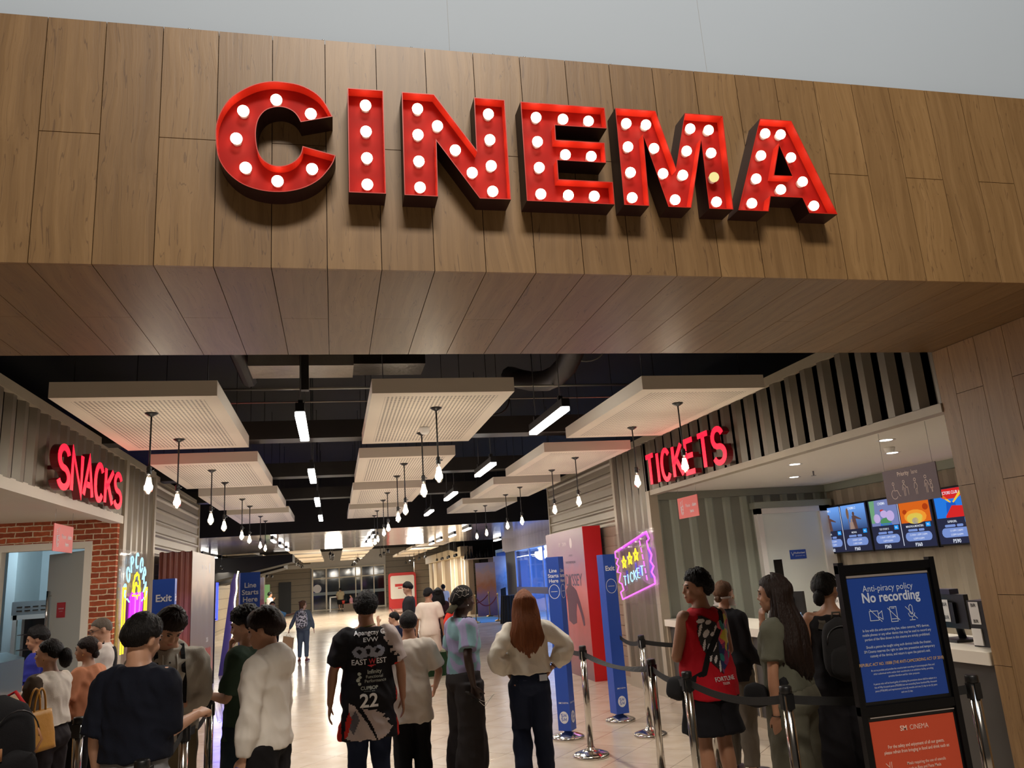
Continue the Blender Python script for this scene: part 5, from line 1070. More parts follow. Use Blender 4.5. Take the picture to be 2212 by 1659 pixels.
mb = MB(); mb.box((-5.0, 12.0, 0), (-3.6, 12.9, .95)); tag(mb.build('kitchen_counter', mat('steel_worktop', rgb(120, 128, 134), .35, metal=.6)), 'steel kitchen counter under the food warmer', 'counter')
root = empty('snack_counter', (XL, 6.0, 0), 0, 'snack counter with tan top below the red snacks letters', 'counter'); m = MB(); m.box((-.75, -1.1, .94), (0, 2.6, 1.02)); m.build('counter_top', mat('tan_worktop', rgb(206, 164, 118), .4), root); m = MB(); m.box((-.6, -1.1, 0), (-.06, 2.6, .94)); m.build('counter_body', M_CFR, root)
root = empty('display_case', (-3.02, 7.95, 1.02), 0, 'blue-grey glass food display case on the snack counter', 'display case'); m = MB(); m.prism([(-.2, 0), (.2, 0), (.2, .30), (.05, .36), (-.2, .36)], lambda u, v, dd: (u, dd, v), -.55, .55); m.build('case_body', mat('blue_grey_glass', rgb(64, 86, 100), .15), root)
random.seed(3)
for k in range(11):
    x, y = -3.16 + .07 * (k % 3) * 1.2, 7.50 + .08 * k; w_ = .05 + .03 * random.random(); m = MB(); m.box((-w_, -w_ * .7, 0), (w_, w_ * .7, .03 + .05 * random.random())); o = m.build('food_carton', M_WHT if k % 3 else mat('dark_tray', rgb(40, 38, 44), .5)); o.location = (x + .0, y, 1.382); o.rotation_euler = (0, 0, k)
    tag(o, '%s food carton lying on top of the glass display case' % ('white' if k % 3 else 'dark'), 'carton', 'food cartons on the display case')

# ================================================================== people
class Pose: pass
def vox(mb, name, mats, parent, vs, smooth=3, disp=None, paint=None):
    """join overlapping closed shells into one continuous skin"""
    me = mb.mesh('tmp', [mats[0]]); o = bpy.data.objects.new('tmp', me); COL.objects.link(o)
    m = o.modifiers.new('r', 'REMESH'); m.mode = 'VOXEL'; m.voxel_size = vs; m.use_smooth_shade = True
    if smooth: s = o.modifiers.new('s', 'SMOOTH'); s.factor = .5; s.iterations = smooth
    out = eval_mesh(o); bpy.data.objects.remove(o); bpy.data.meshes.remove(me)
    out.name = name; out.materials.clear()
    for q in mats: out.materials.append(q)
    if disp:
        co = []
        for v in out.vertices:
            c, no = v.co, v.normal; co.extend(c + no * disp(c, no))
        out.vertices.foreach_set('co', co); out.update()
    if paint: out.polygons.foreach_set('material_index', [paint(p.center, p.normal) for p in out.polygons])
    out.polygons.foreach_set('use_smooth', [True] * len(out.polygons)); out.update()
    o = bpy.data.objects.new(name, out); COL.objects.link(o); o.parent = parent
    return o
def chain(mb, pts, radii, n=12, flat=None):
    """rounded tapering limb through points"""
    P = []; Q = []
    for i in range(len(pts) - 1):
        for t in (0, .34, .67):
            P.append(Vector(pts[i]).lerp(Vector(pts[i + 1]), t)); Q.append(radii[i] + (radii[i + 1] - radii[i]) * t)
    P.append(Vector(pts[-1])); Q.append(radii[-1])
    for _ in range(2):
        P = [P[0]] + [(P[i - 1] + P[i] * 2 + P[i + 1]) / 4 for i in range(1, len(P) - 1)] + [P[-1]]
    t0 = (P[0] - P[1]).normalized(); t1 = (P[-1] - P[-2]).normalized()
    P = [P[0] + t0 * Q[0] * .9, P[0] + t0 * Q[0] * .55] + P + [P[-1] + t1 * Q[-1] * .55, P[-1] + t1 * Q[-1] * .9]
    Q = [Q[0] * .4, Q[0] * .82] + Q + [Q[-1] * .82, Q[-1] * .4]
    mb.tube(P, Q, n, flat=flat)
def loft(mb, rings, n=28, W=None, ex=2.3):
    vs = []
    for (x, y, z, rx, ry) in rings:
        for k in range(n):
            a = 2 * math.pi * k / n; c, s = math.cos(a), math.sin(a)
            px = x + rx * math.copysign(abs(c) ** (2 / ex), c); py = y + ry * math.copysign(abs(s) ** (2 / ex), s)
            v = Vector((px, py, z)); vs.append(W(v) if W else v)
    m = len(rings)
    mb.add(vs, [(i * n + k, i * n + (k + 1) % n, (i + 1) * n + (k + 1) % n, (i + 1) * n + k) for i in range(m - 1) for k in range(n)] + [tuple(range(n - 1, -1, -1)), tuple((m - 1) * n + k for k in range(n))], 0, True)
def lerp_tab(tab, x):
    if x <= tab[0][0]: return tab[0][1]
    for (a, b), (c, d) in zip(tab, tab[1:]):
        if x <= c: return b + (d - b) * (x - a) / (c - a)
    return tab[-1][1]
def smst(a, b, x):
    t = max(0., min(1., (x - a) / (b - a))); return t * t * (3 - 2 * t)
TORM = [(.80, .05, .05, 0), (.85, .155, .10, -.005), (.90, .168, .112, -.012), (.97, .160, .105, -.005), (1.045, .146, .098, 0), (1.12, .152, .103, .006), (1.20, .165, .112, .010), (1.28, .174, .112, .006), (1.34, .176, .102, 0), (1.385, .165, .082, -.008), (1.41, .120, .068, -.012), (1.435, .075, .06, -.012), (1.47, .056, .058, -.004), (1.52, .054, .057, .008)]
TORF = [(.80, .05, .05, 0), (.85, .165, .105, -.01), (.90, .176, .118, -.018), (.97, .158, .105, -.008), (1.045, .126, .086, 0), (1.12, .130, .092, .008), (1.20, .145, .112, .018), (1.28, .150, .108, .012), (1.34, .152, .092, 0), (1.385, .142, .074, -.008), (1.41, .100, .060, -.012), (1.435, .062, .052, -.012), (1.47, .047, .05, -.004), (1.52, .046, .05, .008)]
def hand_mesh(mb, w, f, n, s, curl, vsx=1.0, thumb_side=1):
    """w wrist, f forearm direction, n palm normal, s scale; five fingers"""
    f = f.normalized(); n = (n - f * n.dot(f)).normalized(); t = f.cross(n).normalized() * thumb_side
    vs = []; rings = [(0, .024, .019), (.03, .034, .017), (.065, .041, .015), (.092, .040, .0125)]
    for (d, a, b) in rings:
        for k in range(14):
            an = 2 * math.pi * k / 14; vs.append(w + f * d * s + t * a * s * math.cos(an) + n * (b * s * math.sin(an) + .004 * s))
    mb.add(vs, [(i * 14 + k, i * 14 + (k + 1) % 14, (i + 1) * 14 + (k + 1) % 14, (i + 1) * 14 + k) for i in range(3) for k in range(14)] + [tuple(range(13, -1, -1)), tuple(42 + k for k in range(14))])
    for k, (off, ln) in enumerate(((.030, .88), (.0105, 1.0), (-.0095, .94), (-.029, .74))):
        p = w + f * .085 * s + t * off * s; pts = [p]; ang = 0
        for j, L in enumerate((.040, .028, .021)):
            ang += curl * (.55, 1.0, .8)[j] * (1 + .08 * k); d = f * math.cos(ang) + n * math.sin(ang) + t * off * .9
            p = p + d.normalized() * L * ln * s; pts.append(p)
        chain(mb, pts, [.0092 * s * vsx, .0088 * s * vsx, .0080 * s * vsx, .0070 * s * vsx], 8)
    p = w + f * .022 * s + t * .026 * s; d = (f * .72 + t * .62 + n * .35).normalized(); p2 = p + d * .042 * s; d2 = (f * .9 + t * .25 + n * (.25 + curl * .5)).normalized(); p3 = p2 + d2 * .032 * s; p4 = p3 + (d2 + n * curl * .4).normalized() * .024 * s
    chain(mb, [p, p2, p3, p4], [.0135 * s, .0115 * s, .0098 * s, .0082 * s], 8)

SKIN = {'mid': rgb(186, 142, 116), 'tan': rgb(156, 112, 86), 'light': rgb(206, 164, 140), 'deep': rgb(54, 34, 26)}
def skin(k): return mat('skin_' + k, SKIN[k], .5, bump=.06, bscale=120, var=.07, vscale=8)
def hairm(k, c): return mat('hair_' + k, c, .5, bump=.8, bscale=60, stretch=(3, 3, .3), var=.45, vscale=26, spec=.22)
def cloth(name, c, rough=.85, **k): return mat('cloth_' + name, c, rough, bump=k.pop('bump', .18), bscale=k.pop('bscale', 260), var=k.pop('var', .05), vscale=9, spec=.2)

def person(name, label, x, y, H, rz, sex='m', b=1.0, depth=1.0, lean=0, side=0, head=(0, 0, 0), armL=None, armR=None, curl=(.35, .35), legs=None, sk='mid', hair=None, top=None, bottom=None, shoes=rgb(40, 38, 40), near=True, sit=0, palm=None, face=True, extra=None, fat=1.0, cat='person', group=None):
    """arms: (upper direction, forearm direction) in world axes; legs: ((knee offset),(ankle offset)) for left and right in local axes"""
    k = H / 1.70; root = empty(name, (x, y, 0), rz, label, cat, group)
    Rz = Matrix.Rotation(-R(rz), 3, 'Z'); vs_b = (.0075 if near else .016) ; vs_c = (.011 if near else .02)
    drop = sit * k
    hipz = .90 * k
    def W(v):
        v = Vector(v); t = smst(.92 * k, 1.12 * k, v.z + 0)
        if lean or side:
            q = v - Vector((0, 0, hipz)); M = Matrix.Rotation(-R(lean) * t, 3, 'X') @ Matrix.Rotation(R(side) * t, 3, 'Y'); v = M @ q + Vector((0, 0, hipz))
        v.z -= drop
        return v
    tor = TORM if sex == 'm' else TORF
    mb = MB(); loft(mb, [(0, yo * k, z * k, rx * k * (b if z < 1.42 else 1) * (fat if z < 1.36 else 1), ry * k * depth * (fat if z < 1.36 else 1)) for z, rx, ry, yo in tor], W=W)
    if sex == 'f':
        for s_ in (-1, 1): c = W((s_ * .07 * k, .085 * k, 1.24 * k)); mb.ball(c, (.055 * k, .05 * k, .055 * k), 12)
    # head
    hc = W((0, .020 * k, 1.578 * k)); hy, hp, hr = head
    HM = Matrix.Translation(hc) @ Euler((R(-hp), R(hr), R(hy))).to_matrix().to_4x4() @ Matrix.Scale(k * (1.0 if sex == 'm' else .97), 4)
    hb = MB()
    for c, r in (((0, -.004, .008), (.077, .097, .098)), ((0, .028, -.05), (.060, .066, .064)), ((0, .052, -.075), (.040, .040, .036)), ((0, .070, -.095), (.020, .018, .016)), ((.036, .068, -.038), (.022, .02, .024)), ((-.036, .068, -.038), (.022, .02, .024)),
                 ((0, .088, .022), (.045, .010, .010)), ((0, .093, -.012), (.0095, .014, .026)), ((0, .103, -.030), (.013, .014, .011)), ((.011, .096, -.034), (.008, .009, .007)), ((-.011, .096, -.034), (.008, .009, .007)), ((0, .090, -.062), (.022, .009, .0065)), ((0, .087, -.072), (.019, .009, .0065)),
                 ((.079, -.006, -.014), (.008, .018, .031)), ((-.079, -.006, -.014), (.008, .018, .031))): hb.ball(c, r, 16)
    hb.xf(HM); mb.add(hb.v, hb.f, 0, True)
    nk = HM @ Vector((0, -.012, -.075)); chain(mb, [W((0, -.012 * k, 1.40 * k)), W((0, -.006 * k, 1.47 * k)), nk], [.066 * k if sex == 'm' else .052 * k, (.062 if sex == 'm' else .049) * k, (.060 if sex == 'm' else .050) * k], 16)
    af = (1.0 if sex == 'm' else .84) * (.6 + .4 * fat * b); J = Pose(); J.k = k; J.W = W; J.root = root; J.HM = HM; J.arms = {}; J.hands = {}
    for nm, s_, ad in (('L', -1, armL), ('R', 1, armR)):
        sh = W((s_ * (.172 if sex == 'm' else .150) * b * k, -.006 * k, 1.365 * k))
        if ad is None: ud, fd = Vector((s_ * .16, -.02, -1)), Vector((s_ * .03, .14, -1))
        else: ud, fd = Rz @ Vector(ad[0]), Rz @ Vector(ad[1])
        ud.normalize(); fd.normalize(); el = sh + ud * .285 * k; wr = el + fd * .245 * k; J.arms[nm] = (sh, el, wr, fd)
        chain(mb, [sh - ud * .01, sh + ud * .08 * k, el - ud * .03 * k, el, el + fd * .06 * k, wr - fd * .04 * k, wr], [.056 * k * af, .049 * k * af, .040 * k * af, .038 * k * af, .040 * k * af, .028 * k * af, .0255 * k * af], 14)
        chain(mb, [W((s_ * .09 * k, -.006 * k, 1.36 * k)), sh], [.06 * k, .055 * k * af], 12)
        pn = (Rz @ Vector(palm[nm])) if palm and nm in palm else Vector((-s_, 0, 0))
        if abs(pn.normalized().dot(fd)) > .9: pn = Vector((0, 0, -1)) if abs(fd.z) < .7 else Vector((0, 1, 0))
        hm_ = MB(); tn = (pn - fd * pn.dot(fd)).normalized(); tt = fd.cross(tn)
        want = Vector((0, 1, 0)) if fd.z < -.5 else Vector((0, 0, 1))
        hand_mesh(mb, wr - fd * .005, fd, pn, k * (1.0 if sex == 'm' else .88), curl[0 if nm == 'L' else 1], 1.0 if near else 1.3, 1 if tt.dot(want) > 0 else -1)
        J.hands[nm] = wr + fd * .09 * k
    J.legs = {}
    for nm, s_ in (('L', -1), ('R', 1)):
        hp_ = W((s_ * .086 * k, 0, .90 * k)); ko, ao = (legs[0 if nm == 'L' else 1] if legs else ((0, .01, 0), (0, -.01, 0)))
        if sit: kn = hp_ + Vector((s_ * .03, .42, .02)) * k + Vector(ko) * k; an = kn + Vector((0, .03, -.40)) * k + Vector(ao) * k; an.z = max(an.z, .075)
        else: kn = Vector((s_ * .092 * k, .005 * k, .485 * k)) + Vector(ko) * k; an = Vector((s_ * .10 * k, -.02 * k, .085 * k)) + Vector(ao) * k
        J.legs[nm] = (hp_, kn, an); lf = (1.0 if sex == 'm' else 1.03) * (.5 + .5 * fat)
        chain(mb, [hp_, hp_.lerp(kn, .4), kn.lerp(hp_, .1), kn, kn.lerp(an, .28), an.lerp(kn, .15), an], [.092 * k * lf, .080 * k * lf, .058 * k * lf, .055 * k * lf, .057 * k * lf, .040 * k, .038 * k], 16)
        ft = Vector((s_ * .18, 1, 0)).normalized(); kf = an.z - .085 * k
        if ao[2] > .05: ft = Vector((0, .55, -.85))
        chain(mb, [an + Vector((0, -.03, -.045)) * k, an + Vector((0, 0, -.05)) * k + ft * .07 * k, an + Vector((0, 0, -.06)) * k + ft * .15 * k], [.036 * k, .036 * k, .026 * k], 12)
        J.ft = ft
        sh_ = MB(); chain(sh_, [an + Vector((0, -.045, -.042)) * k, an + Vector((0, -.01, -.04)) * k + ft * .05 * k, an + Vector((0, 0, -.052)) * k + ft * .12 * k, an + Vector((0, 0, -.057)) * k + ft * .185 * k], [.043 * k, .046 * k, .042 * k, .031 * k], 14)
        if near or True:
            so = MB(); base = an + Vector((0, 0, -.085 * k + .008));
            if ao[2] <= .05 and not sit:
                pts = [(math.cos(R(a_)) * .046 * k, math.sin(R(a_)) * .125 * k + .055 * k) for a_ in range(0, 360, 20)]
                ca, sa = ft.y, -ft.x; so.prism(pts, lambda u, v, dd: (base.x + u * ca + v * ft.x, base.y - u * ft.x + v * ca, base.z - .008 + dd - (an.z - .085 * k) * 0), 0, .022)
        s1 = sh_.build('shoe', mat('shoe_%d' % int(shoes[0] * 999 + shoes[2] * 77), shoes, .5), root)
        if so.v: so.build('sole', M_WHT, s1)
    body = vox(mb, 'body', [skin(sk)], root, vs_b, 3 if near else 2); body['label'] = 'bare skin of the figure'
    # facial features
    if face:
        e = MB()
        for s_ in (-1, 1): e.ball((s_ * .031, .0805, .004), (.0125, .009, .0075), 10)
        e.xf(HM).build('eyes', mat('eye_dark', rgb(30, 22, 20), .2), root)
        e = MB()
        for s_ in (-1, 1): e.tube([(s_ * .014, .094, .022), (s_ * .032, .0915, .027), (s_ * .049, .078, .020)], [.0032, .0040, .0022], 6)
        e.xf(HM).build('eyebrows', mat('brow_dark', rgb(36, 26, 22), .7), root)
        e = MB(); e.ball((0, .094, -.062), (.020, .0075, .0048), 10); e.ball((0, .091, -.0705), (.017, .0075, .0050), 10); e.xf(HM).build('lips', mat('lips_' + sk, tuple(c * f_ for c, f_ in zip(SKIN[sk][:3], (.85, .55, .55))) + (1,), .4), root)
    J.body = body
    if hair: hair_mesh(J, hair, near)
    seed = Vector((x * 3.1, y * 1.7, H * 5))
    def wrinkle(amp, sx=1):
        def f(co, no):
            p = co * 1.0
            a = noise.noise(Vector((p.x * 9, p.y * 9, p.z * 4 + p.x * 5)) + seed) * .7 + noise.noise(Vector((p.x * 24 + p.z * 9, p.y * 24, p.z * 8)) + seed) * .35 + (.35 - abs(noise.noise(Vector((p.x * 7 + p.z * 8, p.y * 7, p.z * 4 - p.x * 5)) + seed * 2))) * 1.1
            return amp * 1.35 * (a - .12)
        return f
    if bottom:
        t = dict(kind='pants', col=cloth('black', rgb(22, 21, 24)), hem=.10, e=.018, leg=1.0, waist=.99); t.update(bottom); mb = MB()
        for nm in 'LR':
            hp_, kn, an = J.legs[nm]; e = t['e'] * k; lw = t['leg']
            if t['hem'] > .4: pts = [hp_, hp_.lerp(kn, .5), hp_.lerp(kn, (.9 - t['hem']) / .42)]; rd = [.098 * k + e, .090 * k + e, .084 * k * lw + e]
            else: fr = 1 - (t['hem'] - .085) / .4; pts = [hp_, hp_.lerp(kn, .5), kn, kn.lerp(an, .5 * fr), kn.lerp(an, fr)]; rd = [.096 * k + e, .086 * k + e, .062 * k * (lw * .6 + .4) + e, .058 * k * lw + e, .050 * k * lw + e]
            if t['kind'] == 'skirt': continue
            P_ = []; Q_ = []
            for i in range(len(pts) - 1):
                for j in range(4): P_.append(pts[i].lerp(pts[i + 1], j / 4)); Q_.append(rd[i] + (rd[i + 1] - rd[i]) * j / 4)
            P_.append(pts[-1]); Q_.append(rd[-1]); mb.tube(P_, Q_, 18)
        rg = [(0, yo * k, z * k, rx * k * (b * .5 + .5) * fat + t['e'] * k * .8, ry * k * depth * fat + t['e'] * k * .8) for z, rx, ry, yo in tor if .82 < z < t['waist'] - .0]
        wz = t['waist']; rx_ = lerp_tab([(a, c) for a, c, d, e_ in tor], wz); ry_ = lerp_tab([(a, d) for a, c, d, e_ in tor], wz)
        if not sit: rg = [(0, 0, .80 * k, .12 * k, .075 * k)] + rg
        if t['kind'] == 'skirt': rg = [(0, 0, t['hem'] * k, .20 * k * lw, .15 * k * lw), (0, 0, .7 * k, .185 * k, .13 * k)] + rg[1:]
        rg.append((0, 0, wz * k, rx_ * k * (b * .5 + .5) * fat + t['e'] * k * .6, ry_ * k * depth * fat + t['e'] * k * .6)); loft(mb, rg, W=W)
        o = vox(mb, t.get('name', {'skirt': 'skirt'}.get(t['kind'], 'trousers' if t['hem'] < .4 else 'shorts')), t['col'] if isinstance(t['col'], list) else [t['col']], root, vs_c, 2, wrinkle(.011 if near else .006), t.get('paint')); J.bottom = o
    if top:
        t = dict(col=cloth('white', rgb(214, 208, 200)), hem=.86, neck=1.425, e=.016, sleeve=.75, se=.022, hemw=None, name='shirt', fl=1.0); t.update(top); mb = MB(); zs = []; z = t['hem']
        while z < t['neck'] - .01: zs.append(z); z += .045
        zs.append(t['neck']); rg = []
        rx0 = t['hemw'] or (.19 if sex == 'm' else .18)
        for z in zs:
            rx_ = lerp_tab([(a, c) for a, c, d, e_ in tor], z) * (b if z < 1.42 else 1) * fat; ry_ = lerp_tab([(a, d) for a, c, d, e_ in tor], z) * depth * fat; yo = lerp_tab([(a, e_) for a, c, d, e_ in tor], z)
            f_ = 1 - smst(t['hem'], 1.27, z); fall = rx0 * b * fat; fy = (rx0 * .66) * depth * fat
            rx_ = max(rx_, fall * f_ + rx_ * (1 - f_)) + t['e']; ry_ = max(ry_, fy * f_ + ry_ * (1 - f_)) + t['e']
            if z > 1.40: rx_ -= t['e'] * .5; ry_ -= t['e'] * .3
            rg.append((0, yo * k, z * k, rx_ * k, ry_ * k))
        loft(mb, rg, W=W)
        if sex == 'f':
            for s_ in (-1, 1): mb.ball(W((s_ * .07 * k, .092 * k, 1.235 * k)), ((.06 + t['e']) * k, .052 * k, .065 * k), 12)
        if t['sleeve'] > 0:
            for nm in 'LR':
                sh, el, wr, fd = J.arms[nm]; s_ = -1 if nm == 'L' else 1; ar = t['se']; T = t['sleeve']
                pts = [W((s_ * .07 * k, -.006 * k, 1.335 * k)), sh - Vector((0, 0, .004)), sh.lerp(el, .4)]; rd = [.074 * k, .064 * k * af + ar * k * .8 + .006, .054 * k * af + ar * k]
                if T <= 1: pts.append(sh.lerp(el, T)); rd.append(.048 * k * af + ar * k * 1.15)
                else: pts += [el, el.lerp(wr, (T - 1) * .5), el.lerp(wr, T - 1)]; rd += [.045 * k * af + ar * k * .9, .044 * k * af + ar * k * t['fl'], .030 * k * af + ar * k * .5 * t['fl']]
                P_ = []; Q_ = []
                for i in range(len(pts) - 1):
                    for j in range(4): P_.append(pts[i].lerp(pts[i + 1], j / 4)); Q_.append(rd[i] + (rd[i + 1] - rd[i]) * j / 4)
                P_.append(pts[-1]); Q_.append(rd[-1])
                for _ in range(2): P_ = [P_[0]] + [(P_[i - 1] + P_[i] * 2 + P_[i + 1]) / 4 for i in range(1, len(P_) - 1)] + [P_[-1]]
                mb.tube(P_, Q_, 18)
        if t.get('hood'):
            loft(mb, [(0, -.085 * k, 1.24 * k, .05 * k, .035 * k), (0, -.105 * k, 1.30 * k, .11 * k, .055 * k), (0, -.105 * k, 1.38 * k, .135 * k, .070 * k), (0, -.080 * k, 1.44 * k, .128 * k, .070 * k), (0, -.06 * k, 1.475 * k, .10 * k, .045 * k), (0, -.06 * k, 1.49 * k, .06 * k, .02 * k)], W=W)
            for s_ in ((-1, 1) if t['hood'] == 1 else ()): chain(mb, [W((s_ * .075 * k, -.05 * k, 1.455 * k)), W((s_ * .078 * k, .03 * k, 1.43 * k)), W((s_ * .03 * k, .085 * k, 1.36 * k))], [.030 * k, .026 * k, .018 * k], 10)
        cols = t['col'] if isinstance(t['col'], list) else [t['col']]
        o = vox(mb, t['name'], cols, root, vs_c, 2, wrinkle(t.get('wr', .012) if near else .006), t.get('paint')); J.top = o
    J.k = k
    if extra: extra(J)
    return J

def hair_mesh(J, h, near):
    """h: dict(col, thick, nape, fringe, rough, long, ...) — a skull-hugging cap that is buried under the skin where the face is"""
    t = dict(thick=.016, nape=-40, fringe=32, side=-6, amp=.004, freq=26, curly=0, long=None, bun=None, top=0); t.update(h)
    n, m = (96, 60) if near else (40, 28); vs = []; k = J.k
    tab = [(0, t['fringe']), (38, t['fringe'] - 2), (58, t['fringe'] - 14), (72, t['side'] + 6), (84, t['side']), (98, t['side'] - 6), (112, t['nape'] + 12), (140, t['nape']), (180, t['nape'])]
    for j in range(m + 1):
        el = -math.pi / 2 + math.pi * j / m
        for i in range(n):
            az = 2 * math.pi * i / n; d = Vector((math.sin(az) * math.cos(el), math.cos(az) * math.cos(el), math.sin(el)))
            r = 1 / math.sqrt((d.x / .079) ** 2 + (d.y / .099) ** 2 + (d.z / .100) ** 2); a = abs(math.degrees(math.atan2(d.x, d.y))); e = math.degrees(el)
            lim = lerp_tab(tab, a) + 4 * noise.noise(d * 14 + Vector((k * 9, 0, 0))); mk = smst(lim - 5, lim + 3, e)
            if 70 < a < 112 and not t.get('cover'): mk *= 1 - .9 * (smst(70, 80, a) * (1 - smst(100, 112, a))) * (1 - smst(-2, 8, e))
            th = t['thick'] + t['top'] * smst(20, 80, e) + t.get('back', .008) * smst(90, 150, a) * smst(-40, 0, e)
            st = noise.noise(Vector((az * t['freq'] / 4, e * .03, k * 7))) * t['amp'] + noise.noise(d * 9 + Vector((3, k * 5, 1))) * t['amp']
            if t['curly']: st += abs(noise.noise(d * t['curly'])) * .016
            th *= .35 + .65 * smst(lim, lim + (34 if not t.get('cover') else 20), e)
            rr_ = r * .80 * (1 - mk) + (r + th + st) * mk
            vs.append(Vector((0, -.004, .006)) + d * rr_)
    fs = [(j * n + i, j * n + (i + 1) % n, (j + 1) * n + (i + 1) % n, (j + 1) * n + i) for j in range(m) for i in range(n)]
    mb = MB(); mb.add([J.HM @ v for v in vs], fs, 0, True)
    if t['bun']:
        c, r = t['bun']; b = MB(); b.ball(c, r, 20); b.v = [tuple(Vector(v) * (1 + .05 * noise.noise(Vector(v) * 60))) for v in b.v]; b.xf(J.HM); mb.add(b.v, b.f, 0, True)
    ho = mb.build('hair', t['col'], J.root); J.hair = ho
    if t['long']:
        # hanging lengths: (top z offset, length, half width top, half width bottom, backward offset list)
        L, w0, w1, back, sway = t['long'][:5]; dm = t['long'][5] if len(t['long']) > 5 else 1.0; nn, mm = 72, 36; vs = []; hc = J.HM @ Vector((0, -.02, .03)); Mh = J.HM.to_3x3().normalized()
        bk = Mh @ Vector((0, -1, 0)); bk.z = 0; bk.normalize(); sd = Vector((-bk.y, bk.x, 0)); W0 = J.W
        for j in range(mm + 1):
            u = j / mm; z = .082 * k - L * u; w = (w0 + (w1 - w0) * min(1, u * 1.6)) * (1 - .6 * smst(.7, 1.0, u)) * (math.sin(min(1, u * 6 + .12) * math.pi / 2)); dpt = (.060 * (1 - smst(.0, .3, u)) + .045 * (1 + (dm - 1) * smst(.1, .5, u))) * (1 - .6 * smst(.85, 1, u)) * math.sin(min(1, u * 6 + .12) * math.pi / 2)
            off = back[0] + (back[1] - back[0]) * smst(.1, .6, u)
            for i in range(nn):
                a = 2 * math.pi * i / nn; rg_ = 1 + .11 * noise.noise(Vector((math.cos(a) * 9, math.sin(a) * 9, z * 2.2 + k * 3))) + .09 * noise.noise(Vector((math.cos(a) * 22, math.sin(a) * 22, z * 3)))
                zz = z + (.05 * noise.noise(Vector((math.cos(a) * 7, math.sin(a) * 7, 5 + k))) if u > .6 else 0) * (u - .6) * 2.5
                wav = sway * math.sin(z * 17 + math.cos(a) * 2) * smst(.2, .6, u)
                p = hc + sd * (w * math.cos(a) * rg_ + wav) + bk * (off + dpt * math.sin(a) * rg_) * 1.0 + Vector((0, 0, zz)); vs.append(p)
        mb2 = MB(); mb2.add(vs, [(j * nn + i, j * nn + (i + 1) % nn, (j + 1) * nn + (i + 1) % nn, (j + 1) * nn + i) for j in range(mm) for i in range(nn)] + [tuple(range(nn - 1, -1, -1)), tuple(mm * nn + i for i in range(nn))], 0, True)
        mb2.build('hair_lengths', t['col'], ho)

def bvh_of(o):
    me = o.data; return BVHTree.FromPolygons([v.co.copy() for v in me.vertices], [tuple(p.vertices) for p in me.polygons])
def decal(J, garment, items, m, origin, right, up, name='print', lift=.003, sub=.02):
    """flat lettering or shapes laid onto a garment by casting along the inward direction"""
    bv = bvh_of(garment); right = Vector(right).normalized(); up = Vector(up).normalized(); inw = up.cross(right).normalized(); mb = MB()
    for vs, fs in items:
        P = []; 
        for (u, v) in vs:
            o_ = Vector(origin) + right * u + up * v; h = bv.ray_cast(o_ - inw * .6, inw)
            P.append((h[0] - inw * (lift + .004)) if h[0] else o_)
        mb.add(P, fs)
    return mb.build(name, m, garment)
def gridpoly(poly, st=.012):
    """fill a 2D outline with a fine grid of small quads"""
    x0, x1 = min(p[0] for p in poly), max(p[0] for p in poly); y0, y1 = min(p[1] for p in poly), max(p[1] for p in poly); vs = []; fs = []
    def inside(x, y):
        c = False; n = len(poly)
        for i in range(n):
            a, b = poly[i], poly[i - 1]
            if (a[1] > y) != (b[1] > y) and x < (b[0] - a[0]) * (y - a[1]) / (b[1] - a[1]) + a[0]: c = not c
        return c
    x = x0
    while x < x1:
        y = y0
        while y < y1:
            if inside(x + st / 2, y + st / 2): q = len(vs); vs += [(x, y), (x + st, y), (x + st, y + st), (x, y + st)]; fs.append((q, q + 1, q + 2, q + 3))
            y += st
        x += st
    return vs, fs
def txt(s, size, u, v, bold=.0, sx=1.0):
    vs, fs = text_raw(s, size, bold, sx); return [(a + u, b + v) for a, b in vs], fs
def strap(J, garment_list, pts, w, m, name='strap', parent=None, lift=.006):
    """webbing following points, each pushed out of the clothes"""
    mb = MB(); mb.tube(pts, w, 8, flat=.22); return mb.build(name, m, parent or J.root)
def strap_on(J, garment, path, w, m, name, parent=None, lift=.006, th=.0035):
    """path: (point outside, inward dir) pairs in local axes; the band is cast onto the garment"""
    bv = bvh_of(garment); P = []
    for o_, d in path:
        o_ = Vector(o_); d = Vector(d).normalized(); h = bv.ray_cast(o_, d); P.append(((h[0] if h[0] else o_) - d * lift, -d))
    Q = []
    for i in range(len(P) - 1):
        for j in range(4): Q.append((P[i][0].lerp(P[i + 1][0], j / 4), P[i][1].lerp(P[i + 1][1], j / 4)))
    Q.append(P[-1]); vs = []
    for i, (p, nrm) in enumerate(Q):
        t = (Q[min(i + 1, len(Q) - 1)][0] - Q[max(i - 1, 0)][0]).normalized(); s_ = t.cross(nrm).normalized()
        for a, b_ in ((-1, 0), (1, 0), (1, 1), (-1, 1)): vs.append(p + s_ * w * a + nrm * (b_ * th * 2))
    n = len(Q); mb = MB(); mb.add(vs, [(i * 4 + a, i * 4 + (a + 1) % 4, i * 4 + 4 + (a + 1) % 4, i * 4 + 4 + a) for i in range(n - 1) for a in range(4)] + [(3, 2, 1, 0), (n * 4 - 4, n * 4 - 3, n * 4 - 2, n * 4 - 1)])
    return mb.build(name, m, parent or J.root)
def round_bag(w, d, h, n=20, ex=3.2, taper=.82):
    mb = MB(); rg = []
    for i in range(11):
        t = i / 10; z = h * t; s_ = math.sqrt(max(.02, 1 - abs(2 * t - 1) ** 4)); tp = 1 - (1 - taper) * t; rg.append((0, 0, z, w / 2 * s_ * tp, d / 2 * s_ * tp))
    loft(mb, rg, n, ex=ex); return mb
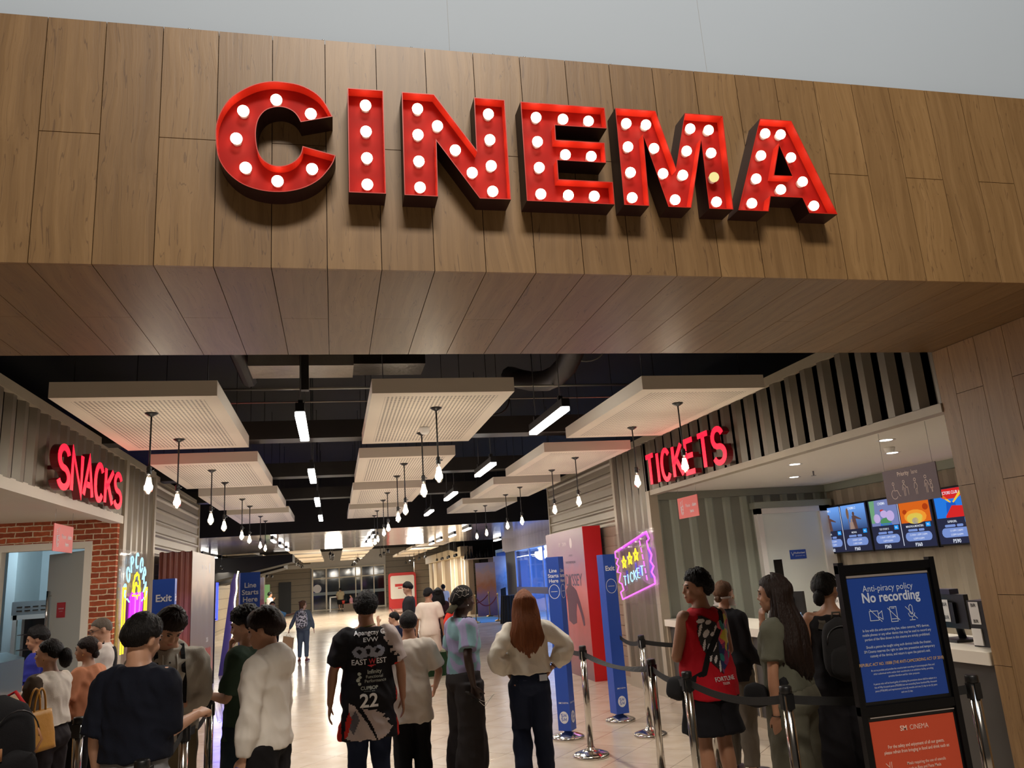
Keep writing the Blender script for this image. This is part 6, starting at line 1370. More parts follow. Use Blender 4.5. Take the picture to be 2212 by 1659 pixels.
def backpack(name, label, J, w=.30, h=.46, d=.17, m=None, cat='backpack', strap_m=None, zc=1.17, pock=True, sw=.022):
    """worn pack: a thing of its own, placed against the wearer's back"""
    k = J.k; p = J.W((0, -.02, zc * k)); back = -(.12 * k + d / 2 + .01); root = empty(name, J.root.location, math.degrees(J.root.rotation_euler.z), label, cat)
    c = Vector((p.x, p.y + back, p.z - h / 2)); mb = round_bag(w, d, h); mb.xf(Matrix.Translation(c)); mb.build('bag_body', m, root)
    if pock:
        mb = round_bag(w * .78, d * .5, h * .5); mb.xf(Matrix.Translation(c + Vector((0, -d * .42, .03)))); mb.build('front_pocket', m, root)
        mb = MB(); mb.tube([c + Vector((w * .36 * math.cos(R(a)), -d * .5 + .01 - .0 * a, h * .62 + h * .25 * math.sin(R(a)))) for a in range(0, 181, 15)], .004, 6); mb.build('zip', M_BLK, root)
        mb = MB(); mb.tube([c + Vector((-.03, d * .2, h - .01)), c + Vector((-.025, d * .2, h + .03)), c + Vector((.025, d * .2, h + .03)), c + Vector((.03, d * .2, h - .01))], .008, 8); mb.build('grab_handle', strap_m or m, root)
    gv = J.top
    for s_ in (-1, 1):
        x0 = s_ * .085 * k; path = []
        for (yy, zz, dy, dz) in ((-.35, 1.30, 1, 0), (-.3, 1.5, .8, -.6), (-.05, 1.7, .1, -1), (.12, 1.65, -.3, -1), (.4, 1.38, -1, -.1), (.4, 1.25, -1, 0), (.4, 1.12, -1, 0)):
            path.append((J.W((x0 * (1.0 if zz > 1.3 else 1.15), yy * k if abs(yy) < .3 else yy, zz * k)), Vector((0, dy, dz))))
        strap_on(J, gv, path, sw, strap_m or m, 'shoulder_strap', root, .004)
    return root, c

# ------------------------------------------------------------------ the crowd
HB = hairm('black', rgb(14, 11, 11)); HDB = hairm('dark_brown', rgb(32, 20, 16)); HRB = hairm('auburn', rgb(112, 64, 36)); HBR = hairm('brown', rgb(96, 66, 44)); HGR = hairm('cropped_grey', rgb(92, 82, 72))
C_ = lambda n, r, g, b, **k: cloth(n, rgb(r, g, b), **k)
JEAN = C_('dark_denim', 30, 38, 58, bump=.35, var=.15); BLKP = C_('black_trousers', 20, 19, 22)

# man in the printed black jersey, back to the camera
JB, JW, JR, JG = C_('jersey_black', 24, 22, 26), C_('jersey_white', 178, 164, 160), C_('jersey_red', 186, 40, 30), C_('jersey_grey', 92, 88, 94)
def jp(c, n):
    x, z = c.x, c.z; w = .02 * noise.noise(Vector((x * 30, z * 40, 2)))
    if abs(x) > .22 and z < 1.135: return 2
    if x > .115 + w * 2 and z > 1.02 and x + (z - 1.3) * .55 > .165 + w * 3: return 1
    return 0
def ex22(J):
    k = J.k; R_, U = (1, 0, 0), (0, 0, 1); O = (0, 0, 0)
    decal(J, J.top, [txt('Apangcay G.', .052, .02, 1.372, .012, 1.0), txt('EVW', .048, .02, 1.318, .008, 1.2)], M_PRINTW, O, R_, U, 'name_lettering')
    GR = mat('print_silver', rgb(130, 134, 150), .5)
    decal(J, J.top, [gridpoly([(-.13, 1.25), (-.09, 1.29), (-.03, 1.27), (0, 1.295), (.04, 1.27), (.09, 1.29), (.14, 1.255), (.12, 1.205), (.06, 1.19), (0, 1.205), (-.06, 1.19), (-.11, 1.205)], .008)], GR, O, R_, U, 'twin_eagle_emblem', .002)
    decal(J, J.top, [gridpoly([(-.10, 1.25), (-.07, 1.265), (-.05, 1.24), (-.07, 1.225)], .006), gridpoly([(.10, 1.25), (.07, 1.265), (.05, 1.24), (.07, 1.225)], .006), gridpoly([(-.02, 1.265), (.02, 1.265), (.01, 1.22), (-.01, 1.22)], .006)], JB, O, R_, U, 'emblem_black_lines', .0045)  # black patches of the printed eagle emblem
    decal(J, J.top, [txt('EAST', .058, -.075, 1.145, .014, .95), txt('EST', .058, .105, 1.145, .014, .95)], M_PRINTW, O, R_, U, 'east_west_lettering')
    decal(J, J.top, [txt('W', .058, .03, 1.145, .014, .9), gridpoly([(-.02, 1.14), (.07, 1.14), (.02, 1.12)], .006)], mat('print_red', rgb(200, 50, 60), .5), O, R_, U, 'red_lettering')
    decal(J, J.top, [txt('Infinity', .043, .045, 1.072, .008), txt('Functional', .034, .045, 1.038, .0), txt('Performance', .034, .052, 1.006, .0), txt('CUPBOP', .036, .0, .955, .016), txt('K O R E A N   B B Q', .010, .0, .94, .002)], mat('print_sage', rgb(176, 180, 168), .5), O, R_, U, 'sponsor_lettering')
    sw = []
    for (a, b, r) in ((-.075, 1.075, .014), (-.07, 1.05, .012), (-.085, 1.03, .016), (-.075, 1.0, .013)): sw.append(gridpoly([(a + r * math.cos(R(q)), b + r * .9 * math.sin(R(q))) for q in range(0, 360, 30)], .005))
    decal(J, J.top, sw, mat('print_sage', rgb(176, 180, 168), .5), O, R_, U, 'helix_emblem')
    decal(J, J.top, [txt('22', .145, -.005, .825, .022, 1.02)], M_PRINTW, O, R_, U, 'number')
    decal(J, J.top, [gridpoly([(-.16, .86), (-.12, .84), (-.02, .70), (.05, .575), (-.0, .565), (-.12, .575), (-.19, .60), (-.17, .70)], .009), gridpoly([(-.06, .815), (.0, .80), (.06, .80), (.05, .785), (.12, .76), (.10, .74), (.16, .72), (.13, .70), (.18, .66), (.15, .62), (.10, .585), (.06, .575), (.02, .68)], .009)], JW, O, R_, U, 'white_brush_print', .003)
    decal(J, J.top, [gridpoly([(-.145, .76), (-.11, .80), (-.08, .73), (-.13, .63), (-.17, .69)], .009)], JG, O, R_, U, 'grey_print', .0045)
    decal(J, J.top, [gridpoly([(-.19, .72), (-.16, .79), (-.14, .74), (-.18, .61), (-.2, .60)], .009)], JR, O, R_, U, 'red_print', .0055)
    m = MB(); m.tube([J.W((.067 * math.cos(R(a)), -.008 + .066 * math.sin(R(a)), 1.435 + .012 * math.cos(R(a)))) for a in range(0, 361, 20)], .006, 6); m.build('neck_cord', mat('olive_cord', rgb(120, 110, 60), .6), J.root)
person('person', 'man in long black jersey with white and red print, number 22 on the back', 0.26, 6.93, 1.70, 2, b=1.04, fat=1.0, head=(-14, 4, 6), armL=((-.36, .02, -1), (-.12, .05, -1)), armR=((.34, 0, -1), (.05, .06, -1)), curl=(.3, .28), sk='tan',
       hair=dict(col=HB, thick=.022, curly=14, nape=-36, top=.012, amp=.006), top=dict(col=[JB, JW, JR], hem=.575, neck=1.43, e=.026, sleeve=.84, se=.030, hemw=.215, name='jersey', paint=jp, wr=.014), bottom=dict(col=JEAN, hem=.10, e=.016), extra=ex22)
# boy in white tee
person('person', 'boy in oversized white tee and black trousers, dark head of hair from behind', .64, 7.30, 1.52, -3, b=.98, head=(-4, 2, 2), armL=((-.35, .12, -1), (.15, .85, -.5)), armR=((.45, .05, -1), (-.1, .8, -.75)), sk='tan',
       hair=dict(col=HB, thick=.014, nape=-34, amp=.003), top=dict(col=C_('offwhite_tee', 206, 196, 184), hem=.665, neck=1.435, e=.026, sleeve=.86, se=.030, hemw=.19, name='tee', wr=.014), bottom=dict(col=BLKP, hem=.09, e=.02, leg=1.15))
# man in backwards cap and pale jersey
def cj(c, n):
    v = noise.noise(Vector((c.x * 5 + c.z * 7, c.y * 9, c.z * 3))) ; return 1 if v > .02 else 0
def excap(J):
    mb = MB(); n, m = 48, 18; vs = []
    for j in range(m + 1):
        el = R(4) + (math.pi / 2 - R(4)) * j / m
        for i in range(n):
            az = 2 * math.pi * i / n; d = Vector((math.sin(az) * math.cos(el), math.cos(az) * math.cos(el), math.sin(el))); vs.append(Vector((0, -.006, .012 + (.02 if math.cos(az) > 0 else -.02) * math.cos(az) * math.cos(el) * math.cos(az))) + Vector((d.x * .092, d.y * .112, d.z * .118)))
    mb.add(vs, [(j * n + i, j * n + (i + 1) % n, (j + 1) * n + (i + 1) % n, (j + 1) * n + i) for j in range(m) for i in range(n)] + [tuple(range(n - 1, -1, -1))], 0, True)
    mb.xf(J.HM); root = empty('cap', J.root.location, math.degrees(J.root.rotation_euler.z), 'black backwards cap with thin pale lightning lines', 'cap'); cr = mb.build('crown', C_('cap_black', 26, 25, 24), root)
    mb = MB(); vs = []
    for j in range(7):
        for i in range(13):
            u = (i - 6) / 6; v = j / 6; vs.append((u * .072 * (1 - .25 * v * abs(u)), -.095 - .085 * v * (1 - .3 * u * u), -.01 - .055 * v - .018 * u * u))
    q = len(vs); vs += [(a, b, c - .005) for a, b, c in vs]
    mb.add(vs, [(j * 13 + i, j * 13 + i + 1, (j + 1) * 13 + i + 1, (j + 1) * 13 + i) for j in range(6) for i in range(12)] + [(q + j * 13 + i, q + (j + 1) * 13 + i, q + (j + 1) * 13 + i + 1, q + j * 13 + i + 1) for j in range(6) for i in range(12)], 0, True); mb.xf(J.HM); mb.build('brim', C_('cap_olive', 58, 54, 38), root)
    random.seed(11)
    for s_ in range(9):
        az, el = R(90 + random.uniform(-50, 70)), R(random.uniform(15, 55)); P = []
        for q_ in range(6):
            d = Vector((math.sin(az) * math.cos(el) * .0935, math.cos(az) * math.cos(el) * .1135, math.sin(el) * .1195)); P.append(J.HM @ (Vector((0, -.006, .012)) + d * 1.01)); az += R(random.uniform(4, 14)); el += R(random.uniform(-14, 14))
        m = MB(); m.tube(P, .0016, 5); m.build('pale_line', mat('pale_thread', rgb(170, 160, 150), .6), cr)
    m = MB()
    for s_ in (-1,): m.ball(J.HM @ Vector((.086, 0, -.045)), .006, 8)
    m.build('ear_stud', mat('ear_stud_white', rgb(235, 235, 235), .2), J.root)
    m = MB()
    for q_ in range(3):
        y0 = .035 - .02 * q_; bv = bvh_of(J.top); P = []
        for t in range(8):
            o_ = Vector((.06 + .018 * t, y0 - .02, 1.65)); h = bv.ray_cast(o_, Vector((0, 0, -1)));
            if h[0]: P.append(h[0] + Vector((0, 0, .003)))
        if len(P) > 2: m.tube(P, .0055, 6)
    m.build('shoulder_stripe', C_('stripe_black', 30, 28, 40), J.top)
    m = MB(); hd = J.hands['R']; root2 = empty('phone', J.root.location, math.degrees(J.root.rotation_euler.z), 'dark phone held at the hip by the man in the backwards cap', 'phone'); m.box((-.035, -.006, -.06), (.035, .006, .06)); m.xf(Matrix.Translation(hd + Vector((.04, -.05, .02))) @ Matrix.Rotation(R(50), 4, 'X')); m.build('phone_body', M_BLK, root2)
    root3 = empty('earphones', J.root.location, math.degrees(J.root.rotation_euler.z), 'white wired earphones dangling from the hip hand of the capped man', 'earphones')
    m = MB(); m.tube([hd + Vector((.05 + .02 * math.sin(t), .0 + .02 * t, -.02 - .05 * math.sin(t * .55))) for t in range(8)], .002, 6); m.tube([hd + Vector((.055, .02 * t, -.01 - .025 * math.sin(t * .5))) for t in range(7)], .002, 6); m.build('cable', M_WHT, root3)
person('person', 'tall man in black backwards cap and pale lilac-teal jersey, looking right', 1.09, 7.15, 1.70, -74, b=.88, head=(6, -8, 0), armL=((-.1, .5, -1), (.4, .2, -.8)), armR=((-.14, -.5, -.85), (.16, .12, -.9)), curl=(.5, .9), sk='deep', palm={'R': (.5, 1, 0)},
       hair=dict(col=HB, thick=.004, nape=-30, amp=.001, fringe=40), top=dict(col=[C_('jersey_teal', 118, 150, 156), C_('jersey_lilac', 142, 136, 168)], hem=.87, neck=1.43, e=.020, sleeve=.80, se=.030, hemw=.17, name='jersey', paint=cj, wr=.014), bottom=dict(col=C_('charcoal_wide', 46, 42, 42), hem=.03, e=.035, leg=1.75, waist=1.0), extra=excap)
# woman in cream sweater
def exgirl(J):
    m = MB(); w = J.arms['R'][2]; fd = J.arms['R'][3]; t = fd.cross(Vector((0, 0, 1))).normalized(); u = fd.cross(t)
    m.tube([w - fd * .02 + (t * math.cos(R(a)) + u * math.sin(R(a))) * .030 for a in range(0, 361, 30)], .0035, 6); m.build('hair_tie', M_BLK, J.root)
    m = MB(); m.box((-.033, -.006, 0), (.033, .006, .05)); r_ = empty('phone', J.root.location, math.degrees(J.root.rotation_euler.z), 'pale phone sticking out of the back pocket of the sweater woman', 'phone'); m.xf(Matrix.Translation((.10, -.137, .885)) @ Matrix.Rotation(R(-6), 4, 'X')); m.build('phone_body', mat('pale_phone', rgb(190, 196, 204), .3), r_)
    decal(J, J.bottom, [([(-.125, .90), (-.045, .90), (-.045, .897), (-.125, .897)], [(0, 1, 2, 3)]), ([(.045, .90), (.125, .90), (.125, .897), (.045, .897)], [(0, 1, 2, 3)]), ([(-.0015, .98), (.0015, .98), (.0015, .82), (-.0015, .82)], [(0, 1, 2, 3)])], C_('seam_thread', 70, 74, 96), (0, 0, 0), (1, 0, 0), (0, 0, 1), 'pocket_seams', .002)
person('person', 'woman with long auburn hair, cream sweater and dark jeans, hands on hips', 1.62, 6.94, 1.63, -4, sex='f', b=1.0, head=(-2, 2, 2), armL=((-.62, -.28, -.78), (.55, .55, -.62)), armR=((.80, -.25, -.62), (-.62, .20, -.72)), curl=(.7, .7), sk='mid', palm={'R': (-1, 0, -.3), 'L': (1, 0, -.3)}, legs=(((0, .03, .02), (-.02, -.16, .12)), ((0, 0, 0), (0, 0, 0))),
       hair=dict(col=HRB, thick=.020, nape=-70, cover=1, back=.012, long=(.53, .088, .142, (.045, .105), .014)), top=dict(col=C_('cream_knit', 214, 206, 192, bump=.3), hem=.985, neck=1.44, e=.036, sleeve=1.86, se=.030, hemw=.165, fl=2.0, name='sweater', wr=.014), bottom=dict(col=JEAN, hem=.10, e=.010, leg=1.25, waist=1.06), shoes=rgb(36, 30, 30), extra=exgirl)
# boy in white hoodie
def exhood(J):
    r_ = empty('water_bottle', J.root.location, math.degrees(J.root.rotation_euler.z), 'blue-capped bottle held low by the boy in the white hoodie', 'bottle'); hd = J.hands['L']; m = MB(); m.lathe([(.028, -.16), (.032, -.15), (.030, 0), (.014, .03), (.013, .045)], hd + Vector((.0, .02, -.02)), 14); m.build('bottle_body', mat('clear_plastic', (.9, .95, 1, 1), .08, trans=1., alpha=.35), r_); m = MB(); m.lathe([(.015, .045), (.015, .062)], hd + Vector((0, .02, -.02)), 12); m.build('bottle_cap', mat('cap_blue', rgb(30, 50, 150), .4), r_)
person('person', 'boy in white hooded sweatshirt with dark bowl-cut hair, in left profile', -.42, 5.41, 1.66, 70, b=.92, head=(6, 10, 0), armL=((-.10, -.16, -1), (-.16, .1, -1)), armR=((.1, .3, -1), (-.2, .3, -.8)), sk='mid',
       hair=dict(col=HDB, thick=.030, nape=-40, fringe=18, side=-14, back=.012, top=.006, cover=0, amp=.003), top=dict(col=C_('white_fleece', 212, 206, 198, bump=.1), hem=.86, neck=1.44, e=.032, sleeve=1.93, se=.024, hemw=.165, fl=1.4, hood=1, name='hoodie', wr=.013), bottom=dict(col=BLKP, hem=.09, e=.03, leg=1.5), extra=exhood)
# boy in green tee
def exgreen(J):
    r_ = empty('water_bottle', (-1.02 + .12, 6.78, 0), 0, 'small clear water bottle hanging from the hand of the boy in green', 'bottle'); m = MB(); m.lathe([(.024, -.20), (.03, -.19), (.03, -.16), (.027, -.12), (.03, -.08), (.028, -.04), (.012, -.01), (.012, .005)], (0, 0, 1.02), 16); m.xf(Matrix.Translation((0, 0, 1.02)) @ Matrix.Rotation(R(-14), 4, 'Y') @ Matrix.Translation((0, 0, -1.02))); m.build('bottle_body', mat('clear_plastic', (.9, .95, 1, 1), .08, trans=1., alpha=.35), r_)
    decal(J, J.top, [gridpoly([(-.08, 1.27), (.06, 1.33), (.06, 1.38), (-.08, 1.30)], .012)], C_('olive_print', 90, 92, 60), (0, 0, 0), (-1, 0, 0), (0, 0, 1), 'chest_print', .002)
person('person', 'boy in dark green tee, hand raised to his mouth, behind the white hoodie', -.62, 6.26, 1.66, 72, b=.98, head=(6, 8, 0), armL=((-.22, .06, -1), (-.62, .72, .06)), armR=((-.62, -.12, -.75), (-.02, -.12, 1)), curl=(.9, 1.25), sk='mid', palm={'L': (0, 0, -1), 'R': (1, 0, 0)},
       hair=dict(col=HB, thick=.030, nape=-34, fringe=24, curly=20, top=.012, amp=.008), top=dict(col=C_('bottle_green', 48, 66, 54), hem=.80, neck=1.43, e=.03, sleeve=.86, se=.036, hemw=.19, name='tee'), bottom=dict(col=C_('dark_shorts', 34, 46, 54), hem=.46, e=.035, leg=1.2), extra=exgreen)
# man in navy tee
person('person', 'broad man in plain dark navy tee and pale grey trousers, nearest on the left', -1.03, 4.81, 1.69, -28, b=.98, fat=1.0, head=(-10, 12, 4), armL=((-.22, -.1, -1), (.0, .4, -1)), armR=((.02, .22, -1), (.48, .85, .20)), curl=(.4, 1.3), sk='mid', palm={'R': (-.3, .2, -1)},
       hair=dict(col=HB, thick=.020, nape=-38, fringe=22, back=.010, top=.010), top=dict(col=C_('dark_navy', 17, 21, 34), hem=.97, neck=1.445, e=.028, sleeve=.98, se=.030, hemw=.172, name='tee', wr=.014), bottom=dict(col=C_('pale_grey_denim', 128, 130, 134, bump=.3), hem=.10, e=.02))
# man in grey henley
def exhen(J):
    m = MB(); fd = J.arms['L'][3]; w = J.arms['L'][2] - fd * .025; t = fd.cross(Vector((0, 0, 1))).normalized(); u = fd.cross(t); m.tube([w + (t * math.cos(R(a)) + u * math.sin(R(a))) * .033 for a in range(0, 361, 30)], .010, 8, flat=.5); m.build('watch_strap', M_BLK, J.root); m = MB(); m.ball(w + Vector((0, 0, .034)), (.022, .022, .010), 12); m.build('watch_face', M_BLK, J.root)
    bv = bvh_of(J.top); m = MB()
    for s_, L in ((-1, .24), (1, .10)):
        P = [h[0] + Vector((0, .005, 0)) for h in (bv.ray_cast(Vector((s_ * .045, .6, 1.40 - L * t / 8)), Vector((0, -1, 0))) for t in range(9)) if h[0]]; m.tube(P, .004, 6)
    m.build('drawstring', C_('cord_grey', 176, 170, 160), J.top); m = MB()
    for z in (1.35, 1.31):
        h = bv.ray_cast(Vector((0, .6, z)), Vector((0, -1, 0))); 
        if h[0]: m.ball(h[0], (.007, .004, .007), 8)
    m.build('buttons', M_BLK, J.top)
    m = MB(); m.ball(J.HM @ Vector((-.088, .005, -.02)), (.009, .009, .014), 8); m.build('earbud', M_WHT, J.root)
    m = MB(); m.tube([J.W((.066 * math.cos(R(a)), .0 + .064 * math.sin(R(a)), 1.445 - .012 * math.sin(R(a)))) for a in range(0, 361, 20)], .002, 6); m.build('necklace', M_BLK, J.root)
    backpack('backpack', 'black backpack on the shoulders of the man in the grey henley', J, m=C_('black_pack', 24, 24, 26), sw=.013)
person('person', 'man in grey hooded henley looking down, black watch on his wrist', -1.12, 6.06, 1.70, 196, b=1.06, fat=1.0, lean=5, head=(18, 42, -4), armL=((.20, -.06, -1), (-.90, -.55, -.08)), armR=((-.2, -.1, -1), (.5, -.7, -.2)), curl=(.8, .8), sk='mid', palm={'L': (0, 0, -1), 'R': (0, 0, 1)},
       hair=dict(col=HDB, thick=.028, nape=-30, fringe=22, top=.014, amp=.006), top=dict(col=C_('heather_grey', 168, 162, 150, bump=.25), hem=.84, neck=1.445, e=.026, sleeve=1.55, se=.022, hemw=.175, hood=2, name='henley', wr=.015), bottom=dict(col=C_('khaki', 96, 84, 62), hem=.10, e=.03, leg=1.2), extra=exhen)
# staff man with glasses, shaved head
def exbald(J):
    m = MB()
    for s_ in (-1, 1): m.tube([(s_ * .033 + .024 * math.cos(R(a)), .108, .0 + .018 * math.sin(R(a))) for a in range(0, 361, 30)], .002, 6); m.tube([(s_ * .057, .106, .004), (s_ * .074, .06, .006), (s_ * .083, .0, .004)], .002, 6)
    m.tube([(-.009, .110, .002), (.009, .110, .002)], .002, 6); m.xf(J.HM); m.build('glasses', M_BLK, J.root)
    decal(J, J.top, [gridpoly([(-.13, 1.40), (-.07, 1.42), (-.02, 1.2), (-.02, .98), (-.15, .98), (-.15, 1.25)], .015), gridpoly([(.13, 1.40), (.07, 1.42), (.02, 1.2), (.02, .98), (.15, .98), (.15, 1.25)], .015)], C_('vest_black', 24, 22, 28), (0, 0, 0), (-1, 0, 0), (0, 0, 1), 'vest', .006)
    decal(J, J.top, [gridpoly([(-.13, 1.36), (.13, 1.36), (.15, 1.2), (.15, .98), (-.15, .98), (-.15, 1.2)], .015)], C_('vest_black', 24, 22, 28), (0, 0, 0), (1, 0, 0), (0, 0, 1), 'vest_back', .006)
person('person', 'man with shaved head and glasses in white shirt and black vest, looking down left', -2.17, 8.55, 1.64, 112, b=1.0, head=(4, 16, 0), armL=((-.2, -.1, -1), (-.8, .2, -.3)), armR=((-.2, .2, -1), (-.8, .2, -.3)), sk='mid', hair=dict(col=HGR, thick=.003, nape=-32, amp=.0006, back=.001), top=dict(col=C_('white_shirt', 210, 204, 198), hem=.9, neck=1.45, e=.016, sleeve=.9, se=.022, name='shirt'), extra=exbald, near=True)
# woman with ponytail clip, brown and white top, yellow bag
def bp1(c, n): return 1 if (c.y > -.02 + .0 * c.z and c.z > 1.12) or (c.x < -.155) else 0
def exbrown(J):
    m = MB(); m.ball(J.HM @ Vector((-.085, 0, -.05)), .005, 8); m.build('earring', M_BRASS, J.root)
    m = MB()
    for q in range(9): m.ball(J.HM @ Vector((-.02 + .005 * q, -.095 - .004 * math.sin(q), .055 - .016 * q)), .009, 8)
    m.build('hair_clip', mat('pearl_clip', rgb(170, 150, 140), .35), J.hair)
person('person', 'woman in brown and white raglan top, dark hair in a clip, profile to the left', -2.12, 6.93, 1.53, 70, sex='f', b=1.04, fat=1.08, head=(14, 0, 0), armL=((-.18, -.14, -1), (-.75, .10, -.35)), armR=((-.2, .2, -1), (-.7, .1, -.3)), curl=(.8, .6), sk='light',
       hair=dict(col=HB, thick=.012, nape=-30, fringe=36, back=.010, side=2, bun=((0, -.145, -.045), (.045, .055, .085))), top=dict(col=[C_('ivory', 206, 196, 184), C_('cocoa', 78, 66, 56)], hem=1.0, neck=1.435, e=.03, sleeve=.92, se=.030, hemw=.165, name='raglan_top', paint=bp1), bottom=dict(col=C_('charcoal_trousers', 34, 28, 30), hem=.08, e=.03, leg=1.3, waist=1.02), extra=exbrown)
root = empty('handbag', (-2.05, 6.50, .80), 68, 'mustard yellow leather handbag with two handles hanging from an arm', 'handbag'); M_MUS = mat('mustard_leather', rgb(176, 122, 30), .45, bump=.2, bscale=40, var=.15)
m = MB(); vs = [];
for j in range(9):
    t = j / 8
    for a in range(24):
        an = 2 * math.pi * a / 24; vs.append((math.copysign(abs(math.cos(an)) ** .55, math.cos(an)) * (.16 - .03 * t), math.copysign(abs(math.sin(an)) ** .6, math.sin(an)) * (.075 - .045 * t) + .006 * noise.noise(Vector((an * 2, t * 4, 0))), .26 * t))
m.add(vs, [(j * 24 + a, j * 24 + (a + 1) % 24, (j + 1) * 24 + (a + 1) % 24, (j + 1) * 24 + a) for j in range(8) for a in range(24)] + [tuple(range(23, -1, -1)), tuple(192 + a for a in range(24))], 0, True); m.build('bag_body', M_MUS, root)
for s_ in (-1, 1): m = MB(); m.tube([(.055 * math.cos(R(a)), s_ * .022, .24 + .17 * math.sin(R(a))) for a in range(0, 181, 15)], .007, 8); m.build('handle', M_MUS, root)
m = MB(); m.box((-.16, -.01, .10), (-.2, .01, .16)); m.build('yellow_tag', mat('lime_tag', rgb(170, 176, 50), .5), root)
# woman in peach tee
def expeach(J):
    m = MB(); m.ball(J.HM @ Vector((-.085, 0, -.05)), .006, 8); m.build('earring', M_BRASS, J.root)
    m = MB(); m.ball((0, -.115, .02), (.036, .03, .038), 14); m.v = [tuple(Vector(v) * (1 + .08 * noise.noise(Vector(v) * 90))) for v in m.v]; m.xf(J.HM); m.build('scrunchie', mat('cream_scrunchie', rgb(216, 176, 156), .8), J.hair)
person('person', 'woman in peach tee with low bun and cream scrunchie, profile to the left', -2.05, 7.66, 1.50, 72, sex='f', b=1.02, fat=1.02, head=(12, 2, 0), armL=((-.30, -.25, -1), (-.35, .25, -.8)), armR=((-.2, .2, -1), (-.6, .1, -.5)), sk='mid',
       hair=dict(col=HDB, thick=.012, nape=-34, fringe=26, side=-4, bun=((0, -.085, -.055), (.042, .035, .04))), top=dict(col=C_('peach_cotton', 206, 140, 106), hem=.97, neck=1.43, e=.026, sleeve=.80, se=.028, hemw=.165, name='tee'), bottom=dict(col=C_('black_skirt_trousers', 26, 22, 24), hem=.08, e=.03, waist=1.02), extra=expeach)
# café staff in blue
person('person', 'person in royal blue shirt with curly black hair at the snack counter', -2.98, 9.35, 1.56, 95, b=.95, head=(10, 10, 0), armL=((-.1, -.2, -1), (-.8, 0, -.3)), armR=((-.1, .2, -1), (-.8, 0, -.3)), sk='tan', hair=dict(col=HB, thick=.026, curly=18, nape=-26, top=.01), top=dict(col=C_('royal_blue', 42, 46, 130), hem=.86, neck=1.43, e=.024, sleeve=.85, se=.03, name='shirt'), near=True)
# big backpack wearer cut by the left edge
def expack(J):
    r_, c = backpack('backpack', 'large black backpack with tan pulls, cut by the left picture edge', J, w=.40, h=.60, d=.27, m=C_('black_nylon', 22, 21, 24, bump=.3), zc=1.13)
    m = MB(); m.box((-.06, -.20, .12), (.0, -.195, .17)); m.xf(Matrix.Translation(c)); m.build('woven_label', C_('grey_label', 110, 104, 98), r_)
    m = MB(); m.tube([c + Vector((.1, -.15, .3)), c + Vector((.12, -.17, .36)), c + Vector((.09, -.17, .42))], .006, 6); m.tube([c + Vector((-.1, -.15, .3)), c + Vector((-.12, -.17, .36))], .006, 6); m.build('tan_pull', mat('tan_leather', rgb(170, 120, 84), .5), r_)
    m = MB(); m.tube([c + Vector((.10, .12, .56)), c + Vector((.14, .06, .60)), c + Vector((.16, 0, .52)), c + Vector((.17, -.04, .44))], .018, 8, flat=.4); m.build('red_strap_trim', C_('red_webbing', 170, 30, 34), r_)
person('person', 'person in olive shirt wearing the large black backpack, mostly out of frame', -1.97, 5.06, 1.55, 60, b=1.0, head=(0, 4, 0), armL=((-.2, -.2, -1), (.1, -.1, -1)), sk='mid', hair=dict(col=HB, thick=.02), top=dict(col=C_('olive_shirt', 96, 86, 62), hem=.84, neck=1.43, e=.03, sleeve=.98, se=.04, name='shirt'), extra=expack)

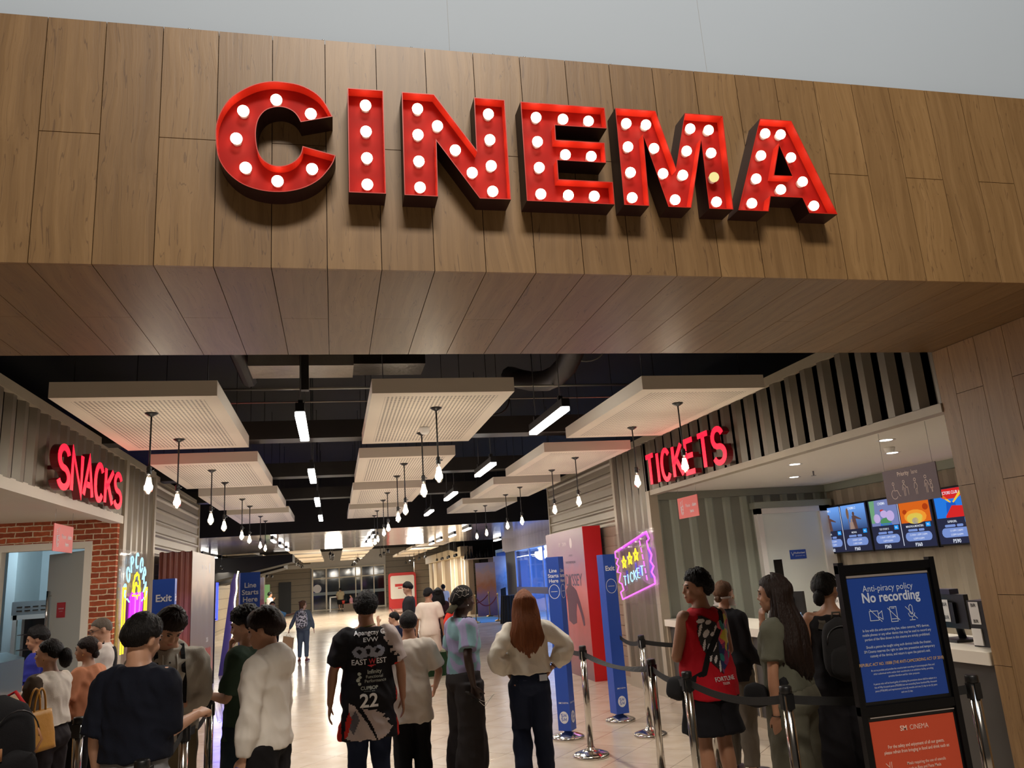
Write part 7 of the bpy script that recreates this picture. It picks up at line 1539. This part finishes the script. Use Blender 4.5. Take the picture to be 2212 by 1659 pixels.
# man in the red sleeveless shirt
def exred(J):
    O = (.015, 0, 0); R_, U = (1, 0, 0), (0, 0, 1); PW = mat('print_white', rgb(206, 200, 200), .5); PK = mat('print_black', rgb(20, 20, 24), .6)
    S_ = lambda q: (q[0] * 1.38, 1.18 + (q[1] - 1.18) * 1.30)
    half = [(0, 1.29), (-.03, 1.31), (-.075, 1.335), (-.10, 1.34), (-.105, 1.30), (-.115, 1.25), (-.105, 1.19), (-.085, 1.13), (-.05, 1.07), (0, 1.02)]
    decal(J, J.top, [gridpoly([S_(q) for q in half], .007)], PK, O, R_, U, 'tiger_emblem_left', .003)
    wl = []
    for (a, b, c, d_) in ((-.09, 1.31, .02, .012), (-.05, 1.30, .02, .012), (-.10, 1.26, .008, .035), (-.07, 1.24, .016, .022), (-.035, 1.235, .014, .012), (-.085, 1.18, .008, .03), (-.06, 1.165, .008, .022), (-.03, 1.17, .014, .03), (-.06, 1.11, .008, .02), (-.03, 1.10, .010, .022), (-.012, 1.06, .008, .03), (-.012, 1.26, .008, .02)):
        wl.append(gridpoly([S_((a + c * math.cos(R(q)) + .3 * d_ * math.sin(R(q)), b + d_ * math.sin(R(q)))) for q in range(0, 360, 30)], .006))
    decal(J, J.top, wl, PW, O, R_, U, 'tiger_emblem_white_strokes', .0048)
    cols = [mat('print_%s' % n, rgb(*c), .5) for n, c in (('yellow', (196, 176, 50)), ('navy', (28, 40, 90)), ('pink', (214, 80, 96)), ('teal', (36, 120, 116)), ('magenta', (130, 40, 90)))]
    random.seed(5); cells = [[] for _ in cols]; hr = [(-x_, z_) for x_, z_ in half]
    pts = [(random.uniform(.0, .165), random.uniform(.97, 1.39), random.randrange(5)) for _ in range(46)]; vs, fs = gridpoly([S_(q) for q in hr], .0065)
    bk = [([], []) for _ in cols]
    for f_ in fs:
        cx_ = sum(vs[i][0] for i in f_) / 4; cz_ = sum(vs[i][1] for i in f_) / 4; q = min(pts, key=lambda p: (p[0] - cx_) ** 2 * 1.6 + (p[1] - cz_) ** 2)[2]; V, F = bk[q]; n0 = len(V); V += [vs[i] for i in f_]; F.append((n0, n0 + 1, n0 + 2, n0 + 3))
    for b_, m_ in zip(bk, cols):
        if b_[1]: decal(J, J.top, [b_], m_, O, R_, U, 'tiger_emblem_colour_patch', .003)
    decal(J, J.top, [txt('FORTUNE', .042, .0, .925, .012, 1.0), txt('TIGER', .024, .0, .898, .008)], PW, O, R_, U, 'emblem_lettering')
    bag_m = C_('black_sling', 22, 22, 24); r_ = empty('sling_bag', J.root.location, math.degrees(J.root.rotation_euler.z), 'black sling bag worn across the back of the man in red', 'bag')
    strap_on(J, J.top, [((.02, .12, 1.7), (.1, 0, -1)), ((.09, -.03, 1.7), (0, 0, -1)), ((.10, -.4, 1.40), (0, 1, 0)), ((.07, -.4, 1.34), (0, 1, 0)), ((-.01, -.4, 1.22), (0, 1, 0)), ((-.09, -.4, 1.10), (0, 1, 0)), ((-.17, -.4, .99), (.1, 1, 0)), ((-.5, -.10, .94), (1, .1, 0)), ((-.5, .02, .92), (1, 0, 0))], .022, bag_m, 'strap', r_, .004)
    b = round_bag(.10, .24, .17); b.xf(Matrix.Translation((-.262, .05, .80)) @ Matrix.Rotation(R(8), 4, 'Y')); b.build('bag_body', bag_m, r_)
person('person', 'man in red sleeveless shirt with two-tone animal head print, black shorts', 2.70, 5.72, 1.70, 14, b=1.0, fat=1.0, head=(72, -2, 0), armL=((-.30, .10, -1), (.55, .75, .15)), armR=((.25, .2, -1), (-.5, .8, .2)), curl=(.9, .9), sk='tan', palm={'L': (0, .3, -1), 'R': (0, .3, -1)},
       hair=dict(col=HB, thick=.024, nape=-38, fringe=32, side=-4, top=.016, back=.010, curly=10), top=dict(col=C_('crimson_jersey', 172, 20, 34, bump=.1), hem=.80, neck=1.435, e=.03, sleeve=.0, hemw=.20, name='sleeveless_shirt'), bottom=dict(col=C_('black_shorts', 18, 17, 22), hem=.555, e=.045, leg=1.35), shoes=rgb(30, 28, 30), extra=exred)
# woman in blazer
def exbl(J):
    m = MB(); m.tube([J.HM @ Vector((.088, .004 + .010 * math.cos(R(a)), -.052 + .012 * math.sin(R(a)))) for a in range(0, 361, 40)], .0022, 6); m.build('hoop_earring', M_BRASS, J.root)
    decal(J, J.top, [gridpoly([(-.10, 1.44), (-.02, 1.44), (-.0, 1.20), (.04, 1.44), (.10, 1.44), (.12, 1.38), (-.12, 1.38)], .012)], C_('white_collar', 210, 204, 200), (0, 0, 0), (-1, 0, 0), (0, 0, 1), 'collar', .004)
    m = MB(); m.tube([J.W((.068 * math.cos(R(a)), -.006 + .068 * math.sin(R(a)), 1.452 + .004 * math.sin(R(a)))) for a in range(0, 361, 20)], .010, 8); m.build('shirt_collar', C_('white_collar', 210, 204, 200), J.top)
person('person', 'woman in black blazer with tied light brown hair and hoop earring, facing the counter', 3.36, 6.62, 1.60, -62, sex='f', b=1.0, head=(-4, -2, 0), armL=((.2, .2, -1), (.8, .4, .0)), armR=((.05, -.12, -1), (.55, .1, -.5)), curl=(.5, .5), sk='light',
       hair=dict(col=HBR, thick=.010, nape=-30, fringe=40, side=6, back=.010, bun=((0, -.105, -.045), (.035, .035, .035))), top=dict(col=C_('black_blazer', 26, 25, 28), hem=.80, neck=1.44, e=.026, sleeve=1.85, se=.020, hemw=.17, name='blazer'), bottom=dict(col=C_('stone_trousers', 96, 88, 78), hem=.09, e=.02), shoes=rgb(60, 40, 56), extra=exbl)
# woman in sage green with very long hair
def exsage(J):
    bm2 = C_('black_strap', 20, 20, 22); r_ = empty('sling_bag', J.root.location, math.degrees(J.root.rotation_euler.z), 'black crossbody bag at the hip of the woman in sage green', 'bag')
    strap_on(J, J.top, [((.12, .0, 1.7), (0, 0, -1)), ((.13, -.5, 1.36), (-.1, 1, 0)), ((.06, -.5, 1.26), (0, 1, 0)), ((-.02, -.5, 1.16), (0, 1, 0)), ((-.09, -.5, 1.08), (.1, 1, 0)), ((-.5, -.04, 1.02), (1, 0, 0)), ((-.5, .06, .97), (1, -.2, 0))], .024, bm2, 'strap', r_, .006)
    b = round_bag(.07, .17, .15); b.xf(Matrix.Translation((-.185, .15, .86))); b.build('bag_body', bm2, r_)
    m = MB(); w, fd = J.arms['L'][2], J.arms['L'][3]; t = fd.cross(Vector((0, 1, 0))).normalized(); u = fd.cross(t); m.tube([w + (t * math.cos(R(a)) + u * math.sin(R(a))) * .028 for a in range(0, 361, 30)], .003, 6); m.build('bracelet', M_BLK, J.root)
person('person', 'woman in sage green outfit with waist-long dark hair, hand at her chin', 2.82, 4.82, 1.66, 40, sex='f', b=1.06, fat=1.10, head=(10, 2, 0), armL=((-.22, -.10, -1), (-.02, .05, -1)), armR=((-.50, .15, -.62), (-.10, -.22, .97)), curl=(.4, 1.1), sk='tan', palm={'R': (1, 0, 0)},
       hair=dict(col=HDB, thick=.018, nape=-70, fringe=34, side=-30, cover=1, back=.016, long=(.70, .092, .20, (.03, .05), .006, 2.6)), top=dict(col=C_('sage_jersey', 84, 84, 72), hem=.98, neck=1.43, e=.022, sleeve=.72, se=.026, hemw=.165, name='sage_top'), bottom=dict(col=C_('sage_trousers', 88, 86, 74, bump=.3), hem=.03, e=.04, leg=1.75, waist=1.05), extra=exsage)
# woman in black tank top with backpack
def exblk(J):
    backpack('backpack', 'small black backpack on the woman in the black tank top', J, w=.28, h=.42, d=.14, m=C_('matte_black_pack', 28, 27, 28), strap_m=C_('taupe_strap', 70, 64, 56))
    m = MB(); m.tube([J.HM @ Vector((.080 * math.cos(R(a)) * 1.17, .02, .03 + .095 * math.sin(R(a)) * .95)) for a in range(10, 171, 16)], .006, 8); m.build('hair_band', M_BLK, J.hair)
person('person', 'woman in black tank top with low ponytail, beside the policy sign stand', 3.46, 5.22, 1.64, -22, sex='f', b=1.04, fat=1.04, head=(-40, 4, 0), armL=((-.2, .2, -1), (.3, .8, -.3)), armR=((.30, .10, -1), (.4, .7, -.4)), sk='tan',
       hair=dict(col=HB, thick=.014, nape=-40, fringe=36, back=.012, bun=((0, -.120, -.070), (.045, .040, .060))), top=dict(col=C_('black_rib', 20, 18, 20), hem=.90, neck=1.40, e=.014, sleeve=0, name='tank_top'), bottom=dict(col=C_('black_wide', 18, 16, 20), hem=.05, e=.04, leg=1.7, waist=1.02), extra=exblk)
# shoes and legs of people behind are theirs above; mid-distance people
def exbw(J):
    r_, c = backpack('backpack', 'white and black patterned backpack on the woman walking away', J, w=.32, h=.44, d=.16, m=None or PAT, strap_m=C_('white_webbing', 200, 198, 200))
    hd = J.hands['L']; r2 = empty('paper_bag', J.root.location, math.degrees(J.root.rotation_euler.z), 'brown paper bag carried in the left hand of the backpack woman', 'paper bag'); m = MB(); m.prism([(-.16, -.42), (.10, -.46), (.14, -.12), (-.10, -.06)], lambda u, v, dd: (hd.x + u, hd.y + dd, hd.z + v), -.05, .05); m.build('bag_body', mat('kraft_paper', rgb(176, 140, 100), .7), r2); m = MB(); m.tube([hd + Vector((-.06, 0, -.09)), hd + Vector((0, 0, .01)), hd + Vector((.08, 0, -.11))], .004, 6); m.build('bag_handle', mat('kraft_paper', rgb(176, 140, 100), .7), r2)
q = NT('patterned_canvas'); tc = q.n('TexCoord'); vo = q.n('TexNoise'); vo.inputs['Scale'].default_value = 34; q.l(tc.outputs['Object'], vo.inputs['Vector']); q.l(q.ramp(vo.outputs['Fac'], [(.47, rgb(210, 210, 216)), (.5, rgb(50, 52, 62))]), q.b.inputs['Base Color']); PAT = q.m
BLG = C_('blue_grey_cotton', 92, 104, 118)
person('person', 'woman in blue-grey top and trousers walking with patterned backpack, mid hall', -.77, 21.2, 1.47, -8, sex='f', head=(-62, 0, 0), armL=((-.55, -.05, -1), (-.45, 0, -1)), armR=((.38, 0, -1), (.22, .05, -1)), sk='light', hair=dict(col=HBR, thick=.018, nape=-66, cover=1, side=-30, long=(.26, .08, .09, (.02, .03), .004)), top=dict(col=BLG, hem=.86, e=.024, sleeve=1.9, se=.02, name='top'), bottom=dict(col=C_('blue_grey_trouser', 84, 96, 112), hem=.12, e=.01), shoes=rgb(120, 60, 50), near=False, extra=exbw)
person('person', 'man in beige patterned shirt and black shorts by the far glass doors', .43, 59.0, 1.60, 8, head=(0, 0, 0), armL=((-.4, 0, -1), (.2, .3, -.8)), sk='tan', hair=dict(col=HB, thick=.02), top=dict(col=C_('beige_pattern', 170, 156, 126, var=.4), hem=.82, e=.04, sleeve=.9, se=.05, name='shirt'), bottom=dict(hem=.48, e=.04, leg=1.3), near=False, face=False)
person('person', 'seated person in pink top holding a red tub by the far glass doors', 1.15, 57.6, 1.5, 80, sex='f', sit=.42, sk='mid', hair=dict(col=HB, thick=.02, nape=-60), top=dict(col=C_('pink_top', 180, 130, 140), hem=.86, e=.03, sleeve=.9, name='top'), bottom=dict(col=C_('red_trouser', 150, 40, 44)), near=False, face=False)
mb = MB(); mb.lathe([(.08, 0), (.11, .22)], (.62, 57.9, .5), 12); tag(mb.build('popcorn_tub', mat('red_tub', rgb(190, 60, 46), .5)), 'red popcorn tub on the bench by the far glass doors', 'tub')
person('person', 'woman in light blue uniform facing the camera, arm held out, mid hall', -1.55, 21.7, 1.50, 184, sex='f', armL=((.9, 0, -.35), (.8, -.2, .2)), armR=((-.2, 0, -1), (0, -.2, -1)), sk='tan', hair=dict(col=HB, thick=.010, nape=-30), top=dict(col=C_('sky_blue_uniform', 96, 150, 196), hem=.84, e=.02, sleeve=.85, name='uniform'), bottom=dict(col=BLKP), near=False)
person('person', 'person in white shirt and dark trousers by the pale green screen, far left', -3.05, 41.0, 1.68, -60, armL=((.4, 0, -.8), (.5, -.2, .8)), sk='tan', hair=dict(col=HB, thick=.025), top=dict(col=C_('white_cotton', 220, 216, 214), hem=.86, e=.03, sleeve=.9, name='shirt'), bottom=dict(col=BLKP), near=False, face=False)
def exph(J):
    r_ = empty('phone', J.root.location, math.degrees(J.root.rotation_euler.z), 'red-cased phone held by the man in charcoal tee', 'phone'); hd = J.hands['R']; m = MB(); m.box((-.035, -.006, -.07), (.035, .006, .07)); m.xf(Matrix.Translation(hd + Vector((0, .03, .05))) @ Matrix.Rotation(R(-30), 4, 'X')); m.build('phone_body', mat('red_case', rgb(170, 60, 60), .4), r_)
person('person', 'man in charcoal tee looking down at his phone, before the red booth', 1.57, 17.6, 1.73, 78, head=(4, 18, 0), armL=((-.12, -.1, -1), (-.85, .05, -.2)), armR=((-.1, .15, -1), (-.8, 0, .05)), curl=(.8, .9), sk='mid', hair=dict(col=HB, thick=.024, nape=-24, top=.02, side=6), top=dict(col=C_('charcoal_tee', 46, 46, 50), hem=.84, e=.022, sleeve=.85, se=.024, name='tee'), bottom=dict(col=BLKP), near=False, extra=exph)
def exwt(J):
    r_ = empty('cap', J.root.location, math.degrees(J.root.rotation_euler.z), 'dark baseball cap on the man in white tee and white shorts', 'cap'); m = MB(); m.ball((0, -.004, .045), (.088, .108, .088), 20); m.xf(J.HM); m.build('crown', C_('cap_charcoal', 30, 29, 31), r_); m = MB(); m.ball((0, .13, .045), (.07, .075, .008), 16); m.xf(J.HM); m.build('brim', C_('cap_charcoal', 30, 29, 31), r_)
person('person', 'man in white tee and white shorts with dark cap, walking away', 1.72, 15.2, 1.62, -6, b=.96, head=(-38, 2, 0), armL=((-.26, 0, -1), (-.05, .2, -1)), armR=((.28, 0, -1), (.12, .1, -1)), sk='tan', hair=dict(col=HB, thick=.008, nape=-34), top=dict(col=C_('clean_white_tee', 218, 204, 190), hem=.80, e=.02, sleeve=.85, se=.024, name='tee'), bottom=dict(col=C_('white_shorts', 206, 190, 174), hem=.50, e=.03, leg=1.25), shoes=rgb(210, 200, 196), near=False, extra=exwt)
person('person', 'woman with long black hair in dark plum dress behind the white-clad man', 2.06, 16.4, 1.60, 4, sex='f', head=(-20, 0, 0), sk='mid', hair=dict(col=HB, thick=.018, nape=-70, cover=1, long=(.42, .09, .15, (.03, .05), .006)), top=dict(col=C_('plum_top', 46, 26, 34), hem=.84, e=.02, sleeve=.8, name='dress_top'), bottom=dict(kind='skirt', col=C_('black_dress', 26, 22, 26), hem=.50, leg=1.1), near=False, face=False)
person('person', 'person in coral red long sleeves, mostly hidden behind the backwards cap', 2.14, 14.6, 1.50, 30, sex='f', armL=((-.35, -.1, -.8), (.3, .5, .2)), sk='mid', hair=dict(col=HB, thick=.02, nape=-60), top=dict(col=C_('coral_sleeve', 214, 60, 46), hem=.86, e=.02, sleeve=1.9, name='top'), bottom=dict(col=BLKP), near=False, face=False)
person('person', 'small distant person in white between the long-haired woman and the cap', 4.06, 30.8, 1.55, 10, sk='tan', hair=dict(col=HB, thick=.02), top=dict(col=C_('white_cotton', 220, 216, 214), name='shirt'), bottom=dict(), near=False, face=False)
def exsit(J):
    backpack('backpack', 'plump black backpack on the seated person by the green bench', J, w=.40, h=.52, d=.24, m=C_('black_bulky_pack', 26, 25, 27), zc=1.10)
person('person', 'seated person with black backpack, raised hand, on the green bench', 1.22, 15.75, 1.62, 62, sit=.42, lean=10, head=(20, 10, 0), armL=((-.5, .1, -.2), (-.1, 0, 1)), armR=((.1, .2, -1), (-.8, 0, -.3)), sk='mid', hair=dict(col=HB, thick=.02), top=dict(col=C_('navy_yellow_top', 30, 34, 60), hem=.88, e=.03, sleeve=.9, name='top'), bottom=dict(col=C_('navy_trousers', 26, 30, 48)), near=False, extra=exsit)
bpy.data.scenes.remove(TMP_SC)
bpy.context.view_layer.update()
